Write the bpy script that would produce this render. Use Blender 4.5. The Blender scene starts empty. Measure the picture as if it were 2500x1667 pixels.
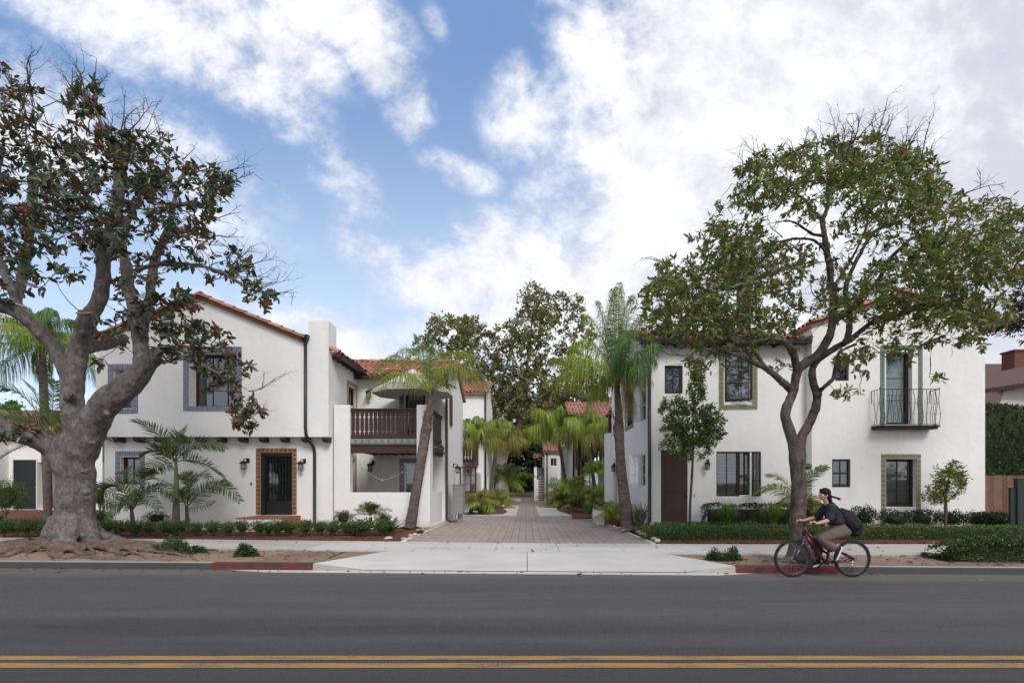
import bpy, math, random
import numpy as np
from mathutils import Vector, Matrix, noise
random.seed(7); rng = np.random.default_rng(7)
R = math.radians
C = bpy.context.scene.collection
SC = bpy.context.scene
# ---------------------------------------------------------------- camera
H = 1.727; F_PX = 1200.0; VX = 1284.0; VY = 1180.0
cam = bpy.data.cameras.new('camera'); camo = bpy.data.objects.new('camera', cam); C.objects.link(camo)
camo.location = (0, 0, H); camo.rotation_euler = (R(90), 0, 0)
cam.sensor_width = 36; cam.lens = 36 * F_PX / 2500
cam.shift_x = -(VX - 1250) / 2500; cam.shift_y = (VY - 833.5) / 2500
cam.clip_start = .1; cam.clip_end = 20000
SC.camera = camo
SC.view_settings.view_transform = 'Standard'; SC.view_settings.look = 'None'
SC.view_settings.exposure = 0.34; SC.view_settings.gamma = 1
SC.cycles.max_bounces = 8; SC.cycles.transparent_max_bounces = 24
SC.cycles.sample_clamp_indirect = 6

# ---------------------------------------------------------------- node helper
class G:
    def __init__(s, nt): s.nt = nt; s.L = nt.links
    def n(s, t, **kw):
        nd = s.nt.nodes.new(t)
        for k, v in kw.items(): setattr(nd, k, v)
        return nd
    def put(s, sock, v):
        if isinstance(v, bpy.types.NodeSocket): s.L.new(v, sock)
        elif v is not None: sock.default_value = v
    def m(s, op, a, b=None, c=None, clamp=False):
        nd = s.n('ShaderNodeMath', operation=op); nd.use_clamp = clamp
        s.put(nd.inputs[0], a)
        if b is not None: s.put(nd.inputs[1], b)
        if c is not None: s.put(nd.inputs[2], c)
        return nd.outputs[0]
    def sm(s, v, lo, hi, a=0., b=1.):
        nd = s.n('ShaderNodeMapRange', interpolation_type='SMOOTHSTEP')
        s.put(nd.inputs[0], v); s.put(nd.inputs[1], lo); s.put(nd.inputs[2], hi); s.put(nd.inputs[3], a); s.put(nd.inputs[4], b)
        return nd.outputs[0]
    def mix(s, f, a, b, bt='MIX'):
        nd = s.n('ShaderNodeMix', data_type='RGBA', blend_type=bt)
        s.put(nd.inputs[0], f)
        for i, v in ((6, a), (7, b)):
            if isinstance(v, (tuple, list)): v = tuple(v) + ((1,) if len(v) == 3 else ())
            s.put(nd.inputs[i], v)
        return nd.outputs[2]
    def noise(s, vec, sc, det=4, rough=.5, dist=0., out=0, dim='3D'):
        nd = s.n('ShaderNodeTexNoise', noise_dimensions=dim)
        if vec is not None: s.L.new(vec, nd.inputs['Vector'])
        nd.inputs['Scale'].default_value = sc; nd.inputs['Detail'].default_value = det
        nd.inputs['Roughness'].default_value = rough; nd.inputs['Distortion'].default_value = dist
        return nd.outputs[out]
    def comb(s, x, y, z):
        nd = s.n('ShaderNodeCombineXYZ')
        for i, v in enumerate((x, y, z)): s.put(nd.inputs[i], v)
        return nd.outputs[0]
    def sep(s, v):
        nd = s.n('ShaderNodeSeparateXYZ'); s.L.new(v, nd.inputs[0]); return nd.outputs
    def vm(s, op, a, b):
        nd = s.n('ShaderNodeVectorMath', operation=op); s.put(nd.inputs[0], a); s.put(nd.inputs[1], b); return nd.outputs[0]
    def ramp(s, f, stops, interp='LINEAR'):
        nd = s.n('ShaderNodeValToRGB'); cr = nd.color_ramp; cr.interpolation = interp
        while len(cr.elements) < len(stops): cr.elements.new(.5)
        for e, (p, c) in zip(cr.elements, stops): e.position = p; e.color = tuple(c) + ((1,) if len(c) == 3 else ())
        s.put(nd.inputs[0], f); return nd.outputs[0]
    def bump(s, h, st, dist=.01):
        nd = s.n('ShaderNodeBump'); nd.inputs['Strength'].default_value = st; nd.inputs['Distance'].default_value = dist
        s.put(nd.inputs['Height'], h); return nd.outputs[0]

# ---------------------------------------------------------------- sun and sky
SUN_EL, SUN_AZ = 43.0, 158.0      # azimuth clockwise from +Y : behind the photographer's right shoulder
sun = bpy.data.lights.new('sun', 'SUN'); suno = bpy.data.objects.new('sun', sun); C.objects.link(suno)
sun.energy = 1.8; sun.angle = R(20); sun.color = (1, .965, .925)
sd = Vector((math.sin(R(SUN_AZ)) * math.cos(R(SUN_EL)), math.cos(R(SUN_AZ)) * math.cos(R(SUN_EL)), math.sin(R(SUN_EL))))
suno.rotation_euler = sd.to_track_quat('Z', 'Y').to_euler()
wd = bpy.data.worlds.new('World'); SC.world = wd; wd.use_nodes = True
g = G(wd.node_tree); wd.node_tree.nodes.clear()
out = g.n('ShaderNodeOutputWorld'); bg = g.n('ShaderNodeBackground'); g.L.new(bg.outputs[0], out.inputs[0])
skyt = g.n('ShaderNodeTexSky', sky_type='NISHITA'); skyt.sun_disc = False
skyt.sun_elevation = R(SUN_EL); skyt.sun_rotation = R(SUN_AZ); skyt.ozone_density = 1.6; skyt.air_density = 1.0; skyt.dust_density = .6
tc = g.n('ShaderNodeTexCoord'); D = tc.outputs['Generated']
dx, dy, dz = g.sep(D)
ady = g.m('MAXIMUM', g.m('ABSOLUTE', dy), .12)
U = g.m('DIVIDE', dx, ady); V = g.m('DIVIDE', dz, ady)
zz = g.m('ADD', g.m('MAXIMUM', dz, 0.), .16)
CP = g.comb(g.m('DIVIDE', dx, zz), g.m('DIVIDE', dy, zz), 0.)          # position on the cloud deck
warp = g.vm('SCALE', g.vm('SUBTRACT', g.noise(CP, .9, 3, .5, out=1), (.5, .5, .5)), None)
warp.node.inputs['Scale'].default_value = .8
CPw = g.vm('ADD', CP, warp)
streak = g.vm('MULTIPLY', CPw, (1.9, .75, 1.))
rotn = g.n('ShaderNodeVectorRotate', rotation_type='Z_AXIS'); g.L.new(CPw, rotn.inputs[0]); rotn.inputs['Angle'].default_value = R(28)
streak = g.vm('MULTIPLY', rotn.outputs[0], (2.1, .7, 1.))
n1 = g.noise(streak, 1.3, 9, .6)
n2 = g.noise(CPw, 3.2, 10, .62)
n3 = g.noise(CP, .8, 5, .55)
SUV = g.comb(U, V, 0.)
nuv = g.noise(SUV, 3.2, 8, .62)                                         # ragged edge of the banks
def px(x, y): return (x - VX) / F_PX, (VY - y) / F_PX
def blob(x, y, rx, ry, rot, amp):
    u, v = px(x, y); rx /= F_PX; ry /= F_PX; a = R(rot)
    uu = g.m('SUBTRACT', U, u); vv = g.m('SUBTRACT', V, v)
    p = g.m('MULTIPLY', g.m('ADD', g.m('MULTIPLY', uu, math.cos(a)), g.m('MULTIPLY', vv, math.sin(a))), 1 / rx)
    q = g.m('MULTIPLY', g.m('SUBTRACT', g.m('MULTIPLY', vv, math.cos(a)), g.m('MULTIPLY', uu, math.sin(a))), 1 / ry)
    d = g.m('SQRT', g.m('ADD', g.m('MULTIPLY', p, p), g.m('MULTIPLY', q, q)))
    return g.sm(d, 0.15, 1.35, amp, 0.)
# cloud banks, in directions of the sky (x right of the alley axis, y up); rot counter-clockwise
tot = None
for b in [(800, 10, 270, 110, -30, 1.2), (640, 90, 330, 110, -28, .84), (220, 60, 300, 90, -20, .74), (930, 150, 150, 90, -48, 1.1), (1000, 280, 95, 75, -60, 1.0), (380, 80, 440, 150, -20, .84), (590, 180, 290, 110, -30, .86), (300, 150, 220, 60, -20, .66),
          (120, 330, 330, 220, -25, .92), (420, 360, 280, 130, -30, .78), (830, 430, 210, 85, -50, .74), (720, 320, 190, 80, -30, .62), (1120, 415, 150, 55, -25, .86), (940, 640, 180, 75, -30, .80), (860, 560, 90, 60, -40, .62),
          (1160, 650, 300, 150, 20, 1.05), (1180, 820, 360, 140, 0, .95), (640, 780, 460, 80, -6, .62), (900, 840, 300, 80, 0, .74), (500, 560, 320, 110, -15, .50),
          (40, 110, 150, 60, 0, .4), (1290, 300, 150, 150, 20, .72), (1260, 190, 70, 90, 0, .72), (1060, 50, 80, 40, -60, .45), (640, 460, 160, 60, -40, .45)]:
    v = blob(*b); tot = v if tot is None else g.m('MAXIMUM', tot, v)
# the great bank filling the right of the sky
swu = g.vm('ADD', SUV, g.vm('SCALE', g.vm('SUBTRACT', g.noise(SUV, 2.5, 3, .5, out=1), (.5, .5, .5)), None)); swu.node.inputs[1].links[0].from_node.inputs['Scale'].default_value = .12
puff = g.noise(swu, 6.5, 12, .62); fine = g.noise(swu, 17., 10, .65)
pxx = g.m('ADD', g.m('ADD', U, g.m('MULTIPLY', V, -.16)), g.m('MULTIPLY', g.m('SUBTRACT', nuv, .5), .34))
bank = g.sm(pxx, -.24, .22, 0., 1.5)
tot = g.m('MAXIMUM', tot, bank)
tot = g.m('MAXIMUM', tot, g.sm(dy, .1, -.2, 0., .95))                    # the half of the sky behind the photographer
det = g.m('ADD', g.m('MULTIPLY', g.m('SUBTRACT', n1, .5), 2.6), g.m('MULTIPLY', g.m('SUBTRACT', n2, .5), .9))
det = g.m('ADD', det, g.m('MULTIPLY', g.m('SUBTRACT', puff, .5), 1.7)); det = g.m('ADD', det, g.m('MULTIPLY', g.m('SUBTRACT', fine, .5), 1.4))
lump = g.m('ADD', tot, g.m('MULTIPLY', det, g.m('ADD', .12, g.m('MULTIPLY', g.sm(tot, 0., .6), .62))))
dens = g.sm(lump, .14, 1.16)
shade = g.m('ADD', g.m('MULTIPLY', n3, .55), g.m('MULTIPLY', g.noise(streak, 1.1, 6, .55), .45)); shade = g.m('ADD', shade, g.m('MULTIPLY', g.m('SUBTRACT', puff, .5), .55)); shade = g.m('ADD', shade, g.m('MULTIPLY', g.m('SUBTRACT', fine, .5), .25))
thick = g.sm(pxx, .25, 1.05, 0., .16)
shade = g.sm(g.m('SUBTRACT', shade, thick), .32, .60)
ccol = g.mix(shade, (.56, .575, .65), (.86, .865, .885))
ccol = g.mix(g.sm(V, .0, .36), (.82, .83, .86), ccol)
skyc = g.vm('SCALE', skyt.outputs[0], None); skyc.node.inputs['Scale'].default_value = .118
skyc = g.mix(.62, skyc, g.mix(g.sm(V, 0., .95), (.64, .78, .96), (.18, .325, .63)))
skyc = g.mix(g.sm(V, 0., .75, .45, .0), skyc, (.66, .77, .92))
fin = g.mix(g.m('ADD', .02, g.m('MULTIPLY', dens, .95)), skyc, ccol)
SKY_STR = 1.0
g.L.new(fin, bg.inputs[0]); bg.inputs[1].default_value = SKY_STR
wd.cycles.sampling_method = 'MANUAL'; wd.cycles.sample_map_resolution = 512

# ---------------------------------------------------------------- mesh helper
def W(x, y, Y): return Vector(((x - VX) / F_PX * Y, Y, H - (y - VY) / F_PX * Y))
def WX(x, Y): return (x - VX) / F_PX * Y
def WZ(y, Y): return H - (y - VY) / F_PX * Y
def link(o, parent=None):
    C.objects.link(o)
    if parent is not None:
        o.parent = parent
        if parent.get('_lvl', 1) == 0: o.matrix_parent_inverse = Matrix.Translation(-parent.location)
    return o
def thing(name, label, cat, loc=(0, 0, 0), group=None, kind=None):
    o = bpy.data.objects.new(name, None); C.objects.link(o); o.location = loc; o['_lvl'] = 0
    o.empty_display_size = .2
    return tag(o, label, cat, group, kind)
def tag(o, label=None, cat=None, group=None, kind=None):
    if label: o['label'] = label
    if cat: o['category'] = cat
    if group: o['group'] = group
    if kind: o['kind'] = kind
    return o
class MB:
    def __init__(s): s.v = []; s.f = []; s.uv = {}; s.mi = {}; s.nv = 0; s.arr = []
    def add(s, vs, fs, mi=0, uvs=None):
        b = len(s.v); s.v.extend([tuple(p) for p in vs])
        for k, f in enumerate(fs):
            if mi: s.mi[len(s.f)] = mi
            if uvs is not None and uvs[k] is not None: s.uv[len(s.f)] = uvs[k]
            s.f.append(tuple(b + i for i in f))
        return s
    def quad(s, a, b, c, d, mi=0, uv=None): return s.add((a, b, c, d), ((0, 1, 2, 3),), mi, [uv] if uv else None)
    def box(s, x0, x1, y0, y1, z0, z1, mi=0):
        return s.add([(x, y, z) for z in (z0, z1) for y in (y0, y1) for x in (x0, x1)],
                     [(0, 2, 3, 1), (4, 5, 7, 6), (0, 1, 5, 4), (2, 6, 7, 3), (0, 4, 6, 2), (1, 3, 7, 5)], mi)
    def hexa(s, p, mi=0):   # 8 points: bottom ring 4 ccw, top ring 4
        return s.add(p, [(3, 2, 1, 0), (4, 5, 6, 7), (0, 1, 5, 4), (1, 2, 6, 5), (2, 3, 7, 6), (3, 0, 4, 7)], mi)
    def tube(s, pts, rad, n=8, cap=True, mi=0, flat=1.0):
        pts = [Vector(p) for p in pts]
        if not hasattr(rad, '__len__'): rad = [rad] * len(pts)
        vs = []; fs = []; t0 = None; a = None
        for i, p in enumerate(pts):
            t = (pts[min(i + 1, len(pts) - 1)] - pts[max(i - 1, 0)])
            if t.length < 1e-9: t = Vector((0, 0, 1))
            t.normalize()
            if a is None: a = t.orthogonal().normalized()
            else: a = (a - t * a.dot(t)); a = a.normalized() if a.length > 1e-6 else t.orthogonal().normalized()
            b = t.cross(a)
            for k in range(n):
                th = 2 * math.pi * k / n
                vs.append(p + (a * math.cos(th) + b * math.sin(th) * flat) * rad[i])
        for i in range(len(pts) - 1):
            for k in range(n):
                fs.append((i * n + k, i * n + (k + 1) % n, (i + 1) * n + (k + 1) % n, (i + 1) * n + k))
        if cap:
            fs.append(tuple(range(n))[::-1]); fs.append(tuple((len(pts) - 1) * n + k for k in range(n)))
        return s.add(vs, fs, mi)
    def ball(s, c, r, nu=12, nv=8, mi=0, mat=None):
        c = Vector(c)
        if not hasattr(r, '__len__'): r = (r, r, r)
        vs = [Vector((0, 0, r[2]))]
        for j in range(1, nv):
            ph = math.pi * j / nv
            for k in range(nu):
                th = 2 * math.pi * k / nu
                vs.append(Vector((r[0] * math.sin(ph) * math.cos(th), r[1] * math.sin(ph) * math.sin(th), r[2] * math.cos(ph))))
        vs.append(Vector((0, 0, -r[2])))
        if mat is not None: vs = [mat @ v for v in vs]
        fs = [(0, 1 + k, 1 + (k + 1) % nu) for k in range(nu)]
        for j in range(nv - 2):
            for k in range(nu):
                fs.append((1 + j * nu + k, 1 + (j + 1) * nu + k, 1 + (j + 1) * nu + (k + 1) % nu, 1 + j * nu + (k + 1) % nu))
        l = len(vs) - 1
        fs += [(l, 1 + (nv - 2) * nu + (k + 1) % nu, 1 + (nv - 2) * nu + k) for k in range(nu)]
        return s.add([c + v for v in vs], fs, mi)
    def prism(s, poly, ext, mi=0):   # poly: list of points, ext: vector
        n = len(poly); e = Vector(ext); p = [Vector(q) for q in poly]
        return s.add(p + [q + e for q in p], [tuple(range(n))[::-1], tuple(range(n, 2 * n))] + [(i, (i + 1) % n, n + (i + 1) % n, n + i) for i in range(n)], mi)
    def bulk(s, verts, faces):       # numpy verts (n,3) and faces (m,k)
        s.arr.append((np.asarray(verts, dtype=np.float64), np.asarray(faces, dtype=np.int64)))
    def mesh(s, name):
        me = bpy.data.meshes.new(name)
        if s.arr:
            V_ = []; Fs = []; b = 0
            if s.v: V_.append(np.array(s.v, dtype=np.float64)); b = len(s.v)
            for v, f in s.arr: V_.append(v); Fs.append(f + b); b += len(v)
            V_ = np.concatenate(V_)
            loops = [np.array([i for f in s.f for i in f], dtype=np.int64)] if s.f else []
            lens = [np.array([len(f) for f in s.f], dtype=np.int64)] if s.f else []
            for f in Fs: loops.append(f.ravel()); lens.append(np.full(len(f), f.shape[1], dtype=np.int64))
            loops = np.concatenate(loops); lens = np.concatenate(lens)
            me.vertices.add(len(V_)); me.vertices.foreach_set('co', V_.ravel())
            me.loops.add(len(loops)); me.loops.foreach_set('vertex_index', loops.astype(np.int32))
            me.polygons.add(len(lens)); st = np.concatenate(([0], np.cumsum(lens)[:-1]))
            me.polygons.foreach_set('loop_start', st.astype(np.int32))
            me.update(calc_edges=True); me.validate()
        else:
            me.from_pydata(s.v, [], s.f); me.update()
        if s.uv:
            ul = me.uv_layers.new(name='UVMap')
            for pi, uv in s.uv.items():
                for li, q in zip(me.polygons[pi].loop_indices, uv): ul.data[li].uv = q
        return me
    def build(s, name, mats, parent=None, smooth=False, loc=None):
        me = s.mesh(name)
        for m in (mats if isinstance(mats, (list, tuple)) else [mats]): me.materials.append(m)
        if s.mi:
            for pi, k in s.mi.items(): me.polygons[pi].material_index = k
        if smooth: me.polygons.foreach_set('use_smooth', [True] * len(me.polygons))
        if loc is not None: me.transform(Matrix.Translation(-Vector(loc)))
        o = bpy.data.objects.new(name, me); link(o, parent)
        if loc is not None: o.location = loc
        return o
def struct(name, mb, m, smooth=False):
    o = mb.build(name, m, None, smooth); o['kind'] = 'structure'; return o
def remeshed(mb, voxel, name, mat, parent=None, disp=None, smooth_it=2, loc=None):
    me = mb.mesh('tmp'); o = bpy.data.objects.new('tmp', me); C.objects.link(o)
    md = o.modifiers.new('r', 'REMESH'); md.mode = 'VOXEL'; md.voxel_size = voxel; md.adaptivity = 0
    if smooth_it:
        sm = o.modifiers.new('s', 'SMOOTH'); sm.iterations = smooth_it; sm.factor = .5
    dg = bpy.context.evaluated_depsgraph_get(); ev = o.evaluated_get(dg)
    m2 = bpy.data.meshes.new_from_object(ev); bpy.data.objects.remove(o)
    m2.name = name; m2.materials.clear(); m2.materials.append(mat)
    if disp:
        n = len(m2.vertices); co = np.empty(n * 3); no = np.empty(n * 3)
        m2.vertices.foreach_get('co', co); m2.vertices.foreach_get('normal', no)
        co = co.reshape(-1, 3); no = no.reshape(-1, 3)
        d = np.array([disp(Vector(p)) for p in co]); co = co + no * d[:, None]
        m2.vertices.foreach_set('co', co.ravel()); m2.update()
    m2.polygons.foreach_set('use_smooth', [True] * len(m2.polygons))
    if loc is not None: m2.transform(Matrix.Translation(-Vector(loc)))
    o = bpy.data.objects.new(name, m2); link(o, parent)
    if loc is not None: o.location = loc
    return o
def copy_tree(o, parent=None):
    c = o.copy(); C.objects.link(c); c.parent = parent
    for ch in [x for x in bpy.data.objects if x.parent == o and x is not c]: copy_tree(ch, c)
    return c
# ---------------------------------------------------------------- materials
def bsdf(name):
    m = bpy.data.materials.new(name); m.use_nodes = True; nt = m.node_tree
    return m, G(nt), nt.nodes['Principled BSDF']
def pm(name, col, rough=.8, var=.12, vs=2.5, bump=0., bs=40, spec=.3, metal=0., fine=.06, fs=60, island=0.):
    m, g, b = bsdf(name); tc = g.n('ShaderNodeTexCoord').outputs['Object']
    a = g.noise(tc, vs, 5, .55); f = g.noise(tc, fs, 3, .6)
    k = g.m('ADD', g.m('ADD', g.m('MULTIPLY', g.m('SUBTRACT', a, .5), 2 * var), g.m('MULTIPLY', g.m('SUBTRACT', f, .5), 2 * fine)), 1.)
    if island:
        rp = g.n('ShaderNodeNewGeometry').outputs['Random Per Island']
        k = g.m('MULTIPLY', k, g.m('ADD', g.m('MULTIPLY', g.m('SUBTRACT', rp, .5), 2 * island), 1.))
    c = g.vm('SCALE', tuple(col), None); g.L.new(k, c.node.inputs['Scale'])
    g.L.new(c, b.inputs['Base Color']); b.inputs['Roughness'].default_value = rough
    b.inputs['Specular IOR Level'].default_value = spec; b.inputs['Metallic'].default_value = metal
    if bump: g.L.new(g.bump(g.m('ADD', g.noise(tc, bs, 4, .6), g.m('MULTIPLY', a, .5)), bump), b.inputs['Normal'])
    return m
def leafmat(name, cols, back=None, rough=.42, trans=.22, spec=.4, var=.25):
    m, g, b = bsdf(name); geo = g.n('ShaderNodeNewGeometry'); rp = geo.outputs['Random Per Island']
    n = len(cols); st = [((i + .5) / n, c) for i, c in enumerate(cols)]
    c = g.ramp(rp, st)
    if back:
        c2 = g.ramp(rp, [((i + .5) / len(back), q) for i, q in enumerate(back)])
        c = g.mix(geo.outputs['Backfacing'], c, c2)
    tc = g.n('ShaderNodeTexCoord').outputs['Object']
    k = g.m('ADD', g.m('MULTIPLY', g.m('SUBTRACT', g.noise(tc, 2.2, 3, .5), .5), 2 * var), 1.)
    cc = g.vm('SCALE', c, None); g.L.new(k, cc.node.inputs['Scale'])
    g.L.new(cc, b.inputs['Base Color']); b.inputs['Roughness'].default_value = rough; b.inputs['Specular IOR Level'].default_value = spec
    tr = g.n('ShaderNodeBsdfTranslucent'); g.L.new(g.mix(1., cc, (1.3, 1.4, .7), 'MULTIPLY'), tr.inputs[0])
    mx = g.n('ShaderNodeMixShader'); mx.inputs[0].default_value = trans
    g.L.new(b.outputs[0], mx.inputs[1]); g.L.new(tr.outputs[0], mx.inputs[2])
    g.L.new(mx.outputs[0], m.node_tree.nodes['Material Output'].inputs[0])
    return m
def tilemat(name, bgc, c1, c2, c3, c4=None):
    m, g, b = bsdf(name); uv = g.n('ShaderNodeUVMap').outputs[0]; x, y, _ = g.sep(uv)
    px_ = g.m('ABSOLUTE', g.m('MULTIPLY', g.m('SUBTRACT', x, .5), 2.)); py_ = g.m('ABSOLUTE', g.m('MULTIPLY', g.m('SUBTRACT', y, .5), 2.))
    d = g.m('ADD', px_, py_); r = g.m('SQRT', g.m('ADD', g.m('MULTIPLY', px_, px_), g.m('MULTIPLY', py_, py_)))
    mx = g.m('MAXIMUM', px_, py_); mn = g.m('MINIMUM', px_, py_)
    rc = g.m('SQRT', g.m('ADD', g.m('POWER', g.m('SUBTRACT', 1., px_), 2.), g.m('POWER', g.m('SUBTRACT', 1., py_), 2.)))
    c = g.mix(g.m('LESS_THAN', g.m('ABSOLUTE', g.m('SUBTRACT', d, .86)), .13), bgc, c1)
    c = g.mix(g.m('LESS_THAN', g.m('ABSOLUTE', g.m('SUBTRACT', r, .42)), .07), c, c3)
    c = g.mix(g.m('LESS_THAN', g.m('MULTIPLY', mn, g.m('ADD', mx, .6)), .08), c, c3)
    c = g.mix(g.m('LESS_THAN', r, .27), c, c2)
    c = g.mix(g.m('LESS_THAN', rc, .5), c, c4 or c2)
    c = g.mix(g.m('LESS_THAN', rc, .28), c, c1)
    c = g.mix(g.m('GREATER_THAN', mx, .9), c, c1)
    g.L.new(c, b.inputs['Base Color']); b.inputs['Roughness'].default_value = .22; b.inputs['Specular IOR Level'].default_value = .5
    return m
def stucco(name, col):
    m, g, b = bsdf(name); tc = g.n('ShaderNodeTexCoord').outputs['Object']
    s1 = g.noise(g.vm('MULTIPLY', tc, (1.2, 1.2, .22)), 1.6, 5, .6)        # faint vertical weather streaks
    a = g.noise(tc, .7, 5, .55); f = g.noise(tc, 28, 4, .6)
    k = g.m('ADD', 1., g.m('MULTIPLY', g.m('SUBTRACT', a, .5), .14)); k = g.m('ADD', k, g.m('MULTIPLY', g.m('SUBTRACT', s1, .5), .16)); k = g.m('SUBTRACT', k, g.m('MULTIPLY', g.sm(g.noise(g.vm('MULTIPLY', tc, (5., 5., .35)), 2.0, 4, .6), .60, .78), .07))
    c = g.vm('SCALE', col, None); g.L.new(k, c.node.inputs['Scale'])
    z = g.sep(tc)[2]                                                       # earth splashed up from the beds
    dirt = g.m('MULTIPLY', g.sm(g.m('ADD', z, g.m('MULTIPLY', g.m('SUBTRACT', g.noise(tc, 4, 4), .5), .35)), .28, .52, 1., 0.), .32)
    c = g.mix(dirt, c, (.50, .38, .29))
    g.L.new(c, b.inputs['Base Color']); b.inputs['Roughness'].default_value = .92; b.inputs['Specular IOR Level'].default_value = .15
    h = g.m('ADD', g.m('MULTIPLY', f, .5), g.m('MULTIPLY', g.noise(tc, 5, 4, .5), 1.6))
    g.L.new(g.bump(h, .55, .014), b.inputs['Normal']); return m
M = {}
M['white'] = stucco('white_stucco', (.80, .785, .765))
M['offwhite'] = pm('offwhite_stucco', (.66, .64, .61), .9, .05, 1.5, .2, 40)
M['red_frame'] = pm('oxblood_paint', (.075, .014, .014), .45, .1)
M['brown_frame'] = pm('brown_paint', (.035, .020, .017), .5, .12)
M['brown_door'] = pm('chocolate_door', (.080, .043, .034), .55, .1, 6, .1, 30)
M['brown_wood'] = pm('brown_timber', (.062, .034, .028), .6, .15, 5, .2, 40)
M['black'] = pm('black_iron', (.012, .012, .014), .45, .1, spec=.4)
M['pipe'] = pm('charcoal_gutter', (.022, .023, .026), .4, .08, spec=.45)
M['white_frame'] = pm('white_vinyl', (.78, .78, .78), .4, .02)
M['terracotta'] = pm('terracotta_tile', (.36, .175, .125), .8, .35, 3, .25, 30, island=.38)
M['step_tile'] = pm('step_terracotta', (.33, .125, .085), .6, .15, 5, .1, 30)
M['ins'] = pm('dark_room', (.02, .02, .022), .9, .02)
M['blind'] = pm('slatted_blind', (.45, .46, .44), .7, .05)
M['dblind'] = pm('dark_blind', (.17, .17, .165), .7, .05)
M['curtain'] = pm('green_grey_curtain', (.22, .29, .265), .85, .08, 3)
M['lampglass'] = pm('seeded_glass', (.42, .42, .40), .15, .1, 20, spec=.6)
M['navy_door'] = pm('dark_green_door', (.016, .024, .026), .4, .06)
M['cabinet'] = pm('grey_metal', (.27, .27, .255), .45, .03, spec=.4)
M['green_metal'] = pm('dark_green_metal', (.035, .048, .046), .4, .06, spec=.4)
M['parasol'] = pm('canvas', (.74, .71, .66), .9, .04)
M['tile_blue'] = tilemat('blue_tiles', (.36, .38, .41), (.030, .055, .17), (.16, .12, .09), (.09, .12, .22), (.045, .07, .19))
M['tile_dim'] = M['tile_blue']
M['tile_orange'] = tilemat('orange_tiles', (.22, .095, .04), (.33, .20, .10), (.12, .03, .015), (.13, .05, .025), (.035, .03, .035))
M['tile_green'] = tilemat('green_tiles', (.34, .25, .11), (.13, .21, .17), (.08, .12, .075), (.17, .17, .09), (.34, .25, .11))
M['tile_sage'] = tilemat('sage_tiles', (.24, .27, .20), (.06, .11, .085), (.02, .05, .05), (.19, .22, .15), (.05, .10, .08))
M['tile_yellow'] = tilemat('yellow_tiles', (.62, .42, .10), (.40, .22, .05), (.16, .07, .03), (.50, .32, .08), (.62, .42, .10))
M['brick'] = pm('red_brick', (.15, .06, .045), .85, .2, 8, .3, 20)
M['shingle'] = pm('brown_shingle', (.115, .070, .058), .9, .12, 6, .4, 30)
M['stone'] = pm('river_stone', (.42, .33, .26), .75, .3, 3, .2, 20)
# glass
m, g, b = bsdf('window_glass'); gl = g.n('ShaderNodeBsdfGlossy'); gl.inputs['Roughness'].default_value = .03; gl.inputs['Color'].default_value = (.9, .95, 1, 1)
t = g.n('ShaderNodeBsdfTransparent'); t.inputs[0].default_value = (.93, .95, .95, 1); mx = g.n('ShaderNodeMixShader'); mx.inputs[0].default_value = .91
g.L.new(gl.outputs[0], mx.inputs[1]); g.L.new(t.outputs[0], mx.inputs[2]); g.L.new(mx.outputs[0], m.node_tree.nodes['Material Output'].inputs[0]); M['glass'] = m
m, g, b = bsdf('reflecting_glass'); b.inputs['Base Color'].default_value = (.10, .14, .18, 1); b.inputs['Roughness'].default_value = .02
b.inputs['Specular IOR Level'].default_value = 1.; b.inputs['Metallic'].default_value = .55; M['glassr'] = m
# asphalt
m, g, b = bsdf('asphalt'); tc = g.n('ShaderNodeTexCoord').outputs['Object']
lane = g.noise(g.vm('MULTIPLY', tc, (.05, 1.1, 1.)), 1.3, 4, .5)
st = g.noise(g.vm('MULTIPLY', tc, (.35, 3., 1.)), 1.5, 5, .6); fi = g.noise(tc, 130, 2, .7); ff = g.noise(tc, 420, 2, .7)
ag = g.n('ShaderNodeTexVoronoi'); g.L.new(tc, ag.inputs['Vector']); ag.inputs['Scale'].default_value = 115
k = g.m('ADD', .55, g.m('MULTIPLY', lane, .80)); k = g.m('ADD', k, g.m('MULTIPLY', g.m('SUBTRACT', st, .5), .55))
k = g.m('ADD', k, g.m('MULTIPLY', g.m('SUBTRACT', fi, .5), .8)); k = g.m('ADD', k, g.m('MULTIPLY', g.m('SUBTRACT', ff, .5), .5))
c = g.vm('SCALE', (.088, .083, .083), None); g.L.new(k, c.node.inputs['Scale'])
c = g.mix(g.sm(g.sep(ag.outputs['Color'])[0], .93, .97, 0., .5), c, (.26, .24, .22))
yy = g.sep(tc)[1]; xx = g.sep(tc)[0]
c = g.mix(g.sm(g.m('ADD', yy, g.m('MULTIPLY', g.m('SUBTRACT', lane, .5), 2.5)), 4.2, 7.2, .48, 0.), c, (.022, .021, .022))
dust = g.m('MULTIPLY', g.sm(g.m('ADD', g.m('ADD', yy, g.m('MULTIPLY', xx, .037)), g.m('MULTIPLY', g.m('SUBTRACT', st, .5), .8)), 8.6, 9.6), .55)
c = g.mix(dust, c, (.185, .155, .135))
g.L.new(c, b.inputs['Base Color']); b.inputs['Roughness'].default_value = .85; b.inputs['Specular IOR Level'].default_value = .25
g.L.new(g.bump(g.m('ADD', fi, ag.outputs['Distance']), .5, .006), b.inputs['Normal']); M['asphalt'] = m
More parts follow.
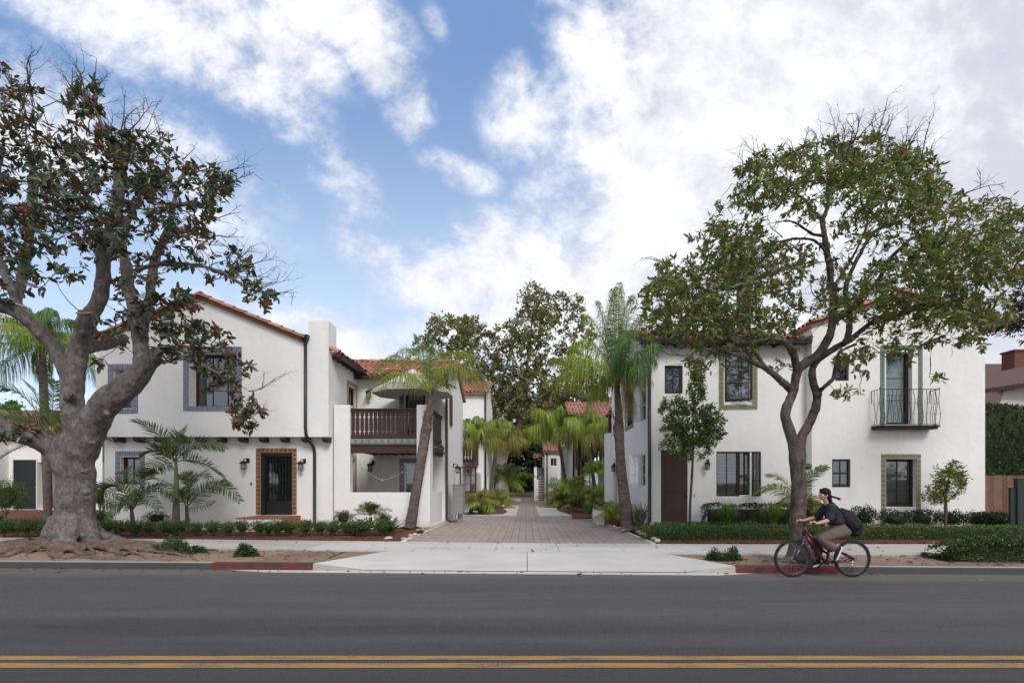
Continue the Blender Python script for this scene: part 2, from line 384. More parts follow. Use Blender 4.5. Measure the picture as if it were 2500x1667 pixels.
# yellow paint, worn
m, g, b = bsdf('yellow_road_paint'); tc = g.n('ShaderNodeTexCoord').outputs['Object']
w = g.noise(tc, 55, 5, .75); w2 = g.noise(g.vm('MULTIPLY', tc, (.5, 3., 1.)), 3, 4, .6)
wear = g.sm(g.m('ADD', w, g.m('MULTIPLY', g.m('SUBTRACT', w2, .5), .7)), .50, .66)
c = g.mix(wear, g.mix(w2, (.44, .235, .055), (.30, .17, .06)), (.09, .08, .075))
c = g.mix(g.sm(g.noise(tc, 120, 4, .7), .42, .7, 0., .5), c, (.14, .09, .05))
g.L.new(c, b.inputs['Base Color']); b.inputs['Roughness'].default_value = .8; M['yellow'] = m
# concrete
def conc(name, col, dk=.2, sc=.9):
    m, g, b = bsdf(name); tc = g.n('ShaderNodeTexCoord').outputs['Object']
    a = g.noise(g.vm('MULTIPLY', tc, (.6, 1.4, 1.)), sc, 6, .62, .4); f = g.noise(tc, 160, 2, .6); sp = g.noise(tc, 14, 4, .7)
    k = g.m('ADD', 1., g.m('MULTIPLY', g.m('SUBTRACT', a, .55), 2 * dk)); k = g.m('ADD', k, g.m('MULTIPLY', g.m('SUBTRACT', f, .5), .12))
    k = g.m('SUBTRACT', k, g.sm(sp, .66, .78, 0., .18))
    c = g.vm('SCALE', col, None); g.L.new(k, c.node.inputs['Scale'])
    g.L.new(c, b.inputs['Base Color']); b.inputs['Roughness'].default_value = .85; b.inputs['Specular IOR Level'].default_value = .2
    g.L.new(g.bump(f, .25, .004), b.inputs['Normal']); return m
M['conc'] = conc('pale_concrete', (.545, .52, .485), .34, .7); M['conc_old'] = conc('sidewalk_concrete', (.46, .43, .395), .28)
M['groove'] = pm('joint_dirt', (.10, .085, .07), .95)
m, g, b = bsdf('tyre_blackened_kerb'); tc = g.n('ShaderNodeTexCoord').outputs['Object']; tv = g.vm('MULTIPLY', tc, (.5, 1., 1.6))
c = g.mix(g.noise(tv, 3, 6, .65), (.028, .028, .031), (.075, .074, .076)); c = g.mix(g.sm(g.noise(tv, 5, 6, .7), .62, .70), c, (.24, .22, .20))
g.L.new(c, b.inputs['Base Color']); b.inputs['Roughness'].default_value = .8; g.L.new(g.bump(g.noise(tc, 40, 4, .6), .4), b.inputs['Normal']); M['kerb_black'] = m
m, g, b = bsdf('red_kerb_paint'); tc = g.n('ShaderNodeTexCoord').outputs['Object']; tv = g.vm('MULTIPLY', tc, (.5, 1., 1.6))
c = g.mix(g.noise(tv, 3, 5, .6), (.085, .014, .016), (.16, .022, .022)); c = g.mix(g.sm(g.noise(tv, 2.2, 7, .7), .44, .58), c, (.035, .026, .027)); c = g.mix(g.sm(g.noise(tv, 9, 5, .7), .62, .70), c, (.30, .25, .22))
g.L.new(c, b.inputs['Base Color']); b.inputs['Roughness'].default_value = .75; g.L.new(g.bump(g.noise(tc, 40, 4, .6), .4), b.inputs['Normal']); M['kerb_red'] = m
M['kerb_top'] = conc('kerb_top_concrete', (.40, .36, .31), .3, 2.)
# pavers
m, g, b = bsdf('interlocking_pavers'); tc = g.n('ShaderNodeTexCoord').outputs['Object']
x, y, z = g.sep(tc); v = g.comb(y, x, 0.)
br = g.n('ShaderNodeTexBrick'); g.L.new(v, br.inputs['Vector']); br.offset = .5
br.inputs['Scale'].default_value = 1.; br.inputs['Brick Width'].default_value = .31; br.inputs['Row Height'].default_value = .212
br.inputs['Mortar Size'].default_value = .0075; br.inputs['Mortar Smooth'].default_value = .3; br.inputs['Bias'].default_value = 0.
br.inputs['Color1'].default_value = (0, 0, 0, 1); br.inputs['Color2'].default_value = (1, 1, 1, 1); br.inputs['Mortar'].default_value = (.5, .5, .5, 1)
c = g.ramp(br.outputs[0], [(0., (.30, .245, .225)), (.3, (.36, .29, .255)), (.55, (.33, .28, .27)), (.8, (.42, .315, .25)), (1., (.28, .25, .25))])
kk = g.m('ADD', .86, g.m('MULTIPLY', g.noise(tc, .6, 4, .6), .28)); kk = g.m('ADD', kk, g.m('MULTIPLY', g.m('SUBTRACT', g.noise(tc, 70, 3, .6), .5), .3))
cc = g.vm('SCALE', c, None); g.L.new(kk, cc.node.inputs['Scale'])
c = g.mix(br.outputs[1], cc, (.13, .10, .085)); g.L.new(c, b.inputs['Base Color']); b.inputs['Roughness'].default_value = .85
g.L.new(g.bump(g.m('SUBTRACT', 1., br.outputs[1]), .6, .006), b.inputs['Normal']); M['paver'] = m
# earth & mulch
m, g, b = bsdf('dry_earth'); tc = g.n('ShaderNodeTexCoord').outputs['Object']
a = g.noise(tc, .9, 5, .6); f = g.noise(tc, 26, 5, .65); ff = g.noise(tc, 150, 3, .7)
c = g.ramp(a, [(.32, (.185, .120, .082)), (.5, (.26, .178, .125)), (.68, (.33, .24, .175))])
k = g.m('ADD', .75, g.m('MULTIPLY', f, .5)); k = g.m('ADD', k, g.m('MULTIPLY', g.m('SUBTRACT', ff, .5), .4))
c2 = g.vm('SCALE', c, None); g.L.new(k, c2.node.inputs['Scale']); g.L.new(c2, b.inputs['Base Color']); b.inputs['Roughness'].default_value = .95
g.L.new(g.bump(g.m('ADD', f, ff), .7, .02), b.inputs['Normal']); M['dirt'] = m
M['mulch'] = pm('red_bark_mulch', (.14, .054, .034), .9, .3, 9, .8, 55, fine=.35, fs=45)
M['chips'] = leafmat('bark_chips', [(.06, .022, .014), (.17, .065, .038), (.30, .15, .095), (.11, .04, .025)], trans=0., rough=.9, spec=.1)
M['ground'] = pm('far_ground', (.10, .09, .055), .95, .3, .3)
M['hill'] = pm('distant_hill', (.27, .30, .34), 1., .15, .004, fs=.02)  # blue-grey: the haze of distance is put into the hill's colour
# bark
def bark(name, c0, c1, c2, sc=6., st=(1., 1., .35), bump=.9, lich=0.):
    m, g, b = bsdf(name); tc = g.n('ShaderNodeTexCoord').outputs['Object']
    v = g.vm('MULTIPLY', tc, st); a = g.noise(v, sc, 7, .65, .3); big = g.noise(tc, 1.1, 4, .55); vo = g.n('ShaderNodeTexVoronoi', feature='DISTANCE_TO_EDGE')
    g.L.new(g.vm('ADD', v, g.vm('SCALE', g.noise(v, sc, 3, .5, out=1), None)), vo.inputs['Vector']); vo.inputs['Scale'].default_value = sc * 2.2
    c = g.ramp(g.m('ADD', g.m('MULTIPLY', a, .75), g.m('MULTIPLY', big, .3)), [(.35, c0), (.52, c1), (.68, c2)])
    cr = g.sm(vo.outputs['Distance'], 0., .06, .35, 0.)
    fn = g.noise(v, sc * 5, 5, .75); c = g.mix(g.sm(fn, .56, .70, 0., .75), c, tuple(q * 1.25 for q in c2)); c = g.mix(g.sm(fn, .30, .44, .8, 0.), c, tuple(q * .55 for q in c0))
    c = g.mix(cr, c, tuple(q * .35 for q in c0))
    if lich:
        z = g.sep(tc)[2]
        l = g.m('MULTIPLY', g.sm(g.noise(tc, 13, 8, .78), .53, .62), g.sm(z, 3.3, .9, 0., lich))
        c = g.mix(l, c, (.42, .40, .375))
    g.L.new(c, b.inputs['Base Color']); b.inputs['Roughness'].default_value = .9; b.inputs['Specular IOR Level'].default_value = .2
    h = g.m('ADD', a, g.m('MULTIPLY', g.sm(vo.outputs['Distance'], 0., .12), .4)); h = g.m('ADD', h, g.m('MULTIPLY', g.noise(tc, sc * 6, 4, .6), .35))
    g.L.new(g.bump(h, bump, .03), b.inputs['Normal']); return m
M['bark_big'] = bark('grey_magnolia_bark', (.095, .082, .077), (.225, .198, .188), (.36, .325, .31), 9., (1, 1, .55), 1.0, .85)
M['bark_r'] = bark('brown_magnolia_bark', (.060, .046, .040), (.15, .115, .10), (.30, .24, .205), 10., (1, 1, .5), .9, .3)
M['bark_syc'] = bark('pale_sycamore_bark', (.13, .11, .09), (.24, .21, .18), (.38, .35, .31), 3., (1, 1, .6), .4)
M['twig'] = pm('grey_twigs', (.085, .068, .06), .9, .3, 6)
M['twig_dark'] = pm('dark_twigs', (.040, .031, .028), .9, .3, 6)
M['palmtrunk'] = bark('palm_trunk', (.085, .065, .055), (.17, .135, .118), (.27, .22, .19), 4., (1, 1, 3.5), .8)
M['shaft'] = pm('green_crownshaft', (.12, .17, .045), .5, .2, 5)
M['fibre'] = pm('palm_fibre', (.15, .11, .085), .95, .4, 12, .8, 40)
M['root'] = bark('root_wood', (.10, .07, .055), (.20, .145, .11), (.33, .25, .20), 7., (1, 1, 1), .9)
# leaves
M['lf_mag'] = leafmat('magnolia_leaves', [(0.021, 0.045, 0.020), (0.033, 0.065, 0.026), (0.045, 0.081, 0.035), (0.026, 0.054, 0.021), (0.075, 0.081, 0.033)],
                      [(0.111, 0.059, 0.024), (0.178, 0.089, 0.033), (0.081, 0.059, 0.033), (0.223, 0.119, 0.042), (0.089, 0.075, 0.045)], rough=.3, trans=.12, spec=.5)
M['lf_mag2'] = leafmat('olive_magnolia_leaves', [(0.059, 0.104, 0.022), (0.100, 0.170, 0.031), (0.157, 0.237, 0.050), (0.066, 0.123, 0.026), (0.234, 0.285, 0.066), (0.189, 0.160, 0.050)],
                       [(0.134, 0.152, 0.054), (0.202, 0.210, 0.079), (0.246, 0.174, 0.066)], rough=.38, trans=.28, spec=.45)
M['lf_dark'] = leafmat('dark_leaves', [(0.018, 0.033, 0.015), (0.030, 0.051, 0.021), (0.045, 0.068, 0.030)], rough=.4, trans=.12)
M['lf_purple'] = leafmat('purple_leaves', [(.03, .016, .016), (.045, .03, .02), (.025, .028, .018)], rough=.4, trans=.15)
M['lf_syc'] = leafmat('sycamore_leaves', [(0.130, 0.134, 0.049), (0.200, 0.186, 0.076), (0.259, 0.220, 0.101), (0.118, 0.155, 0.049), (0.282, 0.220, 0.112)], rough=.6, trans=.25)
M['lf_box'] = leafmat('boxwood_leaves', [(0.052, 0.089, 0.019), (0.073, 0.129, 0.026), (0.118, 0.179, 0.035), (0.043, 0.076, 0.018)], rough=.4, trans=.2)
M['lf_hedge'] = leafmat('hedge_leaves', [(0.046, 0.106, 0.023), (0.079, 0.162, 0.033), (0.132, 0.230, 0.048), (0.038, 0.074, 0.020)], rough=.35, trans=.18)
M['lf_ivy'] = leafmat('ground_cover_leaves', [(0.024, 0.056, 0.017), (0.042, 0.090, 0.024), (0.074, 0.135, 0.036), (0.020, 0.039, 0.014)], rough=.3, trans=.12, spec=.5)
M['lf_ctr'] = leafmat('laurel_leaves', [(0.034, 0.069, 0.023), (0.057, 0.112, 0.034), (0.116, 0.193, 0.048), (0.251, 0.329, 0.077)], rough=.35, trans=.22)
M['lf_lime'] = leafmat('lime_tips', [(.16, .20, .045), (.21, .23, .06), (.10, .14, .03)], rough=.4, trans=.3)
M['lf_rust'] = leafmat('rusty_shrub_leaves', [(.09, .055, .02), (.07, .07, .022), (.12, .06, .025)], rough=.5, trans=.2)
M['lf_king'] = leafmat('king_palm_leaves', [(0.055, 0.095, 0.023), (0.084, 0.138, 0.034), (0.121, 0.179, 0.045), (0.066, 0.105, 0.032)], rough=.38, trans=.25)
M['lf_queen'] = leafmat('queen_palm_leaves', [(0.160, 0.238, 0.041), (0.246, 0.325, 0.050), (0.424, 0.429, 0.064), (0.194, 0.278, 0.050)], rough=.42, trans=.4)
M['lf_qyel'] = leafmat('yellowing_palm_leaves', [(0.200, 0.213, 0.037), (0.275, 0.225, 0.050), (0.125, 0.175, 0.044), (0.325, 0.237, 0.075)], rough=.5, trans=.3)
M['lf_qdark'] = leafmat('deep_green_palm_leaves', [(0.057, 0.129, 0.028), (0.095, 0.184, 0.039), (0.159, 0.259, 0.055)], rough=.4, trans=.2)
M['lf_dry'] = leafmat('dry_palm_leaves', [(.28, .20, .075), (.36, .27, .11), (.20, .16, .05), (.16, .17, .045)], rough=.6, trans=.3)
M['lf_grass'] = leafmat('strap_leaves', [(0.095, 0.176, 0.034), (0.162, 0.243, 0.047), (0.230, 0.297, 0.074), (0.068, 0.135, 0.027)], rough=.42, trans=.28)
M['lf_flax'] = leafmat('striped_flax_leaves', [(.10, .14, .07), (.20, .24, .13), (.06, .10, .04)], rough=.45, trans=.2)
M['lf_cycad'] = leafmat('cycad_leaves', [(.018, .055, .022), (.03, .08, .03)], rough=.32, trans=.12)
M['flower'] = pm('white_petals', (.8, .8, .78), .7, .05)
M['rachis'] = pm('palm_stalk', (.17, .19, .06), .5, .2, 4)
# ---------------------------------------------------------------- ground, road, pavements
def Yk(X): return 9.64 - .037 * X
def Yf(X): return 11.3 - (.085 if X < 0 else .05) * X
def Yb(X): return 13.1 - (.09 * X if X < 0 else .06 * min(X, 4.5))
def zbed(X, Y):
    t = max(0., Y - Yb(X)); s = .055 if X < 0 else .045
    k = 1. if X < -5 or X > 5 else .55
    return .155 + min(t, 4.5) * s * k
def sheet(name, x0, x1, f0, f1, fz, m, nx=40, ny=2, jit=0., mbo=None):
    mb = MB(); vs = []; fs = []
    for j in range(ny + 1):
        for i in range(nx + 1):
            X = x0 + (x1 - x0) * i / nx; a = f0(X) if callable(f0) else f0; b_ = f1(X) if callable(f1) else f1
            Y = a + (b_ - a) * j / ny; z = fz(X, Y) if callable(fz) else fz
            if jit: z += jit * (noise.noise(Vector((X * 2.3, Y * 2.3, 0))) + .6 * noise.noise(Vector((X * 7, Y * 7, 3))))
            vs.append((X, Y, z))
    for j in range(ny):
        for i in range(nx):
            k = j * (nx + 1) + i; fs.append((k, k + 1, k + nx + 2, k + nx + 1))
    mb.add(vs, fs)
    if mbo is not None: mbo.add(vs, fs); return
    return struct(name, mb, m, smooth=bool(jit))
mb = MB(); mb.quad((-4000, -4000, -.12), (4000, -4000, -.12), (4000, 4000, -.12), (-4000, 4000, -.12)); struct('ground', mb, M['ground'])
mb = MB()
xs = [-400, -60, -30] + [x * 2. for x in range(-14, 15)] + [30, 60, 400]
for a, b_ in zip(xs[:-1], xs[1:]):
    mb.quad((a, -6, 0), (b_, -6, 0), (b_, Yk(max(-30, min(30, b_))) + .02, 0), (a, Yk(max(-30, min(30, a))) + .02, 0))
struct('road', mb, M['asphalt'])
# pavement on the photographer's side
mb = MB(); mb.box(-60, 60, -6.2, -.25, -.1, .13); struct('near_pavement', mb, M['conc_old'])
for y0, y1 in ((4.812, 4.925), (4.607, 4.727)):
    mb = MB()
    for i in range(40): mb.quad((-60 + 3 * i, y0, .004), (-57 + 3 * i, y0, .004), (-57 + 3 * i, y1, .004), (-60 + 3 * i, y1, .004))
    struct('road_marking', mb, M['yellow'])
# kerb: black | red | lowered grey wing | apron | wing | red | black
XL0, XL1, XR1, XR0 = -4.25, -3.2, 3.1, 4.05
def kerb(name, a, b_, m, z0=.13, z1=.13, n=12, lab=None):
    mb = MB(); ps = []
    for i in range(n + 1):
        t = i / n; X = a + (b_ - a) * t; z = z0 + (z1 - z0) * t; Y = Yk(X)
        ps.append([(X, Y, -.05), (X, Y + .015, z - .018), (X, Y + .035, z), (X, Y + .16, z + .002), (X, Y + .16, -.05)])
    for i in range(n):
        for k in range(4): mb.add([ps[i][k], ps[i + 1][k], ps[i + 1][k + 1], ps[i][k + 1]], [(0, 1, 2, 3)], 1 if k >= 2 else 0)
    mb.add(ps[0], [(0, 1, 2, 3, 4)]); mb.add(ps[-1], [(4, 3, 2, 1, 0)])
    return struct(name, mb, [m, M['kerb_top'] if m != M['kerb_red'] else m])
kerb('kerb', -30, WX(511, 9.85), M['kerb_black'], n=30); kerb('kerb', WX(511, 9.85), XL0, M['kerb_red'])
kerb('kerb', XL0, XL1, M['kerb_top'], .13, .012); kerb('kerb', XR1, XR0, M['kerb_top'], .012, .13)
kerb('kerb', XR0, WX(2055, 9.35), M['kerb_red']); kerb('kerb', WX(2055, 9.35), 30, M['kerb_black'], n=20)
# concrete gutter strip at the driveway
mb = MB(); a, b_ = WX(545, 9.7), WX(1850, 9.4)
mb.quad((a, Yk(a) - .02, .004), (a + .9, Yk(a) - .30, .004), (b_ - .8, Yk(b_) - .24, .004), (b_, Yk(b_) - .02, .004)); struct('gutter', mb, M['conc'])
# drive apron: slopes up from the gutter to the pavement, triangular wings
def zap(X, Y):
    t = (Y - Yk(X) - .005) / (Yf(X) - Yk(X)); z = .012 + .138 * min(1, max(0, t))
    if X < XL1: z = max(z, .012 + .138 * min(1, (XL1 - X) / (XL1 - XL0)))
    if X > XR1: z = max(z, .012 + .138 * min(1, (X - XR1) / (XR0 - XR1)))
    return min(z, .15)
mb = MB()
def apr(x0, x1, n, c=None):
    for i in range(n):
        for j in range(5):
            q = []
            for (di, dj) in ((0, 0), (1, 0), (1, 1), (0, 1)):
                X = x0 + (x1 - x0) * (i + di) / n
                lo = Yk(X) + .005
                if X < XL1: lo += (Yf(XL1) - Yk(XL1)) * 0
                Y = lo + (Yf(X) - .006 - lo) * (j + dj) / 5
                q.append((X, Y, zap(X, Y)))
            mb.quad(*q)
apr(XL1, .018, 8); apr(.034, XR1, 8)
# wings (the slab widens towards the street)
mb.add([(XL1 - .001, Yk(XL1) + .005, .012), (XL0, Yk(XL0) + .04, .133), (XL1 - .001, Yf(XL1) - .006, .15)], [(1, 0, 2)])
mb.add([(XR1 + .001, Yk(XR1) + .005, .012), (XR0, Yk(XR0) + .04, .133), (XR1 + .001, Yf(XR1) - .006, .15)], [(0, 1, 2)])
struct('drive_apron', mb, M['conc'])
mb = MB(); mb.quad((.01, Yk(0) + .02, .004), (.045, Yk(0) + .02, .004), (.045, Yf(0), .13), (.01, Yf(0), .13)); struct('apron_joint', mb, M['groove'])
# sidewalk slabs over a dark joint bed
for nm, xa, xb_, mm in (('sidewalk', -30, -5.3, 'conc_old'), ('sidewalk', -5.3, 5.3, 'conc'), ('sidewalk', 5.3, 30, 'conc_old')):
    mb = MB(); X = xa
    while X < xb_ - .01:
        X2 = min(X + 1.52, xb_); g_ = .005
        a0, a1, b0, b1 = Yf(X) + g_, Yf(X2) + g_, Yb(X) - g_, Yb(X2) - g_
        mb.hexa([(X + g_, a0, 0), (X2 - g_, a1, 0), (X2 - g_, b1, 0), (X + g_, b0, 0), (X + g_, a0, .15), (X2 - g_, a1, .15), (X2 - g_, b1, .15), (X + g_, b0, .15)])
        X = X2
    struct(nm, mb, M[mm])
sheet('joint_bed', -30, 30, Yf, Yb, .138, M['groove'], 60, 1)
# parkway earth
def zdl(X, Y):
    z = .125 + .02 * math.sin(X * 1.7) * math.sin(Y * 2.1)
    d = math.hypot(X + 10.6, (Y - 11.5) * 1.2); z += .16 * math.exp(-(d / 2.2) ** 2)
    e = min(1, max(0, (Y - Yk(X) - .16) / .25), max(0, (Yf(X) - Y) / .25)); return .118 + (z - .118) * e
sheet('parkway_earth', -30, XL0 + .0, lambda X: Yk(X) + .155, lambda X: Yf(X) + .01, zdl, M['dirt'], 260, 24, .012)
def fhi(X): return Yf(X) + .01
def flo(X): t = min(1, max(0, (X - XL0) / (XL1 - XL0))); return Yk(X) + .03 + t * (Yf(X) - Yk(X) - .03)
sheet('parkway_earth', XL0, XL1, flo, fhi, lambda X, Y: .118, M['dirt'], 10, 4, .004)
def floR(X): t = min(1, max(0, (XR0 - X) / (XR0 - XR1))); return Yk(X) + .03 + t * (Yf(X) - Yk(X) - .03)
sheet('parkway_earth', XR1, XR0, floR, fhi, lambda X, Y: .118, M['dirt'], 10, 4, .004)
sheet('parkway_earth', XR0, 30, lambda X: Yk(X) + .155, fhi, lambda X, Y: .122, M['dirt'], 220, 14, .010)
# pale edging of the driveway and the pavers
PXL, PXR = -3.25, 3.27
mb = MB(); mb.quad((PXL, Yb(PXL), .150), (PXR, Yb(PXR), .150), (3.1, 24.2, .19), (-3.12, 24.2, .19)); mb.quad((-3.12, 24.2, .19), (3.1, 24.2, .19), (3.5, 56, .19), (-6, 56, .19)); struct('paved_drive', mb, M['paver'])
mb = MB(); mb.hexa([(PXR, Yb(4), .1), (PXR + .13, Yb(4), .1), (2.95, 24.2, .1), (2.82, 24.2, .1), (PXR, Yb(4), .175), (PXR + .13, Yb(4), .175), (2.95, 24.2, .215), (2.82, 24.2, .215)])
mb.hexa([(PXL - .15, Yb(PXL), .1), (PXL, Yb(PXL), .1), (PXL + .02, 15.2, .1), (PXL - .13, 15.2, .1), (PXL - .15, Yb(PXL), .175), (PXL, Yb(PXL), .175), (PXL + .02, 15.2, .18), (PXL - .13, 15.2, .18)])
struct('edging_strip', mb, M['conc'])
mb = MB()
for a, b_ in ((-3.1, -.46), (.64, 3.0)): mb.quad((a, 23.2, .196), (b_, 23.2, .196), (b_, 34.5, .196), (a, 34.5, .196))
mb.quad((-2.9, 44, .196), (-.5, 44, .196), (-.5, 51, .196), (-2.9, 51, .196))
struct('concrete_band', mb, M['conc'])
# planting beds
def bed(x0, x1, y1, n, ny): return sheet('mulch_bed', x0, x1, lambda X: Yb(X) + .0, y1, lambda X, Y: zbed(X, Y), M['mulch'], n, ny, .016)
bed(-30, PXL - .14, 19, 240, 36); bed(PXR + .12, 30, 19, 240, 36)
mb = MB(); mb.box(-30, 30, 19, 60, -.1, .12); struct('yard_ground', mb, M['ground'])
# bark chips lying on the beds
def leafverts(P, Dv, Nv, L_, W_, fold=.1, droop=.08):
    """P base (n,3), Dv direction, Nv up hint, L_, W_ arrays -> verts, faces (two folded quads per leaf)"""
    n = len(P); Dv = Dv / np.linalg.norm(Dv, axis=1, keepdims=True)
    S = np.cross(Dv, Nv); S /= (np.linalg.norm(S, axis=1, keepdims=True) + 1e-9); U_ = np.cross(S, Dv)
    L_ = np.broadcast_to(L_, (n,))[:, None]; W_ = np.broadcast_to(W_, (n,))[:, None]
    t = [(0, 0, 0), (.33, -.46, fold), (.72, -.36, fold * .6), (1, 0, -droop), (.72, .36, fold * .6), (.33, .46, fold)]
    V_ = np.stack([P + Dv * L_ * a + S * W_ * b_ + U_ * (W_ * c if c > 0 else L_ * c) for a, b_, c in t], axis=1).reshape(-1, 3)
    o = (np.arange(n) * 6)[:, None]
    return V_, np.concatenate([o + np.array([[0, 3, 2, 1]]), o + np.array([[0, 5, 4, 3]])])
def rdir(n): v = rng.normal(size=(n, 3)); return v / np.linalg.norm(v, axis=1, keepdims=True)
def chips(x0, x1, n, y1=None):
    X = rng.uniform(x0, x1, n); yb = np.array([Yb(q) for q in X]); Y = yb + rng.uniform(.0, 1, n) ** 1.4 * (y1 or 3.2)
    Z = np.array([zbed(a, b_) for a, b_ in zip(X, Y)]) + rng.uniform(-.004, .022, n)
    d = rdir(n); d[:, 2] *= .35; u = np.tile([0, 0, 1.], (n, 1)) + rng.normal(size=(n, 3)) * .35
    mb = MB(); mb.bulk(*leafverts(np.stack([X, Y, Z], 1), d, u, rng.uniform(.02, .06, n), rng.uniform(.012, .026, n)))
    o = mb.build('bark_chips', M['chips']); o['kind'] = 'stuff'; o['label'] = 'loose red bark chips scattered over the planting bed'; return o
chips(-17, PXL - .2, 9000); chips(PXR + .2, 14, 6000, 1.6)
# hills on the far left
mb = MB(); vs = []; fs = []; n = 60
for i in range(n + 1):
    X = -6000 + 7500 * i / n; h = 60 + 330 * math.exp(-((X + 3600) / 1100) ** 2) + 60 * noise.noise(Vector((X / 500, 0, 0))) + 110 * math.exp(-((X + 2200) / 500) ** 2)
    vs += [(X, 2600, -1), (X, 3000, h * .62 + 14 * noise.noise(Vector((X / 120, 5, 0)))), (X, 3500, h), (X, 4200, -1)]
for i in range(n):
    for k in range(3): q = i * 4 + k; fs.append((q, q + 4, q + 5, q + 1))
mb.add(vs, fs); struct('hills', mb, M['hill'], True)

# leaf litter blown along the kerbs and the parkway
def litter(n, fx, lab):
    P = np.array([fx() for _ in range(n)]); d = rdir(n); d[:, 2] *= .25; u = np.tile([0, 0, 1.], (n, 1)) + rng.normal(size=(n, 3)) * .4; L_ = rng.uniform(.04, .12, n)
    mb = MB(); mb.bulk(*leafverts(P, d, u, L_, L_ * .45, .15, .12)); o = mb.build('fallen_leaves', M['litter']); o['kind'] = 'stuff'; o['label'] = lab
M['litter'] = leafmat('fallen_leaves', [(.16, .09, .04), (.26, .16, .08), (.10, .05, .025), (.34, .24, .12)], trans=.05, rough=.8, spec=.1)
def fx1(): X = rng.uniform(-14, 12); return (X, Yk(X) - abs(rng.normal()) * .22 - .02, .012)
def fx2():
    X = rng.uniform(-14, XL0) if rng.uniform() < .6 else rng.uniform(XR0, 12); Y = rng.uniform(Yk(X) + .2, Yf(X)); return (X, Y, (zdl(X, Y) if X < 0 else .122) + .02)
def fx3(): X = rng.uniform(-14, 12); return (X, rng.uniform(Yf(X), Yb(X)), .158)
litter(130, fx1, 'dry leaves and scraps lying in the gutter'); litter(420, fx2, 'dry leaves scattered over the bare parkway earth'); litter(60, fx3, 'few dry leaves lying on the sidewalk')
# ---------------------------------------------------------------- building helpers
class Fr:
    """wall frame: u along the wall, v up, n outwards"""
    def __init__(s, o, u, n): s.o = Vector(o); s.u = Vector(u); s.n = Vector(n)
    def p(s, u, v, n=0.): return s.o + s.u * u + Vector((0, 0, v)) + s.n * n
    def box(s, mb, u0, u1, v0, v1, n0, n1, mi=0):
        mb.hexa([s.p(u0, v0, n1), s.p(u1, v0, n1), s.p(u1, v0, n0), s.p(u0, v0, n0), s.p(u0, v1, n1), s.p(u1, v1, n1), s.p(u1, v1, n0), s.p(u0, v1, n0)], mi)
def front(Y): return Fr((0, Y, 0), (1, 0, 0), (0, -1, 0))
def sideE(X): return Fr((X, 0, 0), (0, 1, 0), (1, 0, 0))     # faces +X (alley side of the left houses); u = Y
def sideW(X): return Fr((X, 0, 0), (0, 1, 0), (-1, 0, 0))    # faces -X
def wallface(mb, F, u0, u1, v0, v1, ops=()):
    """ops: (u0,u1,v0,v1,depth). Face with holes and their reveals."""
    us = sorted({u0, u1} | {q for o in ops for q in o[:2]}); vs = sorted({v0, v1} | {q for o in ops for q in o[2:4]})
    for a, b_ in zip(us[:-1], us[1:]):
        for c, d in zip(vs[:-1], vs[1:]):
            mu, mv = (a + b_) / 2, (c + d) / 2
            if any(o[0] < mu < o[1] and o[2] < mv < o[3] for o in ops): continue
            mb.quad(F.p(a, c), F.p(b_, c), F.p(b_, d), F.p(a, d))
    for a, b_, c, d, dp in ops:
        mb.quad(F.p(a, c), F.p(b_, c), F.p(b_, c, -dp), F.p(a, c, -dp)); mb.quad(F.p(a, d, -dp), F.p(b_, d, -dp), F.p(b_, d), F.p(a, d))
        mb.quad(F.p(a, c, -dp), F.p(a, d, -dp), F.p(a, d), F.p(a, c)); mb.quad(F.p(b_, c), F.p(b_, d), F.p(b_, d, -dp), F.p(b_, c, -dp))
def window(par, F, u0, u1, v0, v1, depth, nu=2, nv=2, frame='brown_frame', fw=.055, blind=None, mw=.02, glass='glass', name='window', sash=None):
    """frame (the part), with glass and blind as sub-parts"""
    e = .006; mb = MB(); n0, n1 = -depth - .03, -depth + .035
    F.box(mb, u0 - e, u0 + fw, v0 - e, v1 + e, n0, n1); F.box(mb, u1 - fw, u1 + e, v0 - e, v1 + e, n0, n1)
    F.box(mb, u0 + fw, u1 - fw, v0 - e, v0 + fw, n0, n1 - .002); F.box(mb, u0 + fw, u1 - fw, v1 - fw, v1 + e, n0, n1 - .002)
    iu0, iu1, iv0, iv1 = u0 + fw, u1 - fw, v0 + fw, v1 - fw
    for k in range(1, nu):
        c = iu0 + (iu1 - iu0) * k / nu; F.box(mb, c - mw / 2, c + mw / 2, iv0 + .001, iv1 - .001, n0 + .018, n1 - .012)
    for k in range(1, nv):
        c = iv0 + (iv1 - iv0) * k / nv; w = mw if sash is None else sash; F.box(mb, iu0 + .001, iu1 - .001, c - w / 2, c + w / 2, n0 + .02, n1 - .010)
    o = mb.build(name, M[frame], par)
    mb = MB(); F.box(mb, iu0 - .004, iu1 + .004, iv0 - .004, iv1 + .004, n0 + .026, n0 + .032); mb.build('glass', M[glass], o)
    if blind:
        mb = MB()
        if blind in ('blind', 'dblind'):
            z = iv0 + .02
            while z < iv1 - .02:
                a, b_ = F.p(iu0 + .01, z, n0 - .075), F.p(iu1 - .01, z, n0 - .075); c, d = F.p(iu1 - .01, z + .035, n0 - .045), F.p(iu0 + .01, z + .035, n0 - .045)
                mb.quad(a, b_, c, d); z += .048
        else:
            k = 24; 
            for i in range(k):
                a = iu0 + (iu1 - iu0) * i / k; b_ = iu0 + (iu1 - iu0) * (i + 1) / k
                na, nb = (-.14 + .02 * (i % 2)), (-.14 + .02 * ((i + 1) % 2)); mb.quad(F.p(a, iv0, na + n0), F.p(b_, iv0, nb + n0), F.p(b_, iv1, nb + n0), F.p(a, iv1, na + n0))
        mb.build('blind', M[blind], o)
    return o
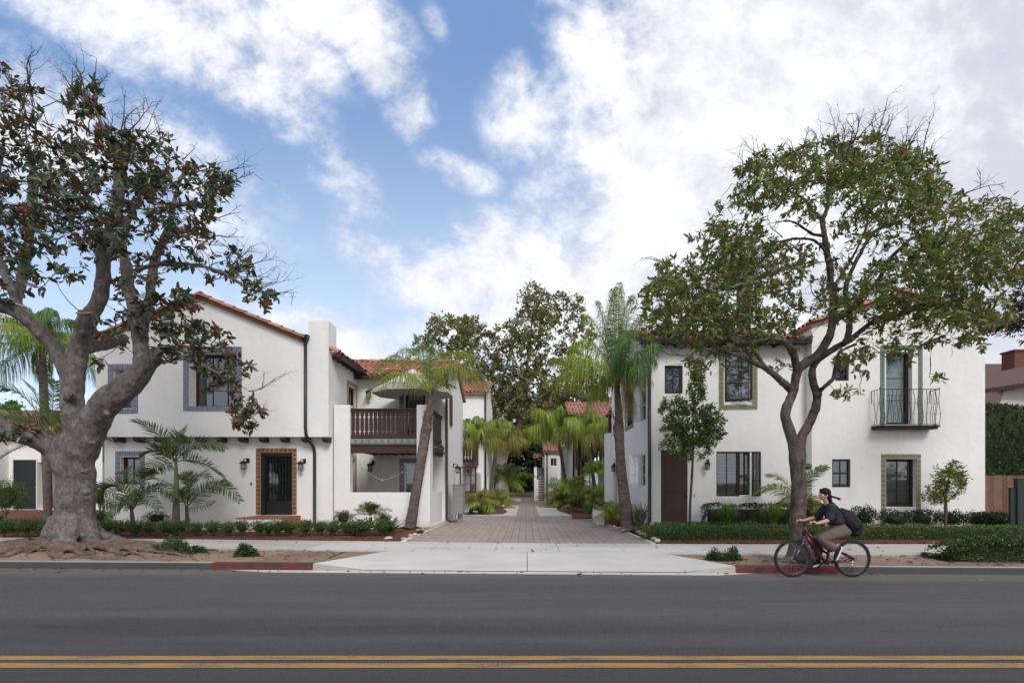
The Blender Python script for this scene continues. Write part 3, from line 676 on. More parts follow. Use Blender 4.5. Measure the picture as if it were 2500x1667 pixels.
def tiles(par, F, u0, u1, v0, v1, pitch, sides, mat, w=None, name='tile_surround'):
    """ring of square tiles just proud of the wall; u0.. is the outer rectangle"""
    mb = MB(); w = w or pitch; g_ = .010; T = .011
    def tile(a, b_, c, d):
        vs = [F.p(a, c, T), F.p(b_, c, T), F.p(b_, d, T), F.p(a, d, T), F.p(a, c, -.004), F.p(b_, c, -.004), F.p(b_, d, -.004), F.p(a, d, -.004)]
        z = ((.5, .5),) * 4
        mb.add(vs, [(0, 1, 2, 3), (1, 0, 4, 5), (2, 1, 5, 6), (3, 2, 6, 7), (0, 3, 7, 4)], 0, [((0, 0), (1, 0), (1, 1), (0, 1)), z, z, z, z])
    def run(a0, a1, fixed0, fixed1, vert):
        n = max(1, round((a1 - a0) / pitch)); p = (a1 - a0) / n
        for i in range(n):
            a, b_ = a0 + p * i + g_ / 2, a0 + p * (i + 1) - g_ / 2
            if vert: tile(fixed0, fixed1, a, b_)
            else: tile(a, b_, fixed0, fixed1)
    if 'L' in sides: run(v0, v1, u0, u0 + w, True)
    if 'R' in sides: run(v0, v1, u1 - w, u1, True)
    if 'T' in sides: run(u0 + (w if 'L' in sides else 0), u1 - (w if 'R' in sides else 0), v1 - w, v1, False)
    if 'B' in sides: run(u0 + (w if 'L' in sides else 0), u1 - (w if 'R' in sides else 0), v0, v0 + w, False)
    return mb.build(name, M[mat], par)
def barrel(mb, a, b_, up, r0, r1, n=6):
    a = Vector(a); b_ = Vector(b_); t = (b_ - a).normalized(); s = t.cross(up).normalized(); u = s.cross(t)
    vs = []
    for p, r in ((a, r0), (b_, r1)):
        for k in range(n + 1):
            th = math.pi * k / n; vs.append(p + s * math.cos(th) * r + u * math.sin(th) * r)
    for p, r in ((a, r0 - .014),):
        for k in range(n + 1):
            th = math.pi * k / n; vs.append(p + s * math.cos(th) * r + u * math.sin(th) * r)
    fs = [(k, k + 1, n + 2 + k, n + 1 + k) for k in range(n)] + [(k + 1, k, 2 * n + 2 + k, 2 * n + 3 + k) for k in range(n)]
    mb.add(vs, fs)
def slope(mb, e0, e1, r0, r1, pitch=.235, tl=.40, r=.088):
    """tiled roof plane: eave e0->e1, ridge r0->r1"""
    e0, e1, r0, r1 = map(Vector, (e0, e1, r0, r1)); up = (e1 - e0).cross(r0 - e0).normalized()
    if up.z < 0: up = -up
    th = up * -.10
    mb.hexa([e0 + th, e1 + th, r1 + th, r0 + th, e0 - up * .004, e1 - up * .004, r1 - up * .004, r0 - up * .004])
    n = max(2, round((e1 - e0).length / pitch)); rr = random.Random(int(abs(e0.x * 31 + e0.y * 7) * 10))
    for i in range(n):
        t = (i + .5) / n; a = e0.lerp(e1, t); b_ = r0.lerp(r1, t); L_ = (b_ - a).length; k = max(1, math.ceil(L_ / tl)); d = (b_ - a).normalized()
        for j in range(k):
            s0 = -.04 + j * tl + rr.uniform(-.02, .02); s1 = min(L_, s0 + tl + .06)
            o = up * (.012 + .012 * rr.random()) + Vector((rr.uniform(-.008, .008),) * 3)
            barrel(mb, a + d * s0 + o, a + d * s1 + o * .4 - up * .012, up, r, r * .82)
def rake(mb, a, b_, r=.10, tl=.42, up=Vector((0, 0, 1))):
    a = Vector(a); b_ = Vector(b_); d = (b_ - a).normalized(); n = max(1, round((b_ - a).length / tl)); L_ = (b_ - a).length / n
    for i in range(n):
        p = a + d * L_ * i; q = p + d * (L_ + .05); barrel(mb, p + up * .02, q, up, r, r * .86, 8)
def lamp(par, F, u, v, s=1., left=False, name='wall_lamp'):
    """iron lantern: back plate, arm, hood, cage; u,v = centre of the glass body"""
    mb = MB(); k = s
    F.box(mb, u + .02 * k, u + .11 * k, v + .10 * k, v + .24 * k, -.004, .03)
    mb.tube([F.p(u + .06 * k, v + .20 * k, .02), F.p(u + .05 * k, v + .22 * k, .10 * k), F.p(u, v + .20 * k, .15 * k), F.p(u, v + .14 * k, .16 * k)], .012 * k, 6)
    c = F.p(u, v, .16 * k)
    def ring(z, r): return [c + Vector((r * math.cos(t), r * math.sin(t), z)) for t in [2 * math.pi * i / 8 + .39 for i in range(8)]]
    for z0, r0, z1, r1 in ((.085 * k, .115 * k, .13 * k, .07 * k), (.13 * k, .07 * k, .155 * k, .02 * k), (.065 * k, .10 * k, .085 * k, .115 * k)):
        A, B_ = ring(z0, r0), ring(z1, r1); mb.add(A + B_, [(i, (i + 1) % 8, 8 + (i + 1) % 8, 8 + i) for i in range(8)] + [tuple(range(8, 16))])
    top, bot = ring(.075 * k, .078 * k), ring(-.11 * k, .062 * k)
    for i in range(0, 8, 1): mb.tube([top[i], bot[i]], .0055 * k, 4)
    for z, r in ((.02 * k, .075 * k), (-.065 * k, .067 * k)):
        rg = ring(z, r); mb.tube(rg + [rg[0]], .005 * k, 4)
    A, B_ = ring(-.125 * k, .066 * k), ring(-.105 * k, .07 * k)
    mb.add(A + B_, [(i, (i + 1) % 8, 8 + (i + 1) % 8, 8 + i) for i in range(8)] + [tuple(range(8))[::-1], tuple(range(8, 16))])
    o = mb.build(name, M['black'], par)
    gb = MB(); A, B_ = ring(-.105 * k, .058 * k), ring(.07 * k, .070 * k); gb.add(A + B_, [(i, (i + 1) % 8, 8 + (i + 1) % 8, 8 + i) for i in range(8)])
    gb.build('lamp_glass', M['lampglass'], o); return o
def pipe(par, pts, r=.045, name='downpipe', square=False):
    mb = MB(); mb.tube(pts, r, 8)
    for q in pts[1:-1:3]: pass
    return mb.build(name, M['pipe'], par, smooth=True)
def digit(par, F, ch, u, v, h, name='house_number'):
    cu = bpy.data.curves.new('n', 'FONT'); cu.body = ch; cu.size = h * 1.38; cu.extrude = .008; cu.align_x = 'CENTER'
    o = bpy.data.objects.new('n', cu); C.objects.link(o); dg = bpy.context.evaluated_depsgraph_get()
    me = bpy.data.meshes.new_from_object(o.evaluated_get(dg)); bpy.data.objects.remove(o)
    mt = Matrix.Translation(F.p(u, v, .012)) @ Matrix((( F.u.x, 0, F.n.x, 0), (F.u.y, 0, F.n.y, 0), (0, 1, 0, 0), (0, 0, 0, 1)))
    me.transform(mt); me.materials.clear(); me.materials.append(M['black']); o = bpy.data.objects.new(name, me); link(o, par); return o
Yw, Yu = 16.6, 16.25     # ground-floor and upper wall planes
FL, FU = front(Yw), front(Yu)

# ================================================================ left house
lh = thing('white_house', 'white stucco house with blue tiled windows and number 4 behind the big grey magnolia', 'house', (-9, 17.5, .2))
XA, XB = WX(235, Yu), WX(802, Yu)                 # -14.2 .. -6.53
Zo = WZ(1066, Yu)                                 # underside of the jettied storey
Zr0 = WZ(838, Yu); XR_ = -10.75; Zrg = 7.90; sl = .41
def zroof(X): return Zrg - sl * abs(X - XR_)
wm = MB()
o1 = (WX(275.8, Yu), WX(325, Yu), WZ(996, Yu), WZ(901, Yu), .36); o2 = (WX(457.7, Yu), WX(578, Yu), WZ(994, Yu), WZ(858, Yu), .46)
XC = WX(752, Yu)                                  # chimney left edge
Zt = zroof(XA) - .12
wallface(wm, FU, XA, XC, Zo, Zt, [o1, o2])
wm.add([FU.p(XA, Zt), FU.p(XC, Zt), FU.p(XC, zroof(XC) - .12), FU.p(XR_, Zrg - .12)], [(0, 1, 2, 3)])
# chimney front and flank, coplanar with the wall
Zc = WZ(783, Yu)
wm.add([FU.p(XC, Zo), FU.p(XB, Zo), FU.p(XB, Zc), FU.p(XC + .01, Zc), FU.p(XC + .005, Zc - .45), FU.p(XC - .05, zroof(XC) + .1), FU.p(XC, zroof(XC) - .12)], [(0, 1, 2, 3, 4, 5, 6)])
SE = sideE(XB)
wm.quad(SE.p(Yu, Zo), SE.p(Yu + .68, Zo), SE.p(Yu + .68, Zc), SE.p(Yu, Zc))
wm.quad((XC + .01, Yu, Zc), (XB, Yu, Zc), (XB, Yu + .68, Zc), (XC + .01, Yu + .68, Zc)); wm.quad((XC + .01, Yu, Zc - 1.4), (XC + .01, Yu, Zc), (XC + .01, Yu + .68, Zc), (XC + .01, Yu + .68, Zc - 1.4))
wm.quad((XC, Yu + .68, Zc - 1.4), (XC, Yu + .68, Zc), (XB, Yu + .68, Zc), (XB, Yu + .68, Zc - 1.4))
# alley flank behind the chimney, upper door with yellow tiles
Ys1 = 19.2; Zsof = 6.02
dU = (18.08, 18.84, 3.15, 5.33, .30)
wallface(wm, SE, Yu + .68, Ys1, Zo, Zsof + .35, [dU])
# jetty underside, ground floor wall
wm.quad((XA, Yu, Zo), (XA, Yw, Zo), (XB, Yw, Zo), (XB, Yu, Zo))
o3 = (WX(294.7, Yw), WX(341.6, Yw), WZ(1182, Yw), WZ(1115, Yw), .16); dr = (WX(636, Yw), WX(713.5, Yw), WZ(1257, Yw), WZ(1105, Yw), .22)
wallface(wm, FL, WX(255, Yw), XB, -.1, Zo, [o3, dr])
# left flank, back
XG = WX(255, Yw)
wm.quad((XA, 24, Zo), (XA, Yu, Zo), (XA, Yu, Zt), (XA, 24, Zt)); wm.quad((XG, 24, -.1), (XG, Yw, -.1), (XG, Yw, Zo), (XG, 24, Zo))
wm.quad((XA, 24, -.1), (XB, 24, -.1), (XB, 24, 7), (XA, 24, 7)); wm.quad((XA, Yw, Zo - .002), (XA, 24, Zo - .002), (XB, 24, Zo - .002), (XB, Yw, Zo - .002))
# lower flank in the porch (door with yellow tiles)
SEw = sideE(XB)
dL = (17.95, 18.75, .45, 2.62, .25)
wallface(wm, SEw, Yw, Ys1, -.1, Zo, [dL])
wm.build('wall', M['white'], lh)
# dark line of weep screed
mb = MB(); FL.box(mb, XG, XB, .345, .362, -.01, .008); mb.build('base_trim', M['groove'], lh)
window(lh, FU, *o1[:4], o1[4], 1, 2, 'red_frame', blind=None, fw=.09); window(lh, FU, *o2[:4], o2[4], 3, 3, 'red_frame')
window(lh, FL, *o3[:4], o3[4], 2, 2, 'red_frame', fw=.07)
P6 = .166
for o, y0, s_ in ((WX(263.5, Yu), 0, 0),): pass
tiles(lh, FU, WX(263.5, Yu), WX(337, Yu), WZ(1009.7, Yu), WZ(888.7, Yu), P6, 'LRTB', 'tile_blue')
tiles(lh, FU, WX(447.7, Yu), WX(590, Yu), WZ(1003.5, Yu), WZ(846, Yu), P6, 'LRTB', 'tile_blue')
tiles(lh, FL, WX(281.8, Yw), WX(353.5, Yw), WZ(1193, Yw), WZ(1101, Yw), P6, 'LRT', 'tile_blue')
tiles(lh, FL, WX(625, Yw), WX(724.5, Yw), WZ(1256, Yw), WZ(1094, Yw), .153, 'LRT', 'tile_orange')
tiles(lh, SE, 17.93, 19.0, 3.15, 5.52, .15, 'LRT', 'tile_yellow'); tiles(lh, SE, 17.8, 18.92, .45, 2.78, .15, 'LRT', 'tile_yellow')
window(lh, SE, *dU[:4], .12, 2, 4, 'red_frame', fw=.08, name='door'); window(lh, SE, *dL[:4], .12, 2, 4, 'red_frame', fw=.08, name='door')
# white grout edge between tiles and openings
# front door: iron gate with bars in a near-black frame
dp = .16; mb = MB(); u0, u1, v0, v1 = dr[:4]; jw = .14
FL.box(mb, u0 - .004, u0 + jw, v0, v1 + .004, -.24, -.02); FL.box(mb, u1 - .025, u1 + .004, v0, v1 + .004, -.24, -.03); FL.box(mb, u0 + jw, u1 - .025, v1 - .12, v1 + .004, -.24, -.025)
FL.box(mb, u0 + jw, u1 - .025, v0, WZ(1222, Yw), -.2, -.09)
door = mb.build('front_door', M['black'], lh)
mb = MB(); nb = 9; bu0, bu1 = u0 + jw + .02, u1 - .05; b0, b1 = WZ(1221, Yw), v1 - .12
for k in range(nb):
    u = bu0 + (bu1 - bu0) * k / (nb - 1); mb.tube([FL.p(u, b0, -.08), FL.p(u, b1, -.08)], .009, 4)
for yy_ in (1136, 1151, 1165, 1178.5, 1192.5, 1207): FL.box(mb, bu0 - .02, bu1 + .02, WZ(yy_, Yw) - .006, WZ(yy_, Yw) + .006, -.09, -.075)
for (cy) in (1144, 1200):
    for k in (1, 3, 5):
        u = bu0 + (bu1 - bu0) * (k + 1) / (nb - 1); z = WZ(cy, Yw); q = [FL.p(u + a * .055, z + b_ * .055, -.07) for a, b_ in ((1, 0), (.25, .25), (0, 1), (-.25, .25), (-1, 0), (-.25, -.25), (0, -1), (.25, -.25), (1, 0))]; mb.tube(q, .006, 4)
for k in range(8):
    u = bu0 + (bu1 - bu0) * (k + .5) / (nb - 1)
    for z, sg in ((b0 + .05, -1), (b1 - .06, 1)):
        mb.tube([FL.p(u + .028 * math.cos(t), z + sg * .03 * math.sin(t), -.075) for t in [math.pi * i / 6 for i in range(7)]], .006, 4)
FL.box(mb, u0 + jw - .06, u0 + jw - .03, WZ(1190, Yw), WZ(1180, Yw), -.02, .02)
mb.build('door_grille', M['black'], door)
mb = MB(); FL.box(mb, u0 + jw, u1 - .02, v0 + .3, v1 - .1, -.16, -.15); mb.build('glass', M['glass'], door)
lamp(lh, FL, WX(601, Yw), WZ(1136.5, Yw), 1.05); lamp(lh, FL, WX(739, Yw), WZ(1138, Yw), 1.05)
digit(lh, FL, '4', WX(613, Yw), WZ(1184.5, Yw), .125)
# corbels
for cx in (301, 350, 400, 450, 499, 549, 601, 651, 702, 753, 803):
    u = WX(cx, Yw) if cx > 310 else WX(cx, Yw); mb = MB(); z1 = Zo - .003; prof = [(0, z1), (.33, z1), (.33, z1 - .07), (.27, z1 - .145), (.12, z1 - .165), (0, z1 - .165)]
    mb.prism([FL.p(u - .10, z, n) for n, z in prof], FL.u * .19); mb.build('corbel', M['brown_wood'], lh)
# steps
st = MB(); zl = .655
st.box(-9.03, -7.62, 15.36, 16.59, .0, zl - .03); st.box(-9.38, -9.03, 15.42, 16.59, 0, .46); st.build('stoop', M['white'], lh)
st = MB(); st.box(-9.06, -7.60, 15.33, 16.592, zl - .028, zl); st.box(-7.618, -7.60, 15.345, 16.59, .5, zl - .03)
st.box(-7.598, -7.24, 15.33, 16.592, .10, .49); st.box(-9.40, -9.062, 15.40, 16.592, .462, .485); st.build('step_tiles', M['step_tile'], lh)
st = MB(); st.box(-7.60, -7.262, 15.318, 15.328, .08, .46); st.build('stoop_riser', M['white'], lh)
# gutter head + downpipe in front
xp = WX(748, Yu)
pipe(lh, [(xp, Yu - .07, 6.42), (xp, Yu - .07, Zo + .28), (xp + .02, Yu - .06, Zo + .05), (xp + .13, Yw - .08, Zo - .35), (xp + .15, Yw - .07, Zo - .5), (xp + .15, Yw - .07, .42), (xp + .2, Yw - .1, .34), (xp + .33, Yw - .14, .31)], .052)
mb = MB(); mb.add([(xp + dx_, Yu - .07 + dy_, z) for z, s_ in ((6.36, .05), (6.50, .105), (6.60, .12)) for dx_, dy_ in ((-s_, -s_), (s_, -s_), (s_, s_ * .6), (-s_, s_ * .6))],
    [(0, 1, 5, 4), (1, 2, 6, 5), (2, 3, 7, 6), (3, 0, 4, 7), (4, 5, 9, 8), (5, 6, 10, 9), (6, 7, 11, 10), (7, 4, 8, 11), (8, 9, 10, 11)]); mb.build('rain_hopper', M['pipe'], lh)
# roof: ridge runs back from the street
rf = MB(); Ye = Yu - .05; Yb2 = 24.3; XE = -6.22
def sl_pt(X, Y): return (X, Y, zroof(X))
XL = XA - .28; XRc = WX(745, Yu)
slope(rf, sl_pt(XL, Yb2), sl_pt(XL, Ye), sl_pt(XR_, Yb2), sl_pt(XR_, Ye))
slope(rf, sl_pt(XRc, Ye), sl_pt(XRc, Ye + .9), sl_pt(XR_, Ye), sl_pt(XR_, Ye + .9))
slope(rf, sl_pt(XE, Ye + .22), sl_pt(XE, Ys1 + 1.6), sl_pt(XRc + .0, Ye + .22 + .72), sl_pt(XRc, Ys1 + 1.6))
slope(rf, sl_pt(XRc, Ye + .9), sl_pt(XRc, Yb2), sl_pt(XR_, Ye + .9), sl_pt(XR_, Yb2))
U1 = Vector((0, 0, 1)); rake(rf, Vector(sl_pt(XRc + .05, Ye - .06)), Vector(sl_pt(XR_, Ye - .06)), .115, .43); rake(rf, Vector(sl_pt(XL, Ye - .06)), Vector(sl_pt(XR_, Ye - .06)), .115, .43)
rake(rf, Vector((XE, Ye + .2, zroof(XE) + .01)), Vector((XE - .62, Ye + .2, zroof(XE - .62) + .06)), .12, .6)
rake(rf, Vector((XR_, Ye, Zrg + .02)), Vector((XR_, Yb2, Zrg + .02)), .13)
rf.build('roof', M['terracotta'], lh)
# alley-side eave: gutter, rafters
mb = MB(); ez = zroof(XE) - .05
mb.prism([(XE - .01, Ye + .26, ez), (XE + .115, Ye + .26, ez + .01), (XE + .10, Ye + .26, ez - .10), (XE + .02, Ye + .26, ez - .12), (XE - .01, Ye + .26, ez - .11)], (0, 3.3, 0)); mb.build('gutter', M['pipe'], lh)
mb = MB(); y = Ye + .35
while y < Ys1 + .2:
    mb.hexa([(XB - .02, y, zroof(XB) - .26), (XE - .03, y, ez - .14), (XE - .03, y + .09, ez - .14), (XB - .02, y + .09, zroof(XB) - .26), (XB - .02, y, zroof(XB) - .115), (XE - .03, y, zroof(XE) - .115), (XE - .03, y + .09, zroof(XE) - .115), (XB - .02, y + .09, zroof(XB) - .115)]); y += .42; mb.build('rafter', M['brown_frame'], lh); mb = MB()

# ---- porch, balcony and rear wing of the left house
pw = MB(); XP0, XP1 = WX(816, Yw), WX(1050, Yw); Zp = WZ(988, Yw); zt = 1.43; XI0, XI1 = WX(855, Yw), WX(1017.5, Yw)
yF = Yw - .012
pw.box(XP0, XI0, yF, yF + .26, -.1, Zp); pw.box(XI1, XP1, yF, yF + .5, -.1, Zp)
pw.box(XI0, XI1, yF + .004, yF + .22, -.1, zt); pw.box(XP1 - .2, XP1 - .004, yF + .5, 18.95, -.1, zt)
pw.hexa([(XP1 - .1, yF - .015, -.1), (XP1 + .05, yF - .015, -.1), (XP1 + .12, 19.0, -.1), (XP1 - .1, 19.0, -.1), (XP1 - .1, yF - .015, .31), (XP1 + .05, yF - .015, .31), (XP1 + .12, 19.0, .30), (XP1 - .1, 19.0, .30)])
pw.build('porch_wall', M['white'], lh)
pf = MB(); pf.box(XB, XP1 - .2, yF + .26, 19.2, .2, .4); pf.build('porch_floor', M['step_tile'], lh)
# rear wing
XW1 = WX(1088, 19.0); Yr0, Yr1 = 19.0, 24.2; Zre = 5.75
FR = front(Yr0); SR = sideE(XW1)
ow1 = (WX(989.7, 19), WX(1038, 19), 3.35, WZ(958, 19), .2); ow2 = (WX(986, 19), WX(1038, 19), .75, WZ(1129, 19), .16)
rw = MB(); wallface(rw, FR, XB, XW1, -.1, Zre, [ow1, ow2])
wn = (WX(1080, 1) * 0 + 20.2, 20.7, 3.6, 5.35, .05); sd1 = (21.0, 22.6, .5, 2.5, .06)
wallface(rw, SR, Yr0, Yr1, -.1, Zre, [])
rw.add([SR.p(Yr0, Zre), SR.p(Yr1, Zre), SR.p((Yr0 + Yr1) / 2, Zre + 1.05)], [(0, 1, 2)]); rw.quad((XB, Yr1, -.1), (XB, Yr1, Zre), (XW1, Yr1, Zre), (XW1, Yr1, -.1))
rw.box(XW1, XW1 + .05, Yr0 - .03, Yr1 + .02, -.1, .22)
rw.build('rear_wall', M['white'], lh)
window(lh, FR, *ow1[:4], .12, 2, 4, 'red_frame', fw=.08, blind='curtain'); window(lh, FR, *ow2[:4], .1, 2, 1, 'white_frame', fw=.07, blind='dblind')
tiles(lh, FR, WX(975.7, 19), WX(1054.7, 19), 3.3, WZ(947, 19), .165, 'LRT', 'tile_blue'); tiles(lh, FR, WX(975.5, 19), WX(1052, 19), .75, WZ(1119, 19), .165, 'LRT', 'tile_blue')
lamp(lh, FR, WX(907, 19), WZ(1141, 19), 1.1); lamp(lh, FR, WX(903, 19), WZ(965, 19), 1.1)
mb = MB(); mb.box(XW1, XW1 + .03, 20.05, 20.72, WZ(1037, 20.1), WZ(965, 20.1)); 
# casement standing open, seen edge-on
mb = MB(); mb.box(XW1 + .01, XW1 + .05, 19.9, 20.5, WZ(1037, 19.95), WZ(966, 19.95)); mb.build('open_casement', M['red_frame'], lh)
Fc = front(23.0); mb = MB(); a, b_, c, d = XW1 + .01, XW1 + .78, WZ(1202, 23), WZ(1139, 23)
for q in ((a, a + .05, c, d), (b_ - .07, b_, c, d), (a, b_, c, c + .07), (a, b_, d - .07, d)): Fc.box(mb, q[0], q[1], q[2], q[3], -.02, .02 + .001 * (q[3] - q[2]))
for k in (1, 2): Fc.box(mb, a, b_, c + (d - c) * k / 3 - .01, c + (d - c) * k / 3 + .01, -.01, .01)
for k in (1, 2): Fc.box(mb, a + (b_ - a) * k / 3 - .009, a + (b_ - a) * k / 3 + .009, c, d, -.009, .009)
oc = mb.build('open_casement', M['red_frame'], lh); mb = MB(); Fc.box(mb, a, b_, c, d, -.003, .003); mb.build('glass', M['glass'], oc)
Fl2 = front(20.9)
o = lamp(lh, sideE(XW1), 20.9, WZ(1147, 20.9), 1.2)
pipe(lh, [(XW1 + .05, Yr0 - .05, Zre), (XW1 + .05, Yr0 - .05, .45), (XW1 + .08, Yr0 - .1, .33), (XW1 + .2, Yr0 - .22, .29)], .05)
rf = MB(); rm = (Yr0 + Yr1) / 2; zrr = Zre + .08 + .41 * (rm - Yr0 + .3)
slope(rf, (XB - 2, Yr0 - .3, Zre + .08), (XW1 + .12, Yr0 - .3, Zre + .08), (XB - 2, rm, zrr), (XW1 + .12, rm, zrr)); slope(rf, (XW1 + .12, Yr1 + .3, Zre + .08), (XB - 2, Yr1 + .3, Zre + .08), (XW1 + .12, rm, zrr), (XB - 2, rm, zrr))
rake(rf, (XB - 2, rm, zrr + .03), (XW1 + .12, rm, zrr + .03), .13); rake(rf, (XW1 + .1, Yr0 - .3, Zre + .1), (XW1 + .1, rm, zrr + .02), .11); rf.build('rear_roof', M['terracotta'], lh)
mb = MB(); mb.box(XB, XW1 + .02, Yr0 - .36, Yr0 - .26, Zre - .06, Zre + .05); mb.build('gutter', M['pipe'], lh)
# balcony: deck, beam, painted tile frieze, sawn boards, rail
zd = WZ(1083, Yw); bal = MB()
bal.box(XI0 - .02, XI1 + .02, yF + .03, yF + .22, WZ(1088, Yw), WZ(1083, Yw)); bal.box(XI0 + .1, XP1 - .22, yF + .24, 19.0, zd - .12, zd - .02)
bal.box(XI0 - .01, XI1 + .01, yF + .06, yF + .2, WZ(1088, Yw) - .24, WZ(1088, Yw) - .01)
for k in range(9):
    x = XI0 + .1 + k * .27; bal.box(x, x + .08, yF + .3, 18.98, zd - .26, zd - .121)
balc = bal.build('balcony', M['brown_wood'], lh)
mb = MB(); fy0, fy1 = WZ(1083, Yw) + .005, WZ(1071.5, Yw); FB = front(yF + .05); nt_ = 20; wd_ = (XI1 - XI0) / nt_
FB.box(mb, XI0 - .005, XI1 + .005, fy0, fy1, -.06, 0); fo = mb.build('painted_frieze', M['offwhite'], balc)
fm, fg, fb = bsdf('painted_flower_band'); uv = fg.n('ShaderNodeUVMap').outputs[0]; x_, y_, _z = fg.sep(uv)
par_ = fg.m('MODULO', x_, 2.); cx_ = fg.m('SUBTRACT', fg.m('FRACT', x_), .5); cy_ = fg.m('SUBTRACT', y_, .5)
rr_ = fg.m('SQRT', fg.m('ADD', fg.m('MULTIPLY', cx_, cx_), fg.m('MULTIPLY', cy_, cy_))); dg_ = fg.m('ABSOLUTE', fg.m('SUBTRACT', fg.m('ADD', cx_, cy_), 0.))
leaf_ = fg.m('LESS_THAN', fg.m('ABSOLUTE', fg.m('SUBTRACT', fg.m('FRACT', fg.m('MULTIPLY', fg.m('ADD', cx_, cy_), 2.2)), .5)), .33)
cA = fg.mix(leaf_, (.045, .05, .045), (.07, .30, .22)); cA = fg.mix(fg.m('MULTIPLY', leaf_, fg.m('GREATER_THAN', cx_, .1)), cA, (.10, .26, .36))
cB = fg.mix(fg.m('LESS_THAN', rr_, .42), (.05, .20, .15), (.62, .40, .33)); cB = fg.mix(fg.m('LESS_THAN', rr_, .34), cB, (.42, .10, .07)); cB = fg.mix(fg.m('LESS_THAN', rr_, .13), cB, (.55, .35, .22))
cc_ = fg.mix(fg.m('GREATER_THAN', par_, 1.), cB, cA); fg.L.new(cc_, fb.inputs['Base Color']); fb.inputs['Roughness'].default_value = .35; M['frieze'] = fm
mb = MB()
for i in range(nt_): mb.quad(FB.p(XI0 + wd_ * i + .003, fy0 + .01, .006), FB.p(XI0 + wd_ * (i + 1) - .003, fy0 + .01, .006), FB.p(XI0 + wd_ * (i + 1) - .003, fy1 - .01, .006), FB.p(XI0 + wd_ * i + .003, fy1 - .01, .006), 0, ((i, 0), (i + 1, 0), (i + 1, 1), (i, 1)))
for f_ in list(mb.uv): mb.uv[f_] = tuple((min(u_, int(mb.uv[f_][0][0]) + .9999), v_) for u_, v_ in mb.uv[f_])
mb.build('frieze_tiles', M['frieze'], balc)
def sawn_boards(F, u0, u1, zb, ztp, n, mb, nn=.0):
    w = (u1 - u0) / n; g2 = .014; h = ztp - zb
    for i in range(n):
        a, b_ = u0 + w * i + g2, u0 + w * (i + 1) - g2
        Lf = [(a, zb), (a, zb + .10 * h), (a + .03, zb + .16 * h), (a, zb + .22 * h), (a, zb + .74 * h), (a + .03, zb + .80 * h), (a, zb + .86 * h), (a, ztp)]
        Rt = [(b_, z) if abs(x - a) < .001 else (b_ - .03, z) for x, z in Lf][::-1]
        mb.prism([F.p(x, z, nn + .012) for x, z in (Lf + Rt)][::-1], F.n * -.025)
mb = MB(); FBb = front(yF + .10); z0r, z1r = WZ(1071, Yw), WZ(996.5, Yw)
FBb.box(mb, XI0 - .003, XI1 + .003, z0r, z0r + .14, -.04, .04); FBb.box(mb, XI0 - .003, XI1 + .003, z1r - .13, z1r - .05, -.035, .035); FBb.box(mb, XI0 - .003, XI1 + .003, z1r - .048, z1r, -.06, .065)
sawn_boards(FBb, XI0, XI1, z0r + .142, z1r - .132, 15, mb); mb.build('railing', M['brown_wood'], balc)
FS = sideE(XP1 - .01); mb = MB(); y0, y1 = yF + .5, 18.72
FS.box(mb, y0, y1, z0r, z0r + .14, -.04, .05); FS.box(mb, y0, y1, z1r - .12, z1r - .05, -.04, .05); FS.box(mb, y0, y1 + .02, z1r - .048, z1r, -.05, .09)
for i in range(14):
    a = y0 + (y1 - y0) * i / 14; FS.box(mb, a + .004, a + (y1 - y0) / 14 - .004, z0r + .14, z1r - .12, -.01, .02)
for k, (dz, dn) in enumerate(((-.05, .08), (-.12, .13), (-.24, .10), (-.32, .14), (-.40, .08))): FS.box(mb, y0, y1 + .01 * (k + 2), z0r + dz - .09, z0r + dz, -.1, dn)
mb.build('side_railing', M['brown_wood'], balc)
mb = MB(); FS.box(mb, y0 + .01, y1 + .035, z0r - .24, z0r - .12, 0, .122); mb.build('side_frieze', pm('sage_painted_band', (.23, .27, .23), .5, .2, 8), balc)

# parasol on the balcony: square canvas on a pole
um = thing('parasol', 'cream canvas parasol open on the brown balcony beside the left queen palm', 'parasol', (WX(1009, 18.0), 18.0, zd))
cx, cy_p = WX(1009, 18.0), 18.0; zT = WZ(900, 18.0); zE = WZ(947, 17.2)
mb = MB(); mb.tube([(cx, cy_p, zd), (cx, cy_p, zT)], .024, 10); mb.build('pole', M['brown_wood'], um)
hw = 1.32; cor = [(cx - hw * math.cos(t) * 1.0, cy_p - hw * .8 * math.sin(t)) for t in [R(22.5 + 45 * i) for i in range(8)]]
cor = [(cx + 1.5 * math.cos(R(a)), cy_p + 1.3 * math.sin(R(a))) for a in (200, 245, 290, 335, 20, 65, 110, 155)]
mb = MB(); vs = [(cx, cy_p, zT)] + [(x, y, zE) for x, y in cor] + [(x, y, zE - .10) for x, y in cor] + [(cx, cy_p, zT - .012)] + [(cx + (x - cx) * .995, cy_p + (y - cy_p) * .995, zE - .012) for x, y in cor]
mid = [((x + x2) / 2 * .97 + cx * .03, (y + y2) / 2 * .97 + cy_p * .03) for (x, y), (x2, y2) in zip(cor, cor[1:] + cor[:1])]
fs = [];
for i in range(8): j = (i + 1) % 8; fs += [(0, 1 + i, 1 + j), (1 + i, 9 + i, 9 + j, 1 + j)]
mb.add(vs, fs); mb.build('canopy', M['parasol'], um)
mb = MB()
for x, y in cor: mb.tube([(cx, cy_p, zT - .04), (x, y, zE - .03)], .010, 5); mb.tube([(cx, cy_p, zT - .62), ((x + cx) / 2, (y + cy_p) / 2, (zT + zE) / 2 - .03)], .010, 5)
mb.tube([(cx, cy_p, zT - .68), (cx, cy_p, zT - .58)], .04, 8); mb.build('ribs', M['brown_wood'], um)
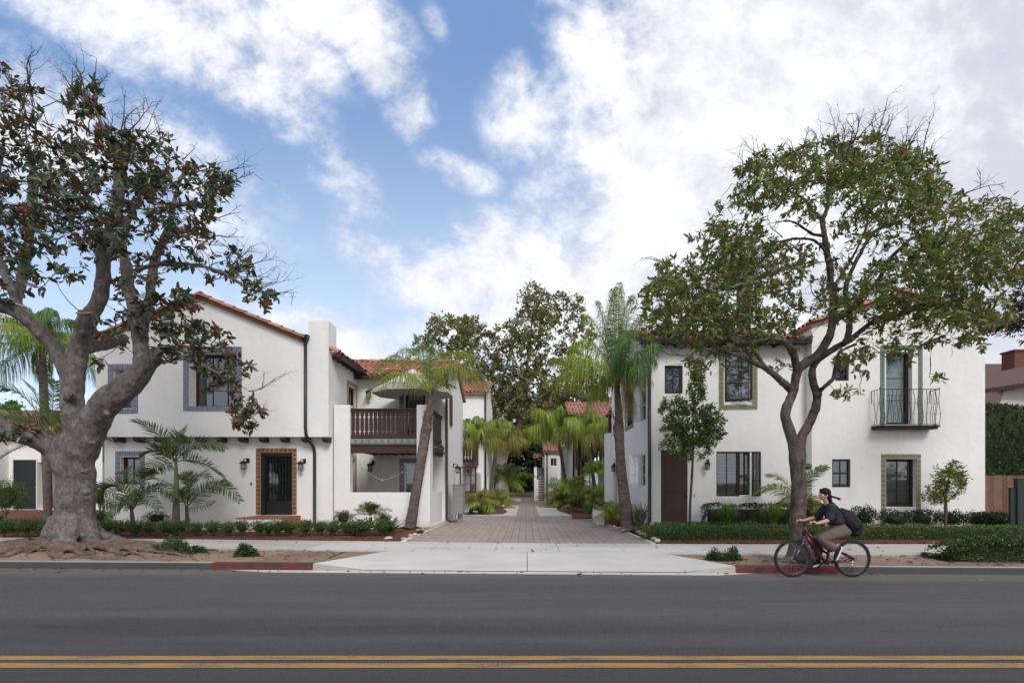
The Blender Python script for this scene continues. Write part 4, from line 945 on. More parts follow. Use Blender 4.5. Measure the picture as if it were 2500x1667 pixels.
# festoon lights under the balcony
fl = MB(); bu = MB()
def fest(pts):
    out = []
    for (x0, y0_, Y0_), (x1, y1_, Y1_), sag in pts:
        a, b_ = W(x0, y0_, Y0_), W(x1, y1_, Y1_); q = [a.lerp(b_, t) - Vector((0, 0, sag * 4 * t * (1 - t))) for t in [i / 8 for i in range(9)]]; fl.tube(q, .006, 4)
    return
fest([((861, 1090, 17.2), (890, 1089, 17.0), .10), ((890, 1089, 17.0), (930, 1089, 17.0), .10), ((930, 1089, 17.), (962, 1088, 17), .10), ((962, 1088, 17), (1017, 1088, 17), .11),
      ((861, 1100, 17.4), (884, 1143, 17.4), .05), ((884, 1143, 17.4), (933, 1171, 17.4), .04), ((933, 1171, 17.4), (982, 1152, 17.4), .05)])
for x, y in ((877, 1098), (934, 1096), (996, 1096), (884, 1144), (933, 1172), (982, 1152)):
    Y_ = 17.0 if y < 1110 else 17.4; bu.ball(W(x, y, Y_), .026, 8, 6)
fo = thing('festoon_lights', 'string of small white bulbs looped under the brown balcony', 'string lights', tuple(W(933, 1100, 17.2)))
fl.build('cable', M['white_frame'], fo); bu.build('bulbs', M['white_frame'], fo)
# mailbox cabinet
ca = thing('mailbox_cabinet', 'grey metal mailbox cabinet on a pedestal beside the alley wall', 'mailbox', (-2.9, 19.6, .2))
x0, x1 = WX(1104.5, 19.3), WX(1128.5, 19.3); z0, z1 = WZ(1254, 19.3), WZ(1183, 19.3)
x1b = x1; mb = MB(); mb.box(x0, x1, 19.3, 20.15, z0, z1); mb.box(x0 - .01, x1 + .01, 19.28, 20.17, z1, z1 + .012); mb.build('body', M['cabinet'], ca)
mb = MB()
for j in range(7): mb.box(x1 + .001, x1 + .012, 19.34, 20.11, z0 + .06 + j * .15, z0 + .19 + j * .15)
mb.build('door', pm('pale_grey_metal', (.34, .34, .33), .4, .03), ca)
mb = MB(); mb.box((x0 + x1) / 2 - .02, (x0 + x1) / 2 + .14, 19.55, 19.85, .15, z0); mb.tube([(x0 + .05, 19.6, .2), (x0 + .12, 19.5, z0)], .02, 5); mb.build('pedestal', M['cabinet'], ca)
# ================================================================ right house
rh = thing('white_house', 'white stucco house with brown door and small iron balcony behind the cyclist', 'house', (9, 17.5, .2))
X0 = WX(1581, Yw); XM = WX(1982, Yu); XR2 = WX(2405, Yu)
Zg = 6.40; wm = MB()
def rc(x0, x1, y0, y1, Y, d): return (WX(x0, Y), WX(x1, Y), WZ(y1, Y), WZ(y0, Y), d)
w1 = rc(1622.8, 1666.8, 892, 960.8, Yw, .10); w2 = rc(1769, 1838, 852, 983, Yw, .16); dR = rc(1613.5, 1679, 1098, 1277, Yw, .10); w3 = rc(1749, 1858, 1102, 1211.5, Yw, .12)
wallface(wm, FL, X0, XM + .02, -.1, Zg, [w1, w2, dR, w3])
w6 = rc(2039, 2073, 867.5, 929.5, Yu, .13); w4 = rc(2031.6, 2076.5, 1120.5, 1189, Yu, .10); w7 = rc(2163, 2227, 860, 1036, Yu, .26); w5 = rc(2163, 2238, 1120, 1237, Yu, .24)
Ze = 6.93; XPk = WX(2200, Yu); s2 = .335
def zr2(X): return Ze + s2 * ((XR2 - XM) / 2 + .0 - abs(X - XPk)) + .1
wallface(wm, FU, XM, XR2, -.1, Ze, [w4, w5, w6, w7])
wm.add([FU.p(XM, Ze), FU.p(XR2, Ze), FU.p(XPk, zr2(XPk) - .12)], [(0, 1, 2)])
for (a, za, b_, zb) in ((XM, Ze, XPk, zr2(XPk)), (XR2, Ze, XPk, zr2(XPk))): pass
wm.quad((XM, Yu, -.1), (XM, Yw + 8, -.1), (XM, Yw + 8, Ze), (XM, Yu, Ze)); wm.quad((XR2, Yu, -.1), (XR2, Yw + 8, -.1), (XR2, Yw + 8, Ze), (XR2, Yu, Ze))
SWl = sideW(X0); cs1 = (18.15, 19.0, 1.35, 2.72, .1); cs2 = (17.6, 18.4, 3.95, 5.5, .1); ws3 = (18.9, 20.2, 4.02, 5.3, .12); ds = (21.45, 22.35, .35, 2.75, .2); cs0 = (16.95, 17.75, 1.6, 2.75, .1)
cs0 = (16.9, 17.6, 1.62, 2.78, .1); cs2 = (16.85, 17.55, 3.9, 5.6, .1)
wallface(wm, SWl, Yw, 23.5, -.1, Zg, [cs0, cs2, ws3, ds])
wm.add([SWl.p(Yw, Zg), SWl.p(23.5, Zg), SWl.p(20.05, 7.75)], [(0, 1, 2)])
wm.quad((X0, 23.5, -.1), (XM, 23.5, -.1), (XM, 23.5, Zg), (X0, 23.5, Zg)); wm.quad((XM, Yw + 8, -.1), (XR2, Yw + 8, -.1), (XR2, Yw + 8, Ze), (XM, Yw + 8, Ze))
# flared sill under the big window
a, b_ = w3[0] - .02, w3[1] + .02; zt_ = w3[2]; wm.hexa([FL.p(a - .03, zt_ - .23, .012), FL.p(b_ + .10, zt_ - .23, .012), FL.p(b_ + .10, zt_ - .23, -.02), FL.p(a - .03, zt_ - .23, -.02), FL.p(a, zt_ - .02, .05), FL.p(b_, zt_ - .02, .05), FL.p(b_, zt_ - .02, -.02), FL.p(a, zt_ - .02, -.02)])
wm.build('wall', M['white'], rh)
# stepped pier at the far corner of the alley flank
mb = MB(); xq = WX(1481, 23.6); mb.box(xq, X0 + .1, 23.55, 24.3, -.1, WZ(1057, 23.6)); mb.box(X0 - .12, X0 - .004, 22.4, 23.55, -.1, WZ(1057, 23.6) - 1.3); mb.build('pier', M['white'], rh)
window(rh, FL, *w1, 2, 2, 'brown_frame', fw=.085, glass='glassr'); window(rh, FL, *w2[:4], .15, 1, 1, 'white_frame', fw=.05, blind='dblind')
# open casement of the upper window
def casement(par, hinge, ang, w, z0, z1, mat, nu=2, nv=3, fw=.06, glass='glass', flip=1):
    d = Vector((math.cos(R(ang)) * flip, -math.sin(R(ang)), 0)); F = Fr(hinge, d, (d.y, -d.x, 0)); mb = MB()
    F.box(mb, 0, fw, z0, z1, -.02, .02); F.box(mb, w - fw, w, z0, z1, -.02, .02); F.box(mb, fw, w - fw, z0, z0 + fw, -.018, .018); F.box(mb, fw, w - fw, z1 - fw, z1, -.018, .018)
    for k in range(1, nu): F.box(mb, fw + (w - 2 * fw) * k / nu - .009, fw + (w - 2 * fw) * k / nu + .009, z0 + fw, z1 - fw, -.01, .01)
    for k in range(1, nv): F.box(mb, fw, w - fw, z0 + fw + (z1 - z0 - 2 * fw) * k / nv - .009, z0 + fw + (z1 - z0 - 2 * fw) * k / nv + .009, -.011, .011)
    o = mb.build('open_casement', M[mat], par); mb = MB(); F.box(mb, fw, w - fw, z0 + fw, z1 - fw, -.003, .003); mb.build('glass', M[glass], o); return o
casement(rh, (w2[0] + .02, Yw + .02, 0), 18, .84, w2[2] + .06, w2[3] - .06, 'brown_frame', 2, 3, .06)
tiles(rh, FL, WX(1754.8, Yw), WX(1849, Yw), WZ(1000, Yw), WZ(838, Yw), .165, 'LRTB', 'tile_green')
# lower big window: two sashes, one casement ajar
um_ = w3[0] + (w3[1] - w3[0]) * .51
window(rh, FL, w3[0], um_, w3[2], w3[3], .1, 2, 1, 'brown_frame', fw=.05, blind='dblind'); window(rh, FL, um_, w3[1], w3[2], w3[3], .1, 1, 1, 'brown_frame', fw=.05, blind='dblind')
casement(rh, (w3[1] - .03, Yw - .01, 0), 34, .44, w3[2] + .04, w3[3] - .03, 'brown_frame', 1, 3, .05, flip=-1)
mb = MB(); FL.box(mb, um_ + .36, um_ + .42, w3[2] + .03, w3[3] - .03, -.03, .0); FL.box(mb, um_ + .01, um_ + .40, w3[2] + .012, w3[2] + .05, -.03, -.002); mb.build('sash_edge', M['white_frame'], rh)
lamp(rh, FL, WX(1723, Yw), WZ(1138, Yw), 1.0)
digit(rh, FL, '1', WX(1695, Yw), WZ(1214, Yw), .13)
# door: planked upper panel, moulded lower panel
mb = MB(); u0, u1, v0, v1 = dR[:4]; FL.box(mb, u0 - .005, u1 + .005, v0 - .02, v1 + .005, -.10, -.06)
for a, b_, c, d in ((u0 + .14, u1 - .14, v0 + 1.03, v1 - .13), (u0 + .14, u1 - .14, v0 + .28, v0 + .93)):
    for q in ((a, b_, c, c + .03), (a, b_, d - .03, d), (a, a + .03, c + .031, d - .031), (b_ - .03, b_, c + .031, d - .031)): FL.box(mb, *q, -.062, -.045)
for k in range(9): x = u0 + .19 + k * .062; FL.box(mb, x, x + .055, v0 + 1.08, v1 - .18, -.062, -.052)
FL.box(mb, u0 + .2, u1 - .2, v0 + .34, v0 + .87, -.062, -.050)
dro = mb.build('front_door', M['brown_door'], rh); mb = MB(); mb.ball(FL.p(u1 - .07, v0 + .93, -.02), .035, 8, 6); mb.ball(FL.p(u1 - .07, v0 + 1.07, -.045), .03, 8, 6); mb.build('knob', M['black'], dro)
mb = MB(); FL.box(mb, u0 - .02, u1 + .02, v0 - .05, v0 - .021, -.1, .06); mb.build('threshold', M['black'], rh)
window(rh, FU, *w6[:4], .1, 2, 2, 'brown_frame', fw=.06, sash=.05); window(rh, FU, *w4[:4], .08, 2, 2, 'brown_frame', fw=.06, sash=.06, blind='dblind')
window(rh, FU, *w7[:4], .2, 1, 3, 'brown_frame', fw=.09, blind='curtain', name='balcony_door'); window(rh, FU, *w5[:4], .2, 2, 3, 'brown_frame', fw=.08, blind='blind')
tiles(rh, FU, WX(2149, Yu), WX(2252, Yu), WZ(1037, Yu), WZ(843, Yu), .155, 'LRT', 'tile_sage', .14); tiles(rh, FU, WX(2151, Yu), WX(2248, Yu), WZ(1262, Yu), WZ(1108, Yu), .165, 'LRT', 'tile_green', .148)
# flank windows
casement(rh, (X0 - .005, 17.55, 0), 172 + 12, .42, 1.64, 2.76, 'white_frame', 2, 3, .035, flip=1)
casement(rh, (X0 - .005, 17.5, 0), 172 + 14, .24, 3.92, 5.58, 'white_frame', 1, 3, .035, flip=1)
for q in (cs0, cs2): window(rh, SWl, *q[:4], .06, 1, 3, 'white_frame', fw=.05)
window(rh, SWl, *ws3[:4], .1, 2, 2, 'brown_frame', fw=.06); tiles(rh, SWl, 18.75, 20.35, 3.87, 5.45, .15, 'LRTB', 'tile_green'); tiles(rh, SWl, 21.3, 22.5, .3, 2.92, .15, 'LRT', 'tile_sage')
mb = MB(); SWl.box(mb, 21.45, 22.35, .3, 2.76, -.2, -.12); mb.build('side_door', M['black'], rh)
lamp(rh, front(22.42), X0 - .16, WZ(1144, 22.4), 1.1)
pipe(rh, [(X0 + .05, Yw - .07, Zg), (X0 + .05, Yw - .07, .45), (X0 - .02, Yw - .1, .36), (X0 - .12, Yw - .16, .32)], .058)
# iron balcony
ib = MB(); ua, ub, n0 = WX(2128, Yu), WX(2270, Yu), .37; zf, zr_ = WZ(1041, Yu), WZ(955, Yu)
FU.box(ib, ua - .02, ub + .02, zf - .05, zf, 0.002, n0 + .02); FU.box(ib, ua + .02, ub - .02, zf - .12, zf - .051, .002, n0 - .02)
iron = ib.build('iron_balcony', M['black'], rh); mb = MB()
for z, r in ((zr_, .013), (zf + .03, .010)): mb.tube([FU.p(ua, z, .002), FU.p(ua, z, n0), FU.p(ub, z, n0), FU.p(ub, z, .002)], r, 6)
rr = random.Random(3)
def bar(u, n):
    ph = rr.choice((0, math.pi)) + rr.uniform(-.4, .4); am = rr.uniform(.018, .034); q = []
    for i in range(11):
        t = i / 10; d = am * math.sin(ph + t * 7.2) * (1 if 0 < i < 10 else .3); q.append(FU.p(u + d, zf + .02 + (zr_ - zf - .02) * t, n + .05 * math.sin(math.pi * t) * .4))
    mb.tube(q, .0085, 5)
    for t in (.35, .62): k = q[int(t * 10)]; mb.tube([k, k + Vector((rr.choice((-1, 1)) * .035, -.015, .02))], .008, 4)
nn = 14
for k in range(nn + 1): bar(ua + (ub - ua) * k / nn, n0)
for k in (1, 2): bar(ua, n0 * k / 3); bar(ub, n0 * k / 3)
for u in (ua, ub):
    mb.tube([FU.p(u + .02 * math.cos(t) * (1 - t / 12), zr_ + .03 + .03 * math.sin(t) * (1 - t / 12), n0) for t in [i * .7 for i in range(10)]], .008, 4); mb.tube([FU.p(u, zr_ - .4, .004), FU.p(u, zr_, .004)], .010, 5)
mb.build('railing', M['black'], iron)
# roofs
rf = MB(); slope(rf, (X0 - .30, Yw - .35, Zg + .10), (XM - .0, Yw - .35, Zg + .10), (X0 - .30, 20.05, 7.82), (XM, 20.05, 7.82)); slope(rf, (XM, 23.8, Zg + .10), (X0 - .3, 23.8, Zg + .10), (XM, 20.05, 7.82), (X0 - .3, 20.05, 7.82))
rake(rf, (X0 - .26, Yw - .35, Zg + .13), (X0 - .26, 20.05, 7.86), .11); rake(rf, (X0 - .3, 20.05, 7.86), (XM, 20.05, 7.86), .125)
rf.build('low_roof', M['terracotta'], rh)
mb = MB(); mb.prism([(X0 - .35, Yw - .49, Zg + .07), (X0 - .35, Yw - .36, Zg + .07), (X0 - .35, Yw - .36, Zg - .06), (X0 - .35, Yw - .46, Zg - .06)][::-1], (XM - X0 + .3, 0, 0)); mb.build('gutter', M['pipe'], rh)
mb = MB(); x = X0 - .2
while x < XM - .1: mb.box(x, x + .09, Yw - .36, Yw - .003, Zg - .10, Zg + .0); x += .55
mb.box(X0 - .3, XM - .01, Yw - .355, Yw + .0, Zg + .003, Zg + .02); mb.build('rafters', M['brown_frame'], rh)
rf = MB(); Yb_ = Yw + 8.3; XEl, XEr = XM - .1, XR2 + .30
slope(rf, (XEl, Yb_, zr2(XEl)), (XEl, Yu - .08, zr2(XEl)), (XPk, Yb_, zr2(XPk)), (XPk, Yu - .08, zr2(XPk))); slope(rf, (XEr, Yu - .08, zr2(XEr)), (XEr, Yb_, zr2(XEr)), (XPk, Yu - .08, zr2(XPk)), (XPk, Yb_, zr2(XPk)))
rake(rf, (XEr, Yu - .10, zr2(XEr) + .02), (XPk, Yu - .10, zr2(XPk) + .02), .115); rake(rf, (XEl, Yu - .10, zr2(XEl) + .02), (XPk, Yu - .10, zr2(XPk) + .02), .115); rake(rf, (XPk, Yu - .1, zr2(XPk) + .05), (XPk, Yb_, zr2(XPk) + .05), .13)
rf.build('gable_roof', M['terracotta'], rh)
# hose reel beside the planting
hr = thing('hose_hanger', 'coiled pale garden hose against the white wall behind the strap-leaf plants', 'hose', (WX(1909, Yw), Yw, WZ(1238, Yw)))
mb = MB(); c = FL.p(WX(1908, Yw), WZ(1243, Yw), .10)
for k in range(4): r = .15 + .014 * k; mb.tube([c + Vector((r * math.cos(t), -.02 * k, r * math.sin(t))) for t in [2 * math.pi * i / 20 for i in range(21)]], .012, 6)
mb.build('hose', M['offwhite'], hr); mb = MB(); mb.box(c.x - .05, c.x + .05, Yw - .12, Yw - .002, c.z - .05, c.z + .05); mb.build('hanger', M['white_frame'], hr)

# ================================================================ rear buildings along the alley
def simple_house(label, x0, x1, y0, y1, zt, mats='white', loc=None):
    t = thing('white_house', label, 'house', (x0, y0, .15)); return t
# second left block, half hidden by palms
Y2 = 30.0; b2 = thing('rear_house', 'white alley house with a brown balcony behind the two left alley palms', 'house', (-4.5, Y2, .15))
xa, xb = WX(1098, Y2), WX(1183, Y2); Zb2 = WZ(960, Y2); F2 = front(Y2); wm = MB()
op = [(WX(1136, Y2), WX(1150, Y2), .3, 2.4, .2)]
wallface(wm, F2, xa - 3, xb, -.1, Zb2, op); S2 = sideE(xb); wallface(wm, S2, Y2, 37, -.1, Zb2, [(32, 33, 1, 2.3, .15), (32, 33, 4, 5.3, .15)]); wm.quad((xa - 3, 37, -.1), (xb, 37, -.1), (xb, 37, Zb2), (xa - 3, 37, Zb2))
wm.add([S2.p(Y2, Zb2), S2.p(37, Zb2), S2.p(33.5, Zb2 + 1.3)], [(0, 1, 2)]); wm.box(xa - 3, WX(1158, 26), 26.5, 30, -.1, 2.35); wm.build('wall', M['white'], b2)
rf = MB(); slope(rf, (xa - 3, Y2 - .3, Zb2), (xb + .2, Y2 - .3, Zb2), (xa - 3, 33.5, Zb2 + 1.45), (xb + .2, 33.5, Zb2 + 1.45)); rf.build('roof', M['terracotta'], b2); rf = MB(); slope(rf, (xa - 3, 26.2, 2.35), (WX(1158, 26.2), 26.2, 2.4), (xa - 3, 27.4, 2.9), (WX(1158, 26.2), 27.4, 2.9)); rf.build('porch_roof', M['terracotta'], b2)
mb = MB(); xb1 = WX(1158, 27.5); z0, z1 = 2.95, WZ(1079, 27.5)
Fb = front(27.5); Fb.box(mb, xa - 3, xb1, z1 - .08, z1, -.06, .04); Fb.box(mb, xa - 3, xb1, z0, z0 + .1, -.05, .04); sawn_boards(Fb, xb1 - 1.5, xb1, z0 + .1, z1 - .08, 9, mb); mb.box(xb1 - .1, xb1 + .02, 27.42, 27.56, z0 - .1, z1 + .06); mb.box(xb1 - .06, xb1, 27.56, 29.99, z0, z1); mb.box(xb1 - 2.5, xb1, 27.56, 29.99, z0 - .12, z0); mb.build('balcony', M['brown_wood'], b2)
pipe(b2, [(xb + .05, Y2 - .05, Zb2), (xb + .05, Y2 - .05, .3)], .06)
mb = MB(); F2.box(mb, xb - .9, xb - .65, WZ(1143, Y2), WZ(1138, Y2), .005, .06); mb.build('light_bar', M['cabinet'], b2)
# third left block
Y3 = 38.5; b3 = thing('rear_house', 'narrow white wall with tile band beyond the second left alley house', 'house', (-3, Y3, .15)); wm = MB(); x3 = WX(1198, Y3)
wallface(wm, front(Y3), x3 - 4, x3, -.1, WZ(1098, Y3), []); wm.quad((x3, Y3, -.1), (x3, Y3 + 4, -.1), (x3, Y3 + 4, WZ(1098, Y3)), (x3, Y3, WZ(1098, Y3))); wm.build('wall', M['offwhite'], b3)
pipe(b3, [(x3 - .16, Y3 - .06, WZ(1098, Y3)), (x3 - .16, Y3 - .06, .2)], .06)
tiles(b3, front(Y3), x3 - .5, x3 - .28, .6, WZ(1104, Y3), .2, 'L', 'tile_yellow', .2)
# right alley: balcony house
Y4 = 31.0; b4 = thing('rear_house', 'right alley house with brown posts and open balcony under a terracotta roof', 'house', (5, Y4, .15)); F4 = front(Y4); F4b = front(Y4 + 2.6)
xl, xr = WX(1412, Y4), WX(1500, Y4) + 2; zfl = WZ(1130, Y4); zrf = WZ(1040, Y4); wm = MB()
wallface(wm, F4b, xl, xr, -.1, zrf + 1.2, [(WX(1432, Y4), WX(1452, Y4), .3, 2.5, .2), (WX(1455, Y4), WX(1476, Y4), .3, 2.5, .2), (WX(1440, Y4), WX(1456, Y4), zfl + .1, zfl + 2.2, .2), (WX(1460, Y4), WX(1478, Y4), zfl + .1, zfl + 2.2, .2)])
wm.quad((xl, Y4 + 2.6, -.1), (xl, Y4 + 9, -.1), (xl, Y4 + 9, zrf), (xl, Y4 + 2.6, zrf)); wm.box(WX(1424, Y4), WX(1440, Y4), Y4 + .4, Y4 + 2.6, -.1, zfl - .3)
xw = WX(1398, Y4 + 2.0); wm.box(xw, xl + .15, Y4 + 2.0, Y4 + 9, -.1, WZ(1018, Y4 + 2)); wm.box(WX(1373, 37), WX(1388, 37), 37, 39, -.1, WZ(1105, 37)); wm.build('wall', M['white'], b4)
pipe(b4, [(xw + .05, Y4 + 1.94, WZ(1018, Y4 + 2)), (xw + .05, Y4 + 1.94, .2)], .06)
mb = MB()
for x in (1412, 1420): F4.box(mb, WX(x, Y4), WX(x + 7, Y4), .1, zrf, -.2 if x == 1420 else -.5, 0 if x == 1420 else -.28)
F4.box(mb, xl, xr, zfl - .32, zfl - .12, -.2, -.01); F4.box(mb, xl, xr, zrf - .25, zrf - .02, -.2, -.01); F4.box(mb, xl, xr, zfl + .95, zfl + 1.05, -.14, -.03); F4.box(mb, xl, xr, zfl + .08, zfl + .15, -.14, -.03)
x = WX(1428, Y4)
while x < xr: F4.box(mb, x, x + .11, zfl + .15, zfl + .95, -.11, -.06); x += .24
mb.box(xl + .02, xl + .1, Y4, Y4 + 2.6, zfl - .3, zfl + 1.0); mb.box(xl, xr, Y4 + .2, Y4 + 2.6, zfl - .12, zfl); mb.box(xl, xr, Y4 + .2, Y4 + 2.6, zrf - .02, zrf + .08)
po = mb.build('balcony', M['brown_wood'], b4)
mb = MB(); 
for i in range(16): u = xl + i * .19; mb.quad(F4.p(u + .004, zfl - .11, .0), F4.p(u + .186, zfl - .11, 0), F4.p(u + .186, zfl + .06, 0), F4.p(u + .004, zfl + .06, 0), 0, ((i, 0), (i + .999, 0), (i + .999, 1), (i, 1)))
mb.build('frieze_tiles', M['frieze'], po)
rf = MB(); slope(rf, (WX(1436, Y4 - .5), Y4 - .5, zrf + .05), (xr, Y4 - .5, zrf + .05), (WX(1436, Y4 - .5), Y4 + 3.2, zrf + 1.75), (xr, Y4 + 3.2, zrf + 1.75), .26, .42, .10); slope(rf, (xw - .3, Y4 + 1.7, WZ(1010, Y4 + 2)), (xr, Y4 + 1.7, WZ(1010, Y4 + 2)), (xw - .3, Y4 + 4.6, WZ(1010, Y4 + 2) + 1.2), (xr, Y4 + 4.6, WZ(1010, Y4 + 2) + 1.2)); rf.build('roof', M['terracotta'], b4)
mb = MB(); mb.box(WX(1436, Y4 - .5), xr, Y4 - .62, Y4 - .50, zrf - .08, zrf + .06); mb.build('gutter', M['terracotta'], b4)
# dark timber porch end attached to the right house's back
mb = MB(); mb.box(WX(1494, 24), X0 + 1.5, 24.4, 26, 5.2, 5.35); mb.build('rear_eave', M['brown_frame'], rh)
rf = MB(); slope(rf, (WX(1484, 24.2), 24.2, 5.25), (X0 + 1.2, 24.2, 5.25), (WX(1494, 24.2) + .4, 27, 6.4), (X0 + 1.2, 27, 6.4)); rf.build('rear_roof', M['terracotta'], rh)
mb = MB(); mb.box(WX(1489, 24.0), WX(1495, 24), 24.31, 24.5, WZ(1090, 24.), 5.2); mb.build('rear_post', M['red_frame'], rh)
# far right house with little chimney
Y5 = 43.0; b5 = thing('rear_house', 'small far house with terracotta roof and little arched chimney, right of the alley end', 'house', (2, Y5, .15)); F5 = front(Y5)
x0, x1 = WX(1330, Y5), WX(1420, Y5); zt = WZ(1102, Y5); wm = MB(); wallface(wm, F5, x0, x1, -.1, zt, [(WX(1343, Y5), WX(1360, Y5), WZ(1138, Y5), WZ(1118, Y5), .15), (WX(1343, Y5), WX(1360, Y5), WZ(1195, Y5), WZ(1165, Y5), .15)])
wm.quad((x0, Y5, -.1), (x0, Y5 + 6, -.1), (x0, Y5 + 6, zt), (x0, Y5, zt)); wm.build('wall', M['offwhite'], b5)
window(b5, F5, WX(1343, Y5), WX(1360, Y5), WZ(1138, Y5), WZ(1118, Y5), .1, 2, 1, 'white_frame'); window(b5, F5, WX(1343, Y5), WX(1360, Y5), WZ(1195, Y5), WZ(1165, Y5), .1, 2, 1, 'white_frame')
rf = MB(); slope(rf, (x0 - .15, Y5 - .3, zt), (x1, Y5 - .3, zt), (x0 - .15, Y5 + 2.6, zt + 1.15), (x1, Y5 + 2.6, zt + 1.15), .3, .45, .12); rf.build('roof', M['terracotta'], b5)
pipe(b5, [(x0 + .2, Y5 - .06, zt), (x0 + .2, Y5 - .06, .2)], .06)
mb = MB(); cx0, cx1, cz0, cz1 = WX(1370, Y5), WX(1388, Y5), WZ(1090, Y5), WZ(1067, Y5)
Fch = front(Y5 - .1); wallface(mb, Fch, cx0, cx1, cz0, cz1, [(cx0 + .14, cx0 + .27, cz0 + .22, cz1 - .16, .2), (cx1 - .27, cx1 - .14, cz0 + .22, cz1 - .16, .2)]); mb.box(cx0 - .04, cx1 + .04, Y5 - .16, Y5 + .6, cz1, cz1 + .06); mb.quad((cx0, Y5 - .1, cz0), (cx0, Y5 + .5, cz0), (cx0, Y5 + .5, cz1), (cx0, Y5 - .1, cz1)); mb.build('chimney', M['white'], b5)
# gate court: white pier, porch canopy, herringbone wall
gp = thing('garden_wall', 'white stepped pier joined to a purple herringbone tiled panel at the alley end', 'wall', (1, 46, .15)); Yg = 44.0; Fg = front(Yg)
mb = MB(); Fg.box(mb, WX(1304, Yg), WX(1311, Yg), -.1, WZ(1139, Yg), -.4, 0); Fg.box(mb, WX(1304, Yg), WX(1314.5, Yg), -.1, WZ(1170, Yg), -.42, .02); mb.build('pier', M['white'], gp)
hm, hg, hb = bsdf('herringbone_tile'); tc = hg.n('ShaderNodeTexCoord').outputs['Object']; x_, y_, z_ = hg.sep(tc)
zig = hg.m('ABSOLUTE', hg.m('SUBTRACT', hg.m('FRACT', hg.m('MULTIPLY', x_, 4.6)), .5)); f_ = hg.m('FRACT', hg.m('ADD', hg.m('MULTIPLY', z_, 4.2), hg.m('MULTIPLY', zig, 1.0)))
hg.L.new(hg.mix(hg.m('LESS_THAN', f_, .5), (.55, .48, .47), (.15, .055, .07)), hb.inputs['Base Color']); M['herring'] = hm
mb = MB(); Fg.box(mb, WX(1314.7, Yg), WX(1334, Yg), .1, WZ(1160, Yg), -.3, -.02); mb.build('tiled_panel', M['herring'], gp)
mb = MB(); Fg.box(mb, WX(1312, Yg), WX(1330, Yg), WZ(1160, Yg), WZ(1141, Yg), -.3, -.1); mb.build('grey_panel', pm('grey_panel', (.16, .14, .14), .8), gp)
pc = thing('porch_canopy', 'small terracotta tiled canopy on a thin post at the alley end', 'canopy', (1, Yg, .15))
rf = MB(); slope(rf, (WX(1302, Yg), Yg - .3, WZ(1116, Yg)), (WX(1330, Yg), Yg - .3, WZ(1112, Yg)), (WX(1302, Yg), Yg + 1.2, WZ(1108, Yg)), (WX(1330, Yg), Yg + 1.2, WZ(1104, Yg)), .3, .5, .12); rf.build('roof', M['terracotta'], pc)
mb = MB(); mb.box(WX(1305.5, Yg), WX(1308, Yg), Yg - .1, Yg, WZ(1139, Yg), WZ(1113, Yg)); mb.build('post', M['brown_frame'], pc)
# low timber fence closing the alley
gt = thing('slatted_fence', 'low timber fence of five horizontal slats closing the end of the alley', 'fence', (-.8, 52, .15)); Y6 = 52.; F6 = front(Y6); mb = MB()
for k in range(5): z = WZ(1217.5 - 3.6 * k, Y6); F6.box(mb, WX(1248, Y6), WX(1304, Y6), z - .03, z + .075, -.03, 0)
mb.build('slats', pm('weathered_slat', (.22, .18, .09), .8, .1), gt); mb = MB(); F6.box(mb, WX(1298, Y6), WX(1301, Y6), .1, WZ(1200, Y6), -.08, -.031); F6.box(mb, WX(1250, Y6), WX(1253, Y6), .1, WZ(1200, Y6), -.08, -.031); mb.build('posts', pm('fence_post', (.16, .13, .07), .8, .1), gt)
# ================================================================ far left outbuilding and right neighbour
ob = thing('outbuilding', 'low pale outbuilding with a dark green door and tiled roof, left of the big magnolia', 'outbuilding', (-22, 22, .3)); Yo = 22.0; Fo = front(Yo)
x0, x1 = -30, WX(116, Yo); zt = WZ(1082, Yo); zb_ = WZ(1243, Yo); wm = MB(); do = (WX(31, Yo), WX(89.5, Yo), zb_, WZ(1122, Yo), .1); od = (WX(92.5, Yo), WX(232, Yo), zb_ + .02, WZ(1128, Yo), 2.5)
wallface(wm, Fo, x0, WX(250, Yo), -.1, WZ(1060, Yo), [do, od]); wm.box(x0, WX(22, Yo), Yo - .5, Yo, -.1, WZ(1060, Yo)); wm.quad((x0, Yo + 4, -.1), (WX(250, Yo), Yo + 4, -.1), (WX(250, Yo), Yo + 4, 5), (x0, Yo + 4, 5)); wm.build('wall', M['white'], ob)
mb = MB(); Fo.box(mb, do[0] - .01, do[1] + .01, do[2], do[3] + .01, -.1, -.04)
for a, b_ in ((do[2] + .25, do[2] + .95), (do[2] + 1.1, do[3] - .2)):
    for q in ((do[0] + .15, do[1] - .15, a, a + .03), (do[0] + .15, do[1] - .15, b_ - .03, b_)): Fo.box(mb, *q, -.042, -.028)
d_ = mb.build('door', M['navy_door'], ob); mb = MB(); mb.ball(Fo.p(WX(86.5, Yo), WZ(1190, Yo), .0), .04, 8, 6); mb.build('knob', pm('brass', (.35, .2, .06), .35, .05, metal=.8), d_)
mb = MB(); Fo.box(mb, WX(89.7, Yo), WX(92.3, Yo), zb_, WZ(1120, Yo), -.08, .03); Fo.box(mb, WX(93, Yo), WX(118, Yo), WZ(1238, Yo), WZ(1185, Yo), -2.3, -1.5); mb.build('door_frame', M['offwhite'], ob)
mb = MB(); Fo.box(mb, WX(93, Yo), WX(230, Yo), WZ(1173, Yo), WZ(1169, Yo), -1.3, -1.1); Fo.box(mb, WX(93, Yo), WX(230, Yo), WZ(1182, Yo), WZ(1179, Yo), -1.3, -1.1); mb.build('rails', M['black'], ob)
